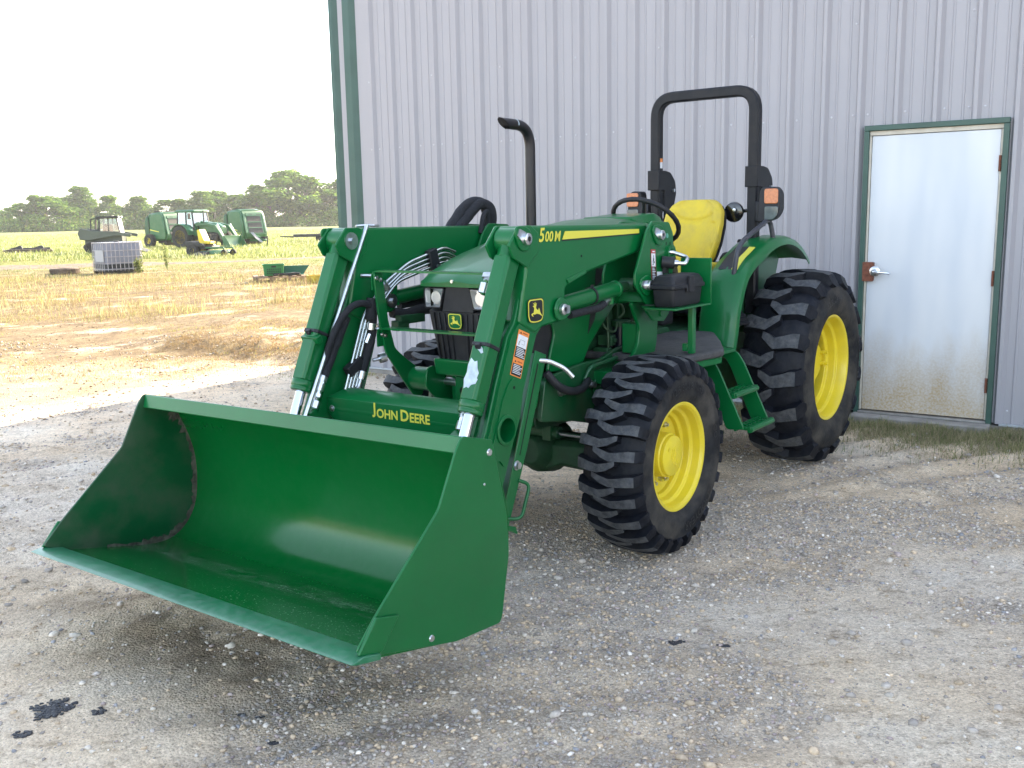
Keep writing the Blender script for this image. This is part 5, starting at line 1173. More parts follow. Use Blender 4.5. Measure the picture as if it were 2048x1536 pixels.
        mb = MB(); mb.mi(0); mb.tube(fillet([(3.0, -.44, 1.385), (2.98, -.40, 1.385), (2.95, -.385, 1.375), (2.90, -.385, 1.335)], .02), .009, 8); mb.cyl((2.912, -.385, 1.345), (2.885, -.385, 1.315), .020, 12); mb.build('hose_elbow', [ZINC], bc, smooth=40)
        mb = MB(); mb.obox(a+d*.48+Vector((.03, .01, 0)), (.03, .11, .035), Matrix.Rotation(R(24), 3, 'Y')); mb.build('rod_guide', GREEN, bc, bevel=.003)
    # ---- parking stand behind the lower arm
    sa, sb = Vector((2.985, sgn*.515, 1.095)), Vector((3.232, sgn*.515, .395)); d2 = (sb-sa).normalized()
    mb = MB()
    nx = Vector((d2.z, 0, -d2.x))
    if nx.x > 0: nx = -nx
    def SP(t, off): q = sa+d2*t+nx*off; return (q.x, q.z)
    Ls = (sb-sa).length
    mb.prism([SP(0, .015), SP(0, .10), SP(.05, .10), SP(Ls*.55, .085), SP(Ls, .055), SP(Ls, -.0), SP(Ls*.5, .012)], sgn*.548, sgn*.556)
    mb.prism([SP(0, .092), SP(0, .10), SP(.05, .10), SP(Ls*.55, .085), SP(Ls, .055), SP(Ls, .047), SP(Ls*.55, .077), SP(.05, .092)], sgn*.47, sgn*.550)
    mb.prism([SP(Ls, -.03), SP(Ls, .085), SP(Ls+.025, .11), SP(Ls+.03, .105), SP(Ls+.012, -.03)], sgn*.46, sgn*.57)
    st_ = mb.build('parking_stand', GREEN, TR, bevel=.003)
    mb = MB(); mb.prism([SP(.05, .052), SP(Ls*.6, .042), SP(Ls*.6, .036), SP(.05, .044)], sgn*.5555, sgn*.5568); mb.build('stand_slot', FLATBLACK, st_, smooth=0)
    h0, h1 = SP(Ls*.74, .06), SP(Ls*.965, .035); h2, h3 = SP(Ls*.75, .115), SP(Ls*.95, .10)
    mb = MB(); mb.tube(fillet([(h0[0], sgn*.556, h0[1]), (h2[0], sgn*.58, h2[1]), (h3[0], sgn*.58, h3[1]), (h1[0], sgn*.556, h1[1])], .03), .008, 8); mb.build('stand_handle', GREEN, st_, smooth=50)
    mb = MB(); q = SP(Ls*.66, .03); mb.tube([(q[0], sgn*.556, q[1]), (q[0], sgn*.572, q[1])], .016, 6); mb.cyl((q[0], sgn*.556, q[1]), (q[0], sgn*.559, q[1]), .021, 14); mb.build('stand_bolt', ZINC, st_, smooth=30)
    q = SP(.03, .085); mb = MB(); mb.tube(fillet([(q[0]+.03, sgn*.545, q[1]+.005), (q[0]-.01, sgn*.575, q[1]+.0), (q[0]-.06, sgn*.625, q[1]-.035), (q[0]-.085, sgn*.65, q[1]-.075)], .04), .010, 10); mb.build('stand_pin', ZINC, st_, smooth=50)

# ---- cross tube and lettered cover between the arms
mb = MB(); mb.tube([(3.189, -.455, .787), (3.189, .455, .787)], .058, 28, False); mb.build('cross_tube', GREEN, TR, smooth=50)
cv = [(-.448, .838), (-.448, .775), (-.405, .728), (.395, .742), (.455, .785), (.462, .845), (-.0, .842)]
mb = MB(); mb.prism([(y, z) for y, z in cv], 3.240, 3.246, 'x'); mb.loft([[(3.243, -.448, .8385), (3.243, .462, .8455), (3.246, .462, .8415), (3.246, -.448, .8345)], [(3.16, -.42, .868), (3.16, .43, .872), (3.16, .43, .868), (3.16, -.42, .864)], [(3.12, -.40, .868), (3.12, .41, .872), (3.12, .41, .868), (3.12, -.40, .864)]])
cov = mb.build('cover_panel', GREEN, TR, bevel=.003)
for (y, z) in ((-.417, .786), (.417, .800)):
    mb = MB(); mb.lathe((3.246, y, z), (1, 0, 0), [(0, .017), (.003, .016), (.004, .010), (.008, .009), (.009, 0)], 16); mb.build('cover_bolt', ZINC, cov, smooth=35)
mb = MB()
lay_text(mb, [('J', 1.22), ('OHN', 1.0), (' ', .22), ('D', 1.22), ('EERE', 1.0)], .345, lambda x, y: (3.2475, .020+x, .776+y+.010*x), .028, .10)
mb.build('lettering', DECAL, cov, smooth=0, recalc=False)

# ---- grille guard
GP = round2([(3.006, 1.405), (2.950, 1.405), (2.944, 1.363), (2.922, 1.17), (2.882, 1.03), (2.80, .965), (2.70, .90), (2.675, .842), (2.697, .769), (2.76, .775), (2.854, .893), (2.945, 1.014), (2.978, 1.16), (2.996, 1.295)], .02)
for sgn in (1, -1):
    mb = MB(); mb.prism(GP, sgn*.347, sgn*.359); g = mb.build('grille_guard', GREEN, TR, bevel=.003)
    mb = MB(); mb.cyl((2.745, sgn*.35, .865), (2.745, sgn*.195, .865), .058, 26); mb.build('guard_tube', GREEN, g, smooth=50)
    ip = round2([(2.836, .935), (2.792, .948), (2.73, .915), (2.69, .86), (2.62, .80), (2.60, .70), (2.68, .72), (2.76, .76), (2.85, .85)], .03)
    mb = MB(); mb.prism(ip, sgn*.185, sgn*.197); mb.build('guard_bracket', GREEN, g, bevel=.003)
    for (x, z) in ((2.965, 1.365), (2.99, 1.375), (2.948, 1.098), (2.968, 1.105)):
        mb = MB(); mb.lathe((x, sgn*.347, z), (0, -sgn, 0), [(0, .011), (.004, .010), (.007, 0)], 10) if sgn < 0 else mb.lathe((x, sgn*.361, z), (0, sgn, 0), [(0, .012), (.005, .010), (.008, 0)], 12); mb.build('guard_bolt', ZINC if sgn < 0 else STEEL, g, smooth=40)
def strap(x0, x1, z, drop, name):
    p = fillet([(0, -.362, z-drop), (0, -.362, z), (0, .362, z), (0, .362, z-drop)], .03, 5); a = []
    mb = MB(); rings = []
    n = len(p)
    for i, q in enumerate(p):
        d = (p[min(i+1, n-1)]-p[max(i-1, 0)]).normalized(); nn = Vector((0, -d.z, d.y))
        rings.append([(x0, q.y, q.z), (x1, q.y, q.z), (x1, q.y+nn.y*.008, q.z+nn.z*.008), (x0, q.y+nn.y*.008, q.z+nn.z*.008)])
    mb.loft(rings); return mb.build(name, GREEN, TR, smooth=40)
strap(2.945, 3.004, 1.404, .085, 'guard_bar'); strap(2.925, 2.983, 1.132, .085, 'guard_bar')

# ---- oil lines on the inside of the right arm, level rod, hoses
LINE = mat('zinc_tube', (.52, .56, .55), .25, 1.0, var=.1, vscale=20)
for k in range(4):
    o = k*.026; q = k*.022
    pipe('oil_line', [(3.175-k*.022, -.412, .83), (3.02-k*.022, -.412, 1.205-q*.1), (2.885-.0*k, -.412, 1.335-o), (2.697+.03*k-.0, -.412, 1.432-o*1.15), (2.42, -.412, 1.497-o*.9), (2.34, -.412, 1.47-o)], .0085, LINE, TR, .05, 8)
mb = MB(); mb.obox((2.515, -.412, 1.435), (.060, .036, .115), Matrix.Rotation(R(15), 3, 'Y')); mb.build('line_clamp', PLASTIC, TR, bevel=.004); mb = MB(); mb.obox((3.10, -.412, .965), (.05, .04, .10), Matrix.Rotation(R(-60), 3, 'Y')); cl_ = mb.build('line_clamp', PLASTIC, TR, bevel=.004)
mb = MB(); mb.tube([(2.50, -.393, 1.405), (2.50, -.385, 1.405)], .010, 6); mb.build('clamp_bolt', ZINC, cl_)
mb = MB(); mb.cyl((2.950, -.435, 1.622), (3.402, -.435, .752), .0105, 12); mb.cyl((3.395, -.435, .765), (3.50, -.435, .56), .0105, 12); rod = mb.build('level_rod', ZINC, TR, smooth=50)
mb = MB(); mb.tube(fillet([(2.99, -.47, 1.617), (2.93, -.455, 1.62), (2.90, -.44, 1.618), (2.86, -.45, 1.618)], .01), .007, 6); mb.build('rod_clip', ZINC, rod)
b = MB(); b.mi(0); b.tube(smooth_path([(3.265, -.44, .98), (3.21, -.42, 1.13), (3.13, -.40, 1.235), (3.05, -.385, 1.26), (2.985, -.385, 1.22), (2.985, -.395, 1.12), (3.02, -.40, 1.02), (3.06, -.40, .93)], 6), [.0165]*30+[.021]*13, 12); b.mi(1); b.cyl((3.058, -.40, .935), (3.072, -.40, .90), .024, 12); b.tube(fillet([(3.07, -.40, .90), (3.09, -.40, .86), (3.115, -.405, .855)], .02), .011, 8)
b.build('loop_hose', [FABRIC, ZINC], TR, smooth=50)
b = MB(); b.mi(0); b.tube([(2.99, -.385, 1.28), (3.0, -.39, 1.18)], .024, 10); b.mi(1); b.cyl((2.995, -.388, 1.16), (3.0, -.39, 1.13), .022, 12); b.tube([(3.01, -.39, 1.11), (3.03, -.395, 1.07)], .012, 6); b.build('hose_end', [FABRIC, ZINC], TR, smooth=45)
for (x, z) in ((2.955, .985), (2.96, 1.13)):
    b = MB(); b.cyl((x, -.385, z), (x-.03, -.372, z+.006), .024, 12); b.cyl((x+.03, -.40, z-.005), (x, -.385, z), .009, 8); b.build('hose_coupler', ZINC, TR, smooth=40)
for k, (dx, dz) in enumerate(((0, 0), (.035, -.015))):
    b = MB(); b.tube(smooth_path([(2.29-dx*.5, -.515+.03*k, 1.565), (2.255-dx, -.515+.03*k, 1.59), (2.15-dx, -.515+.03*k, 1.685+dz), (2.06-dx*.8, -.515+.03*k, 1.728+dz*.7), (1.985-dx*.3, -.495+.03*k, 1.715+dz), (1.96, -.49+.03*k, 1.64), (1.968, -.50+.03*k, 1.58)], 6), [.027, .028, .029, .030, .029, .027, .029, .031, .030, .028, .029, .031]+[.029]*25, 12)
    b.build('sleeved_hose', FABRIC, TR, smooth=60)
pipe('sleeved_hose', [(2.10, -.43, 1.56), (2.07, -.43, 1.66), (2.02, -.44, 1.685), (2.02, -.44, 1.56)], .014, FABRIC, TR, .04, 8)
pipe('sleeved_hose', [(2.78, -.46, 1.19), (2.70, -.44, 1.17), (2.60, -.42, 1.195), (2.50, -.40, 1.185), (2.40, -.38, 1.15), (2.30, -.33, 1.15)], .028, FABRIC, TR, .05, 10)
mb = MB(); mb.box(2.60, 2.78, -.44, -.40, 1.13, 1.175); mb.box(2.72, 2.80, -.45, -.40, 1.10, 1.15); mb.build('hose_bracket', CASTING, TR, bevel=.004)

# ---- bucket
def bs(p, y): k = y/.93; return (p[0]+.014*k, y, p[1]+.020*k)
inner = [(4.432, .355), (4.11, .283), (3.96, .250), (3.87, .240), (3.80, .252), (3.735, .295), (3.69, .36), (3.668, .44), (3.662, .55), (3.672, .64), (3.70, .73), (3.73, .80), (3.748, .862)]
inner = [(p.x, p.y) for p in smooth_path([(a, b, 0) for a, b in inner], 9)]
outer = []
for i, p in enumerate(inner):
    a = Vector(inner[max(i-1, 0)]); c = Vector(inner[min(i+1, len(inner)-1)]); d = (c-a).normalized(); n_ = Vector((-d.y, d.x))
    if n_.dot(Vector(p)-Vector((4.1, .65))) < 0: n_ = -n_
    outer.append((p[0]+n_.x*.012, p[1]+n_.y*.012))
prof = inner+outer[::-1]
mb = MB(); mb.loft([[bs(p, y) for p in prof] for y in (-.925, .925)])
bucket = mb.build('bucket', mat('bucket_green', (.0005, .106, .019), .17, 0, .10, var=.06, vscale=2, dust=.05, dscale=22, dustcol=(.10, .20, .12), bump=.012, bscale=45, spec=.36), TR, smooth=40)
def fold_dust(m):
    N, L = nodes_of(m); b = N['Principled BSDF']; src = b.inputs['Base Color'].links[0].from_socket
    tc = N.new('ShaderNodeTexCoord'); sx = N.new('ShaderNodeSeparateXYZ'); L.new(tc.outputs['Object'], sx.inputs[0])
    def win(a, c, w):
        d = N.new('ShaderNodeMath'); d.operation = 'SUBTRACT'; L.new(sx.outputs[0], d.inputs[0]); d.inputs[1].default_value = c
        e = N.new('ShaderNodeMath'); e.operation = 'ABSOLUTE'; L.new(d.outputs[0], e.inputs[0])
        r = N.new('ShaderNodeMapRange'); r.interpolation_type = 'SMOOTHSTEP'; L.new(e.outputs[0], r.inputs[0]); r.inputs[1].default_value = w; r.inputs[2].default_value = 0; r.inputs[3].default_value = 0; r.inputs[4].default_value = a; return r.outputs[0]
    z = N.new('ShaderNodeMapRange'); L.new(sx.outputs[2], z.inputs[0]); z.inputs[1].default_value = .42; z.inputs[2].default_value = .36
    mp = N.new('ShaderNodeMapping'); mp.inputs['Scale'].default_value = (26, 7, 26); L.new(tc.outputs['Object'], mp.inputs[0])
    n = N.new('ShaderNodeTexNoise'); n.inputs['Scale'].default_value = 1; n.inputs['Detail'].default_value = 8; n.inputs['Roughness'].default_value = .75; L.new(mp.outputs[0], n.inputs['Vector'])
    q = N.new('ShaderNodeMapRange'); L.new(n.outputs[0], q.inputs[0]); q.inputs[1].default_value = .45; q.inputs[2].default_value = .68
    n2 = N.new('ShaderNodeTexNoise'); n2.inputs['Scale'].default_value = 130; n2.inputs['Detail'].default_value = 2; L.new(tc.outputs['Object'], n2.inputs['Vector'])
    q2 = N.new('ShaderNodeMapRange'); L.new(n2.outputs[0], q2.inputs[0]); q2.inputs[1].default_value = .60; q2.inputs[2].default_value = .74
    def mul(a, c):
        x = N.new('ShaderNodeMath'); x.operation = 'MULTIPLY'; L.new(a, x.inputs[0]); L.new(c, x.inputs[1]); return x.outputs[0]
    def add(a, c):
        x = N.new('ShaderNodeMath'); x.operation = 'ADD'; x.use_clamp = True; L.new(a, x.inputs[0]); L.new(c, x.inputs[1]); return x.outputs[0]
    f = mul(add(add(mul(win(.75, 3.97, .12), q.outputs[0]), mul(win(.85, 4.18, .42), q2.outputs[0])), mul(win(.6, 4.33, .03), q.outputs[0])), z.outputs[0])
    mx = N.new('ShaderNodeMix'); mx.data_type = 'RGBA'; L.new(f, mx.inputs[0]); L.new(src, mx.inputs[6]); mx.inputs[7].default_value = (.20, .27, .20, 1); L.new(mx.outputs[2], b.inputs['Base Color'])
fold_dust(MATS['bucket_green'])
side = [(3.898, .928), (3.742, .886), (3.735, .862), (3.670, .61), (3.660, .463), (3.706, .24), (3.721, .219), (3.955, .237), (4.332, .332), (4.41, .371), (4.324, .456), (4.025, .71), (3.93, .888)]
for sgn in (1, -1):
    q = round2(side, .018); mb = MB(); mb.loft([[bs(p, sgn*.9255) for p in q], [bs(p, sgn*.9345) for p in q]]); mb.build('bucket_side', GREEN if sgn > 0 else GREENM, bucket, bevel=.0025)
    cut = [(4.332, .456), (4.234, .432), (4.309, .345), (4.327, .337), (4.41, .365)]
    mb = MB(); mb.loft([[bs(p, sgn*.935) for p in cut], [bs(p, sgn*.947) for p in cut]]); mb.build('side_cutter', GREEN, bucket, bevel=.003)
    mb = MB(); mb.lathe(bs((4.08, .295), sgn*.935), (0, sgn, 0), [(0, .0), (0, .012), (.004, .010), (.005, 0)], 14); mb.lathe(bs((3.76, .845), sgn*.935), (0, sgn, 0), [(0, .0), (0, .013), (.004, .011), (.005, 0)], 14); mb.lathe(bs((3.79, .74), sgn*.935), (0, sgn, 0), [(0, .0), (0, .005), (.002, .004), (.003, 0)], 8); mb.build('side_bolt', ZINC, bucket, smooth=40)
    # caked dirt on the inside of the side plate, along the shell
    if sgn < 0:
        cm = MB(); rr0 = random.Random(5)
        a_ = [p for p in inner if p[0] < 4.15]
        ins = []
        for i, p in enumerate(a_):
            c = Vector((4.0, .60)); v = (c-Vector(p)); w = (.024+.026*mnoise.noise(Vector((i*.45, 3.3, 0)))+.014*mnoise.noise(Vector((i*1.7, 9.1, 0)))+(.03 if i > len(a_)-10 else 0))*(.5 if i < 10 else 1)
            ins.append(Vector(p)+v.normalized()*max(.006, w))
        for i in range(len(a_)-1):
            cm.add([bs(a_[i], -.9205), bs(a_[i+1], -.9205), bs(ins[i+1], -.9225), bs(ins[i], -.9225)], [(0, 1, 2, 3)])
        cm.build('caked_dirt', mat('caked_dirt', (.070, .068, .050), .95, var=.5, vscale=30, bump=.8, bscale=70), bucket, smooth=30, recalc=False)
bar = [(3.742, .882), (3.893, .925), (3.908, .868), (3.901, .866), (3.886, .905), (3.745, .862)]
mb = MB(); mb.loft([[bs(p, y) for p in bar] for y in (-.9245, .9245)]); mb.build('top_bar', GREEN, bucket, bevel=.006)
edge = [(4.452, .3545), (4.40, .3615), (4.33, .3455), (4.33, .325), (4.43, .345)]
mb = MB(); mb.loft([[bs(p, y) for p in edge] for y in (-.958, .958)]); mb.build('cutting_edge', mat('sky_sheen_edge_paint', (.012, .15, .065), .32, 0, .3, var=.15, vscale=12, dust=.25, dscale=30, dustcol=(.25, .36, .30), bump=.02, bscale=60), bucket, bevel=.003)  # edge paint made paler: sky sheen put into its colour
for sgn in (1, -1):
    mb = MB()
    for dy in (-.07, .07): mb.prism(round2([(3.655, .66), (3.60, .58), (3.52, .48), (3.50, .33), (3.58, .28), (3.66, .31), (3.648, .40), (3.640, .50), (3.645, .60)], .03), sgn*.502+dy-.008, sgn*.502+dy+.008)
    mb.cyl((3.57, sgn*.42, .36), (3.57, sgn*.58, .36), .03, 14); mb.cyl((3.545, sgn*.42, .45), (3.545, sgn*.58, .45), .026, 14)
    mb.build('bucket_bracket', GREENM, bucket, bevel=.004)

# ---- shelf for the toolbox
mb = MB(); mb.box(1.76, 2.135, .603, .775, 1.190, 1.200); mb.box(1.752, 1.760, .603, .775, 1.190, 1.424); mb.build('toolbox_shelf', GREEN, TR, bevel=.003)
mb = MB(); mb.box(1.800, 1.835, .685, .715, .944, 1.190); mb.box(1.80, 1.835, .655, .685, .955, .995); mb.build('shelf_post', GREEN, TR, bevel=.004)

# ------------------------------------------------------------------ toolbox standing on the shelf
TB = empty('toolbox', tuple(TR.matrix_basis @ Vector((0, 0, 0))), TR.rotation_euler.z, 'small black latched toolbox standing on the green side shelf of the loader tractor', 'toolbox')
TB.location = Matrix.Translation(TR.location) @ Matrix.Rotation(TR.rotation_euler.z, 4, 'Z') @ Vector((1.955, .690, 1.201))
def rb(a, b, z): return [(x, y, z) for x, y in round2([(-a, -b), (a, -b), (a, b), (-a, b)], .018)]
mb = MB(); mb.loft([rb(.138, .050, 0), rb(.146, .055, .012), rb(.152, .060, .080), rb(.152, .060, .087)]); mb.build('case', PLASTIC, TB, bevel=.003)
mb = MB(); mb.loft([rb(.166, .070, .0875), rb(.166, .070, .106), rb(.158, .064, .110), rb(.157, .063, .124), rb(.140, .050, .148), rb(.115, .040, .154)]); mb.build('lid', PLASTIC, TB, bevel=.003)
mb = MB(); mb.box(-.024, .022, .062, .078, .068, .146); mb.box(-.038, -.024, .062, .072, .066, .098); mb.box(.022, .036, .062, .072, .066, .098); mb.build('latch', PLASTIC, TB, bevel=.003)

# ------------------------------------------------------------------ things out in the field
DGREEN = mat('field_green_paint', (.014, .115, .034), .40, 0, .3, var=.1, vscale=1.5, dust=.12, dscale=3)
OLIVE = mat('olive_grey_paint', (.075, .085, .065), .5, var=.1, vscale=2)
DARK = mat('dark_machine_parts', (.025, .024, .022), .6, var=.3, vscale=5)
BROWN = mat('rusty_brown_paint', (.085, .060, .042), .7, var=.4, vscale=6)
FYEL = mat('field_yellow_paint', (.75, .55, .04), .45, var=.1, vscale=4)
FRUB = mat('field_tyre_rubber', (.030, .028, .026), .8, var=.3, vscale=6)
def gz(x, y): return float(ground_h(x, y))
def simple_wheel(parent, x, y, z, r, w, rim, m_rim, name='wheel', lug=0):
    mb = MB(); h = w/2
    mb.lathe((x, y, z), (0, 1, 0), [(-h*.8, rim), (-h, rim+(r-rim)*.4), (-h*.85, r*.97), (-h*.5, r), (h*.5, r), (h*.85, r*.97), (h, rim+(r-rim)*.4), (h*.8, rim)], 36)
    for k in range(lug):
        for s in (-1, 1):
            t = 2*math.pi*(k+.5*(s > 0))/lug; mb.beam((x+r*.99*math.cos(t), y, z+r*.99*math.sin(t)), (x+r*.99*math.cos(t+.22), y+s*h, z+r*.99*math.sin(t+.22)), .05, .05, (math.cos(t), 0, math.sin(t)))
    o = mb.build(name, FRUB, parent, smooth=40)
    mb = MB()
    for s in (-1, 1): mb.lathe((x, y, z), (0, s, 0), [(h*.8, rim), (h*.6, rim*.9), (h*.2, rim*.8), (h*.15, rim*.35), (h*.5, rim*.3), (h*.5, 0)], 28)
    mb.build('rim', m_rim, o, smooth=40); return o

def baler(x, y, rz, label):
    B = empty('round_baler', (x, y, gz(x, y)), R(rz), label, 'baler', 'green round balers')
    s = .86
    def p(a): return [(u*s, v*s) for u, v in a]
    prof = p([(.95, .55), (1.10, .75), (1.12, .95), (.82, 2.35), (.70, 2.62), (.25, 2.74), (-.9, 2.60), (-1.15, 2.2), (-1.35, 1.4), (-1.25, .75), (-.9, .45)])
    mb = MB(); mb.prism(prof, -.95*s, .95*s); mb.build('body', DGREEN, B, bevel=.05)
    # side shields stand proud of the body
    for sg in (1, -1):
        mb = MB(); mb.prism(p([(.92, .60), (1.05, .95), (.78, 2.35), (.62, 2.60), (-.35, 2.62), (-.62, 2.2), (-.75, .95), (-.55, .60)]), sg*.95*s, sg*1.12*s); sh = mb.build('side_shield', DGREEN, B, bevel=.05)
        mb = MB(); mb.add([(x_*s, sg*1.122*s, z_*s) for x_, z_ in ((-.70, 1.42), (-.70, 1.33), (.35, 1.17), (.35, 1.22))], [(0, 1, 2, 3)]); mb.build('yellow_stripe', DECAL, sh, smooth=0)
        mb = MB(); mb.prism(p([(-.80, .85), (-1.32, .85), (-1.42, 1.45), (-1.2, 2.3), (-.95, 2.45)]), sg*.96*s, sg*1.05*s); mb.build('tailgate_side', GREENM, B, bevel=.03)
        simple_wheel(B, -.55*s, sg*1.30*s, .52*s, .52*s, .40*s, .24*s, FYEL)
    # sloping front: dark belt windows between green rails
    def F(t, y, d): a, b = Vector((1.12*s, 0, .95*s)), Vector((.82*s, 0, 2.35*s)); q = a+(b-a)*t; return (q.x+d*.98, y*s, q.z+d*.2)
    for (t0, t1, nm) in ((.30, .56, 'belt_window'), (.62, .90, 'belt_window'), (.03, .27, 'belt_window')):
        mb = MB(); mb.loft([[F(t0, -.66, .005), F(t0, .66, .005), F(t0, .66, .02), F(t0, -.66, .02)], [F(t1, -.62, .005), F(t1, .62, .005), F(t1, .62, .02), F(t1, -.62, .02)]]); mb.build(nm, DARK, B)
    mb = MB()
    for t in (.29, .59, .93): mb.loft([[F(t-.02, -.70, 0), F(t-.02, .70, 0), F(t-.02, .70, .05), F(t-.02, -.70, .05)], [F(t+.02, -.70, 0), F(t+.02, .70, 0), F(t+.02, .70, .05), F(t+.02, -.70, .05)]])
    mb.build('front_rails', DGREEN, B)
    for yc in (-.42, .30):
        mb = MB()
        for k in range(4): mb.loft([[F(.965, yc+.085*k, .052), F(.965, yc+.06+.085*k, .052), F(.965, yc+.06+.085*k, .056), F(.965, yc+.085*k, .056)], [F(1.0, yc+.085*k, .052), F(1.0, yc+.06+.085*k, .052), F(1.0, yc+.06+.085*k, .056), F(1.0, yc+.085*k, .056)]])
        mb.build('number_marks', INK, B)
    mb = MB(); mb.box(.65*s, .70*s, -.9*s, .9*s, 2.55*s, 2.68*s); mb.loft([[F(.94, -.74, 0), F(.94, .74, 0), F(.94, .74, .05), F(.94, -.74, .05)], [F(1.06, -.70, 0), F(1.06, .70, 0), F(1.06, .70, .05), F(1.06, -.70, .05)]]); mb.build('header_panel', DGREEN, B)
    mb = MB(); mb.box(-.55*s, .2*s, -.75*s, .75*s, 2.72*s, 2.80*s); mb.build('top_cover', DARK, B, bevel=.02)
    for sg in (1, -1):
        mb = MB(); mb.beam((1.12*s, sg*.9*s, .95*s), (.80*s, sg*.86*s, 2.4*s), .20*s, .10*s, (1, 0, 0)); mb.build('front_post', DGREEN, B, bevel=.03)
    mb = MB(); mb.prism(p([(1.0, .85), (2.1, .50), (2.1, .40), (.9, .45)]), -.12, .12); mb.beam((.9, -.6*s, .45*s), (2.0*s, -.05, .42*s), .1, .1); mb.beam((.9, .6*s, .45*s), (2.0*s, .05, .42*s), .1, .1); mb.build('drawbar', DGREEN, B, bevel=.02)
    mb = MB(); mb.cyl((2.0*s, .25*s, 0), (2.0*s, .25*s, .75*s), .045, 10); mb.box(1.92*s, 2.08*s, .17*s, .33*s, 0, .03); mb.build('jack_stand', DARK, B)
    mb = MB(); mb.tube([(1.1*s, 0, .62*s), (2.15*s, 0, .62*s)], .07, 10); mb.build('drive_shaft', DARK, B)
    mb = MB(); mb.cyl((.3*s, -.8*s, .30*s), (.3*s, .8*s, .30*s), .18*s, 14); mb.box(-.2, .6, -.75*s, .75*s, .25, .5); mb.build('pickup', DARK, B)
    for k in range(3): pipe('oil_hose', [(1.05*s, (-.62+.1*k)*s, 1.0*s), (1.3*s, (-.7+.1*k)*s, 1.05*s), (1.75*s, (-.6+.12*k)*s, .6*s), (2.15*s, (-.5+.1*k)*s, .3*s)], .025, STEEL, B, .1, 6)
baler(-23.4, 68.0, -30, 'round baler left of the cab tractor, its wheel showing in the grass')
baler(-16.95, 64.1, -36, 'round baler right of the cab tractor, a drawbar jack at its front')

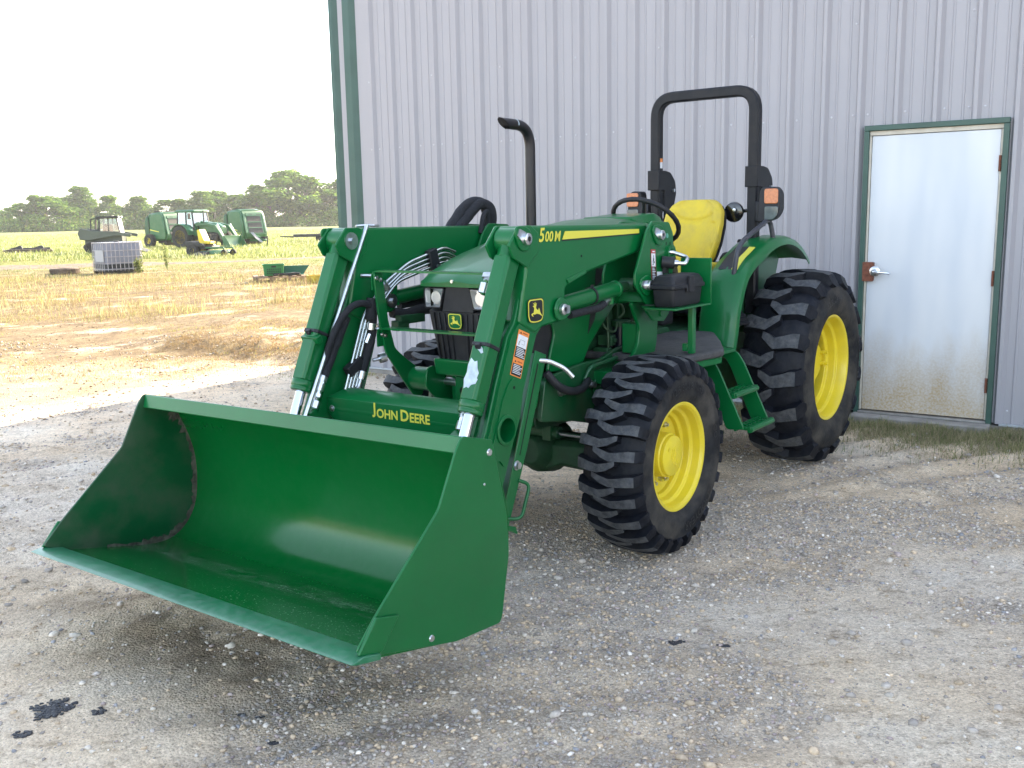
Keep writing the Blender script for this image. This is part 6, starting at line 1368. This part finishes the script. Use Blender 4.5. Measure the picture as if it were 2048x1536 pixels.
def cab_tractor(x, y, rz):
    B = empty('cab_tractor', (x, y, gz(x, y)), R(rz), 'green cab tractor with its own loader, parked between the two round balers', 'tractor')
    for sg in (1, -1):
        simple_wheel(B, 0, sg*.78, .68, .68, .42, .42, FYEL, lug=14); simple_wheel(B, 2.2, sg*.74, .47, .47, .32, .26, FYEL, lug=12)
        mb = MB(); a = [(.78*math.cos(t), .70+.78*math.sin(t)) for t in np.linspace(.15, 2.7, 14)]; mb.prism(a+[(q*.94, .70+(z-.70)*.94) for q, z in a[::-1]], sg*.50, sg*.98); mb.build('fender', DGREEN, B)
        mb = MB(); mb.prism([(.7, 1.48), (1.9, 1.52), (2.6, 1.38), (3.1, .75), (3.35, .30), (3.25, .26), (2.95, .70), (2.5, 1.22), (1.9, 1.36), (.7, 1.34)], sg*.50, sg*.60); mb.build('loader_arm', DGREEN, B, bevel=.02)
        mb = MB(); mb.cyl((2.72, sg*.55, 1.42), (3.30, sg*.55, .55), .04, 8); mb.build('loader_cylinder', DECAL if False else ZINC, B)
        mb = MB(); mb.prism([(.85, .75), (1.05, .75), (1.02, 1.5), (.8, 1.5)], sg*.45, sg*.6); mb.build('loader_mast', DGREEN, B)
    mb = MB(); mb.loft([[(1.05, -.34, .95), (1.05, .34, .95), (1.05, .34, 1.50), (1.05, .20, 1.62), (1.05, -.20, 1.62), (1.05, -.34, 1.50)], [(2.2, -.30, .95), (2.2, .30, .95), (2.2, .30, 1.40), (2.2, .18, 1.50), (2.2, -.18, 1.50), (2.2, -.30, 1.40)], [(2.72, -.24, .85), (2.72, .24, .85), (2.72, .24, 1.22), (2.72, .14, 1.30), (2.72, -.14, 1.30), (2.72, -.24, 1.22)]]); mb.build('hood', DGREEN, B, bevel=.03)
    mb = MB(); mb.box(-.5, 2.6, -.26, .26, .5, .95); mb.box(2.1, 2.3, -.7, .7, .38, .56); mb.cyl((0, -.9, .68), (0, .9, .68), .1, 12); mb.build('chassis', DARK, B)
    # cab
    mb = MB()
    pl = [(-.45, 1.15), (-.42, 2.15), (.90, 2.15), (1.05, 1.30)]
    for sg in (1, -1):
        for a, b in zip([(-.45, .66, 1.15), (.95, .66, 1.1), (.30, .66, 1.0)], [(-.40, .60, 2.2), (.78, .60, 2.2), (.28, .60, 2.2)]): mb.beam((a[0], sg*a[1], a[2]), (b[0], sg*b[1], b[2]), .07, .07)
    mb.build('cab_frame', DARK, B)
    for sg in (1, -1):
        mb = MB(); mb.add([(-.42, sg*.655, 1.2), (.93, sg*.655, 1.15), (.78, sg*.60, 2.15), (-.39, sg*.60, 2.15)], [(0, 1, 2, 3)]); mb.add([(-.42, sg*.645, 1.2), (.93, sg*.645, 1.15), (.78, sg*.59, 2.15), (-.39, sg*.59, 2.15)], [(0, 1, 2, 3)]); mb.build('side_window', CABGL, B, smooth=0)
    for xa, xb, nm in ((.96, .80, 'windscreen'), (-.46, -.41, 'rear_window')):
        mb = MB(); mb.add([(xa, -.62, 1.15), (xa, .62, 1.15), (xb, .57, 2.15), (xb, -.57, 2.15)], [(0, 1, 2, 3)]); mb.build(nm, CABGL, B, smooth=0)
    mb = MB(); mb.box(-.1, .35, -.25, .25, .95, 1.75); mb.build('cab_seat', DARK, B, bevel=.05)
    mb = MB(); mb.loft([[(-.62, -.62, 2.16), (.95, -.62, 2.16), (.95, .62, 2.16), (-.62, .62, 2.16)], [(-.66, -.66, 2.22), (1.0, -.66, 2.22), (1.0, .66, 2.22), (-.66, .66, 2.22)], [(-.55, -.56, 2.32), (.9, -.56, 2.32), (.9, .56, 2.32), (-.55, .56, 2.32)]]); mb.build('cab_roof', DGREEN, B, bevel=.02)
    for sg in (1, -1):
        mb = MB(); mb.beam((.9, sg*.62, 2.1), (1.0, sg*1.05, 2.1), .03, .03); mb.box(.97, 1.03, sg*1.05-.10, sg*1.05+.10, 1.75, 2.10); mb.build('mirror', DARK, B, bevel=.02)
    mb = MB(); mb.prism([(3.30, .75), (3.22, .40), (3.30, .08), (3.95, .04), (3.95, .08), (3.42, .16), (3.34, .42), (3.36, .75)], -.70, .70); mb.prism([(3.25, .12), (3.9, .05), (3.4, .75), (3.28, .72)], -.71, -.69); mb.prism([(3.25, .12), (3.9, .05), (3.4, .75), (3.28, .72)], .69, .71); mb.build('loader_bucket', DGREEN, B, bevel=.01)
    mb = MB(); mb.cyl((1.5, -.38, 1.4), (1.5, -.38, 2.25), .04, 10); mb.build('exhaust_pipe', DARK, B)
cab_tractor(-19.6, 61.2, -28)

def mower(x, y, rz):
    B = empty('ride_on_mower', (x, y, gz(x, y)), R(rz), 'ride-on mower with a yellow seat and wide green deck, in the grass before the balers', 'mower')
    for sg in (1, -1):
        simple_wheel(B, -.55, sg*.52, .29, .29, .26, .14, FYEL); simple_wheel(B, 1.05, sg*.42, .16, .16, .12, .07, FYEL, name='caster_wheel')
        mb = MB(); mb.beam((.1, sg*.45, .42), (1.05, sg*.42, .40), .07, .07); mb.beam((1.05, sg*.42, .40), (1.05, sg*.42, .18), .06, .06); mb.build('caster_arm', DGREEN, B, bevel=.01)
        mb = MB(); mb.tube(fillet([(.25, sg*.28, .55), (.35, sg*.30, 1.0), (.15, sg*.10, 1.05)], .08), .018, 8); mb.build('steering_lever', DARK, B)
    mb = MB(); mb.loft([[(x_, y_*1.0, .12) for x_, y_ in round2([(-.05, -.80), (.75, -.80), (.95, -.3), (.95, .3), (.75, .80), (-.05, .80)], .1)], [(x_, y_*.97, .28) for x_, y_ in round2([(0, -.80), (.72, -.80), (.9, -.3), (.9, .3), (.72, .80), (0, .80)], .1)]]); mb.build('cutting_deck', DGREEN, B, bevel=.02)
    mb = MB(); mb.loft([[(-.1, -.80, .12), (.5, -.80, .12), (.45, -1.15, .08), (-.1, -1.15, .08)], [(-.1, -.80, .26), (.5, -.80, .26), (.45, -1.15, .12), (-.1, -1.15, .12)]]); mb.build('discharge_chute', DARK, B)
    mb = MB(); mb.box(-.95, .4, -.38, .38, .34, .50); mb.box(-1.0, -.35, -.40, .40, .45, .72); mb.build('frame', DARK, B, bevel=.03)
    for sg in (1, -1):
        mb = MB(); mb.prism(round2([(-.75, .50), (.1, .48), (.0, .62), (-.6, .68)], .05), sg*.36, sg*.55); mb.build('side_pod', DARK, B, bevel=.02)
    mb = MB(); mb.prism(round2([(-.30, .60), (.25, .58), (.26, .70), (-.05, .74), (-.28, 1.28), (-.42, 1.26), (-.36, .75)], .04), -.27, .27); mb.build('seat', FYEL, B, bevel=.04)
mower(-14.4, 47.4, -14)

def track_loader(x, y, rz):
    B = empty('track_loader', (x, y, gz(x, y)), R(rz), 'dark cabbed compact track loader standing behind the white caged tank', 'loader')
    for sg in (1, -1):
        q = round2([(-1.05, .05), (.85, .05), (1.15, .35), (.75, .62), (-.75, .66), (-1.25, .42)], .15); qi = [(a*.86, .35+(b-.35)*.72) for a, b in q]
        mb = MB(); mb.loft([[(a, sg*.55, b) for a, b in q], [(a, sg*.92, b) for a, b in q], [(a, sg*.92, b) for a, b in qi], [(a, sg*.85, b) for a, b in qi]]); tr = mb.build('track', FRUB, B, smooth=30)
        for k in range(4): 
            b = MB(); b.cyl((-.7+.45*k, sg*.80, .24), (-.7+.45*k, sg*.90, .24), .13, 14); b.build('track_roller', DARK, tr)
        mb = MB(); mb.prism(round2([(-1.35, .75), (-.9, .70), (.6, .95), (1.25, .85), (1.30, 1.0), (.5, 1.15), (-.6, 1.2), (-1.3, 1.35), (-1.45, 1.1)], .04), sg*.70, sg*.86); mb.build('lift_arm', OLIVE, B, bevel=.02)
        mb = MB(); mb.add([(-.35, sg*.505, 1.05), (.62, sg*.505, 1.0), (.50, sg*.505, 1.82), (-.32, sg*.505, 1.85)], [(0, 1, 2, 3)]); mb.build('cab_window', CABGL, B, smooth=0)
        mb = MB(); mb.beam((-.42, sg*.50, .9), (-.38, sg*.48, 1.9), .09, .06); mb.beam((.68, sg*.50, .9), (.52, sg*.48, 1.9), .07, .06); mb.beam((.1, sg*.50, .95), (.08, sg*.49, 1.88), .05, .05); mb.beam((-.85, sg*.5, 1.2), (-.80, sg*.48, 1.80), .10, .06); mb.beam((-.82, sg*.48, 1.82), (-.38, sg*.48, 1.88), .08, .06); mb.build('cab_post', DARK, B)
    mb = MB(); mb.box(-1.2, .75, -.52, .52, .35, .95); mb.prism(round2([(-1.25, .95), (-1.25, 1.25), (-.45, 1.3), (-.45, .95)], .05), -.5, .5); mb.build('body', OLIVE, B, bevel=.04)
    mb = MB(); mb.box(-.55, .62, -.55, .55, 1.88, 1.98); mb.build('cab_roof', DARK, B, bevel=.03)
    mb = MB(); mb.lathe((.55, -.35, 1.93), (1, 0, 0), [(0, .05), (.08, .06), (.08, 0)], 12); mb.lathe((.55, .35, 1.93), (1, 0, 0), [(0, .05), (.08, .06), (.08, 0)], 12); mb.build('roof_lamps', WHITE, B)
    mb = MB(); mb.add([(.69, -.48, .98), (.69, .48, .98), (.56, .46, 1.84), (.56, -.46, 1.84)], [(0, 1, 2, 3)]); mb.build('cab_door', CABGL, B, smooth=0)
    mb = MB(); mb.box(-.25, .25, -.25, .25, .95, 1.55); mb.build('cab_seat', DARK, B, bevel=.08)
    mb = MB(); mb.prism([(1.25, .10), (1.45, .06), (2.0, .05), (1.5, .22), (1.42, .62), (1.28, .62)], -.9, .9); mb.build('loader_bucket', DARK, B, bevel=.01)
track_loader(-21.8, 54.2, 8)

def ibc(x, y, rz):
    B = empty('caged_tank', (x, y, gz(x, y)-.02), R(rz), 'white plastic liquid tank in a steel cage standing in the dry grass', 'tank')
    w, d = .63, .52
    TANK = mat('weathered_white_plastic', (.22, .23, .28), .5, var=.12, vscale=3, dust=.3, dscale=4, dustcol=(.30, .29, .30))
    def rr(a, b, z): return [(x_, y_, z) for x_, y_ in round2([(-a, -b), (a, -b), (a, b), (-a, b)], .09)]
    mb = MB(); mb.loft([rr(w-.05, d-.05, .18), rr(w-.02, d-.02, .22), rr(w-.02, d-.02, 1.0), rr(w-.05, d-.05, 1.04), rr(.3, .25, 1.05)]); mb.build('tank', TANK, B, smooth=40)
    mb = MB(); mb.loft([rr(w-.017, d-.017, .20), rr(w-.016, d-.016, .34)], True, False); mb.build('dark_residue', mat('tank_residue', (.03, .032, .035), .5, var=.5, vscale=5), B, smooth=0)
    CG = mat('galvanised_cage', (.40, .38, .38), .5, .3, var=.2, vscale=9)
    mb = MB(); 
    for z in (.17, .38, .58, .78, 1.03): mb.tube(rr(w, d, z)+[rr(w, d, z)[0]], .014, 6)
    for k in range(9):
        x_ = -w+.08+(2*w-.16)*k/8
        for s in (-1, 1): mb.tube([(x_, s*(d+.008), .12), (x_, s*(d+.008), 1.05)], .013, 6)
    for k in range(7):
        y_ = -d+.08+(2*d-.16)*k/6
        for s in (-1, 1): mb.tube([(s*(w+.008), y_, .12), (s*(w+.008), y_, 1.05)], .013, 6)
    mb.build('cage', CG, B, smooth=40)
    mb = MB(); mb.box(-w, w, -d, d, .10, .125)
    for s in (-1, 0, 1): mb.box(-w, w, s*d*.85-.05, s*d*.85+.05, 0, .10)
    mb.build('skid', DARK, B)
    mb = MB(); mb.box(-w-.022, -w-.016, -d+.06, .20, .42, .80); mb.build('name_plate', mat('grey_plate', (.40, .39, .40), .5), B)
    mb = MB(); mb.lathe((0, 0, 1.04), (0, 0, 1), [(0, .09), (.04, .09), (.05, .07), (.05, 0)], 20); mb.build('filler_cap', DARK, B)
ibc(-13.05, 32.9, 44)

def lying_tyre(x, y):
    mb = MB(); r0, r1, h = .24, .46, .19
    mb.lathe((0, 0, 0), (0, 0, 1), [(0, r0), (0, r1*.92), (h*.2, r1), (h*.8, r1), (h, r1*.92), (h, r0), (h*.7, r0-.02), (h*.3, r0-.02)], 36, closed=True)
    for k in range(40):
        t = 2*math.pi*k/40; mb.beam((r1*.995*math.cos(t), r1*.995*math.sin(t), .02), (r1*.995*math.cos(t+.08), r1*.995*math.sin(t+.08), h-.02), .03, .02, (math.cos(t), math.sin(t), 0))
    o = mb.build('old_tyre', mat('sun_bleached_rubber', (.12, .085, .06), .85, var=.4, vscale=6), None); o.location = (x, y, gz(x, y)+.0)
    tag(o, 'old brownish tyre lying flat in the dry grass left of the caged tank', 'tyre')
lying_tyre(-14.75, 32.7)

def implement(x, y, rz):
    B = empty('mowing_implement', (x, y, gz(x, y)), R(rz), 'low dark brown mowing implement with two humps, lying in the field on the left', 'implement')
    mb = MB(); mb.box(-1.3, 1.3, -.5, .5, .10, .22); mb.loft([[(-1.35, -.45, .08), (-1.35, .45, .08), (-1.35, .45, .16), (-1.35, -.45, .16)], [(-1.0, -.6, .05), (-1.0, .6, .05), (-1.0, .6, .26), (-1.0, -.6, .26)], [(1.0, -.6, .05), (1.0, .6, .05), (1.0, .6, .24), (1.0, -.6, .24)], [(1.35, -.4, .08), (1.35, .4, .08), (1.35, .4, .16), (1.35, -.4, .16)]]); mb.build('deck', BROWN, B, bevel=.03)
    for xc, h in ((-.45, .46), (.68, .44)):
        mb = MB(); mb.loft([[(xc-.22, -.2, .2), (xc+.22, -.2, .2), (xc+.22, .2, .2), (xc-.22, .2, .2)], [(xc-.12, -.16, .38), (xc+.16, -.16, .38), (xc+.16, .16, .38), (xc-.12, .16, .38)], [(xc, -.1, h), (xc+.1, -.1, h), (xc+.1, .1, h), (xc, .1, h)]]); mb.build('gearbox_guard', DARK, B, bevel=.03)
        mb = MB(); mb.beam((xc-.5, 0, .25), (xc-.02, 0, .40), .08, .06); mb.beam((xc+.1, 0, .42), (xc+.25, 0, .2), .07, .05); mb.build('hitch_arm', BROWN, B)
    mb = MB(); mb.tube([(-.9, 0, .28), (1.2, 0, .27)], .05, 8); mb.build('drive_shaft', DARK, B)
implement(-28.3, 58.2, 22)

def pallet(x, y, rz):
    B = empty('wooden_pallet', (x, y, gz(x, y)-.01), R(rz), 'weathered wooden pallet in the dry grass carrying a green crate and scraps', 'pallet')
    WOOD = mat('weathered_wood', (.30, .20, .13), .85, var=.4, vscale=7, bump=.3, bscale=40)
    for k in range(6):
        mb = MB(); xc = -.62+.248*k; mb.box(xc-.06, xc+.06, -.5, .5, .145, .167); mb.build('deck_board', WOOD, B)
    for y_ in (-.46, 0, .46):
        for x_ in (-.62, -.18, .22, .62): mb = MB(); mb.box(x_-.06, x_+.06, y_-.045, y_+.045, .022, .12); mb.build('block', WOOD, B)
        mb = MB(); mb.box(-.70, .70, y_-.05, y_+.05, .121, .1445); mb.build('stringer', WOOD, B)
        mb = MB(); mb.box(-.70, .70, y_-.05, y_+.05, 0, .0215); mb.build('bottom_board', WOOD, B)
    return B
pallet(-6.25, 26.7, 16)
def place(o, x, y, z, rz): o.location = (x, y, z); o.rotation_euler = (0, 0, R(rz)); return o
pz = gz(-6.25, 26.7)+.158
mb = MB(); a, b_, h = .27, .19, .31
CRG = mat('green_plastic', (.030, .19, .055), .5, var=.1, vscale=6)
def cr(a, b, z): return [(x_, y_, z) for x_, y_ in round2([(-a, -b), (a, -b), (a, b), (-a, b)], .03)]
mb.loft([cr(a-.02, b_-.02, 0), cr(a, b_, h-.03), cr(a+.015, b_+.015, h-.03), cr(a+.015, b_+.015, h), cr(a-.01, b_-.01, h), cr(a-.03, b_-.03, .012)], True, True)
CR = empty('green_crate', (-6.38, 26.62, pz), R(16), 'open green plastic crate standing on the wooden pallet', 'crate'); mb.build('shell', CRG, CR, bevel=.004)
mb = MB(); mb.box(-.06, .06, -b_-.012, -b_+.004, h-.085, h-.045); mb.build('hand_hole', DARK, CR)
mb = MB()
for k in range(7):
    for j in range(3): mb.box(-.18+.055*k, -.145+.055*k, -b_-.006, -b_+.01, .05+.055*j, .085+.055*j)
mb.build('wall_grid', mat('green_plastic_shadowed_holes', (.015, .07, .025), .6), CR)
mb = MB(); mb.loft([[(-.42, -.02, .02), (.30, -.02, .02), (.46, -.02, .24), (-.42, -.02, .24)], [(-.42, .0, .02), (.30, .0, .02), (.46, .02, .24), (-.42, .02, .24)]]); mb.box(-.42, .30, -.25, .0, 0, .02)
o = mb.build('sheet_metal_chute', mat('teal_green_paint', (.012, .115, .075), .4), None, bevel=.004); place(o, -5.95, 26.98, pz, 16); tag(o, 'teal green sheet metal chute lying on the pallet behind the crate', 'metal sheet')
mb = MB(); mb.tube(smooth_path([(-.35, 0, .03), (-.15, .06, .04), (.05, -.02, .03), (.2, .05, .05), (.35, 0, .03)], 5), .035, 8); mb.box(.05, .22, -.08, .06, 0, .07); o = mb.build('machine_scrap', DARK, None); place(o, -6.0, 26.5, pz, 20); tag(o, 'dark oily machine scraps lying on the pallet beside the green crate', 'scrap')
mb = MB(); mb.loft([cr(.30, .2, 0), cr(.32, .22, .20), cr(.29, .19, .20), cr(.28, .18, .03)]); o = mb.build('yellow_crate', mat('faded_yellow_plastic', (.50, .36, .04), .5, var=.3, vscale=9), None, bevel=.004); place(o, -4.95, 25.6, gz(-4.95, 25.6), 20); tag(o, 'faded yellow crate in the dry grass right of the pallet', 'crate')

def trailer(x, y, rz):
    B = empty('flatbed_trailer', (x, y, gz(x, y)), R(rz), 'low dark flatbed trailer on tandem wheels far across the field', 'trailer')
    mb = MB(); mb.box(-2.4, 2.2, -1.0, 1.0, .46, .56); mb.box(-2.4, 2.2, -1.05, -.98, .40, .58); mb.box(-2.4, 2.2, .98, 1.05, .40, .58); mb.build('deck', DARK, B, bevel=.01)
    for sg in (1, -1):
        for xc in (-.55, .35): simple_wheel(B, xc, sg*.85, .30, .30, .2, .16, STEEL)
    mb = MB(); mb.prism([(-2.4, .46), (-3.3, .50), (-3.3, .44), (-2.4, .36)], -.08, .08); mb.build('drawbar', DARK, B)
trailer(-12.6, 69.2, 14)

# ------------------------------------------------------------------ weeds, bush, trees
def leaf_cloud(pts, size, cols, flat=.6, seed=1):
    r_ = np.random.RandomState(seed); n = len(pts); a = r_.randn(n, 3); a /= np.linalg.norm(a, axis=1)[:, None]; b = r_.randn(n, 3); b -= a*(a*b).sum(1)[:, None]; b /= np.linalg.norm(b, axis=1)[:, None]
    s = size*r_.uniform(.5, 1.3, (n, 1)); V = np.stack([pts-a*s, pts+b*s*.6, pts+a*s, pts-b*s*.6], 1).reshape(-1, 3)
    F = np.arange(4*n).reshape(-1, 4); cols = np.array(cols); C = np.repeat(cols[r_.randint(0, len(cols), n)]*r_.uniform(.75, 1.25, (n, 1)), 4, 0); return V, F, C
def leafy(name, V, F, C, parent=None):
    o = cloud_mesh(name, V, F, C, leafmat('tree_leaf', .52)); del o['kind']
    if parent: o.parent = parent
    return o
BARK = mat('grey_brown_bark', (.10, .080, .062), .9, var=.3, vscale=8)
TREEC = [(.085, .165, .030), (.115, .205, .040), (.062, .125, .028), (.16, .25, .05)]
def tree_proto(seed, spread, tall):
    r_ = random.Random(seed); q = np.random.RandomState(seed)
    T = empty('tree', (0, 0, 0))
    mb = MB(); mb.tube([(0, 0, -.02), (.01, .01, .15), (.02, 0, .35), (.03, -.01, .6*tall)], [.030, .022, .016, .006], 8)
    P = []; cl = []
    nb = 17
    for k in range(nb):
        t = k/nb; an = k*2.4+r_.uniform(-.5, .5); hh = .16+.78*t**.8*tall+r_.uniform(-.04, .04); rad = spread*(math.sin(min(1, t*1.1+.12)*math.pi)**.6)*r_.uniform(.45, 1.05)
        c = np.array([rad*math.cos(an), rad*math.sin(an), hh]); s = r_.uniform(.085, .165)*(1.15-.4*t)
        mb.tube([(.02, 0, max(.1, hh-.22)), (c[0]*.5, c[1]*.5, hh-.10), tuple(c)], [.010, .006, .002], 5)
        m = int(300*(s/.12)**2); d = q.randn(m, 3); d /= np.linalg.norm(d, axis=1)[:, None]; rr_ = q.uniform(.35, 1.0, (m, 1))**.5*(1+.25*q.randn(m, 1)*.6)
        P.append(c+d*rr_*s*np.array([1.15, 1.15, .75]))
    P = np.concatenate(P); P[:, 2] = np.maximum(P[:, 2], .03)
    mb.build('trunk', BARK, T, smooth=60)
    V, F, C = leaf_cloud(P, .026, TREEC, seed=seed); leafy('crown', V, F, C, T); return T
protos = [tree_proto(11, .36, 1.0), tree_proto(23, .30, 1.08), tree_proto(37, .44, .92), tree_proto(41, .24, 1.15), tree_proto(59, .40, 1.0)]
used = set()
def along(px, dist):
    """point of the far field edge seen in direction px (photo columns)"""
    t = (px-1024)/FPX; return Vector((t*dist*1.0, dist*.985, 0))
TL = [(-70, 60, 6.5), (-40, 60, 6), (-12, 60, 6.0), (22, 55, 4.0), (52, 55, 3.6), (78, 55, 7.3), (108, 55, 7.8), (132, 45, 9.0), (162, 45, 7.2), (196, 30, 9.4), (216, 50, 7.3), (250, 50, 7.6), (282, 40, 5.9), (308, 50, 7.0), (336, 40, 5.2), (360, 50, 7.2), (386, 30, 6.4), (402, 30, 4.6), (428, 45, 7.6), (462, 50, 8.9), (498, 55, 8.2), (536, 50, 9.0), (566, 45, 10.0), (596, 60, 13.2), (636, 50, 11.8), (668, 50, 9.6), (702, 50, 10.0), (742, 50, 9.4), (790, 60, 10.5), (840, 60, 9.5)]
SPECIAL = {596: 'tallest broad tree of the far treeline, just left of the building corner', 196: 'slim tall tree with a ragged top rising above the track loader', 132: 'tall rounded tree rising left of the slim one in the far treeline'}
for i, (px, w, h) in enumerate(TL):
    k = i % 5; k = 3 if px == 196 else (4 if px == 596 else k)
    p = along(px, 235+rnd.uniform(-9, 12)); z = gz(p.x, p.y); pr_ = protos[k]
    lab = SPECIAL.get(px, 'leafy green tree standing in the hazy treeline across the field')
    o = pr_ if k not in used else dup(pr_, (0, 0, 0), 0); used.add(k)
    o.location = (p.x, p.y, z-.1); o.rotation_euler = (0, 0, rnd.uniform(0, 6.28)); sc_ = h*1.0; wx = rnd.uniform(1.5, 2.0); o.scale = (sc_*wx, sc_*wx, sc_)
    tag(o, lab, 'tree', 'trees along the far edge of the field')
# undergrowth below the trees
q = np.random.RandomState(77); P = []
for k in range(560):
    px = q.uniform(-160, 900); d = q.uniform(220, 238); c = along(px, d); h = q.uniform(1.4, 4.2)*(1.25 if q.rand() < .2 else 1)
    m = 70; v = q.randn(m, 3); v /= np.linalg.norm(v, axis=1)[:, None]; P.append(np.array([c.x, c.y, gz(c.x, c.y)+h*.42])+v*q.uniform(.4, 1, (m, 1))*np.array([h*1.1, h*1.1, h*.6]))
V, F, C = leaf_cloud(np.concatenate(P), .26, TREEC+[(.15, .17, .06)], seed=5); o = leafy('undergrowth', V, F, C); tag(o, 'low leafy undergrowth along the foot of the far treeline', None, None, 'stuff')
def weed(x, y, h, name, label, cols, n, wide, leaf):
    T = empty(name, (x, y, gz(x, y)), 0, label, 'weed' if name == 'tall_weed' else 'bush'); q = np.random.RandomState(int(abs(x)*100)); mb = MB(); P = []
    for k in range(n):
        a = q.uniform(0, 6.28); t = (wide*math.cos(a)*q.rand(), wide*math.sin(a)*q.rand(), h*q.uniform(.7, 1.0)); mb.tube([(0, 0, 0), (t[0]*.4, t[1]*.4, t[2]*.5), t], [.012, .009, .004], 5)
        m = 70; u = q.uniform(.15, 1, m); P.append(np.stack([t[0]*u, t[1]*u, t[2]*u], 1)+q.randn(m, 3)*np.array([wide*.22, wide*.22, .05]))
    mb.build('stem', mat('weed_stem', (.14, .18, .06), .8), T); V, F, C = leaf_cloud(np.concatenate(P), leaf, cols, seed=3); leafy('leaves', V, F, C, T)
weed(-11.9, 34.3, 1.0, 'tall_weed', 'single tall thin green weed right of the caged tank', FRESH, 3, .14, .035)
weed(-17.5, 62.0, .95, 'leafy_bush', 'pale green leafy bush in front of the cab tractor loader bucket', [(.26, .33, .09), (.32, .38, .12)], 22, .75, .07)
weed(-12.15, 32.35, .55, 'tall_weed', 'short green weed growing against the corner of the caged tank', FRESH, 5, .2, .04)

# ------------------------------------------------------------------ thin summer haze over the whole place
mb = MB(); mb.box(-950, 950, -950, 950, -3, 24)
hz = mb.build('haze', None, None, smooth=0); hz.data.materials.clear()
hm = bpy.data.materials.new('summer_haze'); hm.use_nodes = True; N, L = nodes_of(hm); N.clear(); ho = N.new('ShaderNodeOutputMaterial'); hv = N.new('ShaderNodeVolumePrincipled')
hv.inputs['Color'].default_value = (.93, .96, 1, 1); hv.inputs['Density'].default_value = .00032; hv.inputs['Anisotropy'].default_value = .3; L.new(hv.outputs[0], ho.inputs['Volume'])
hz.data.materials.append(hm); hz['kind'] = 'stuff'
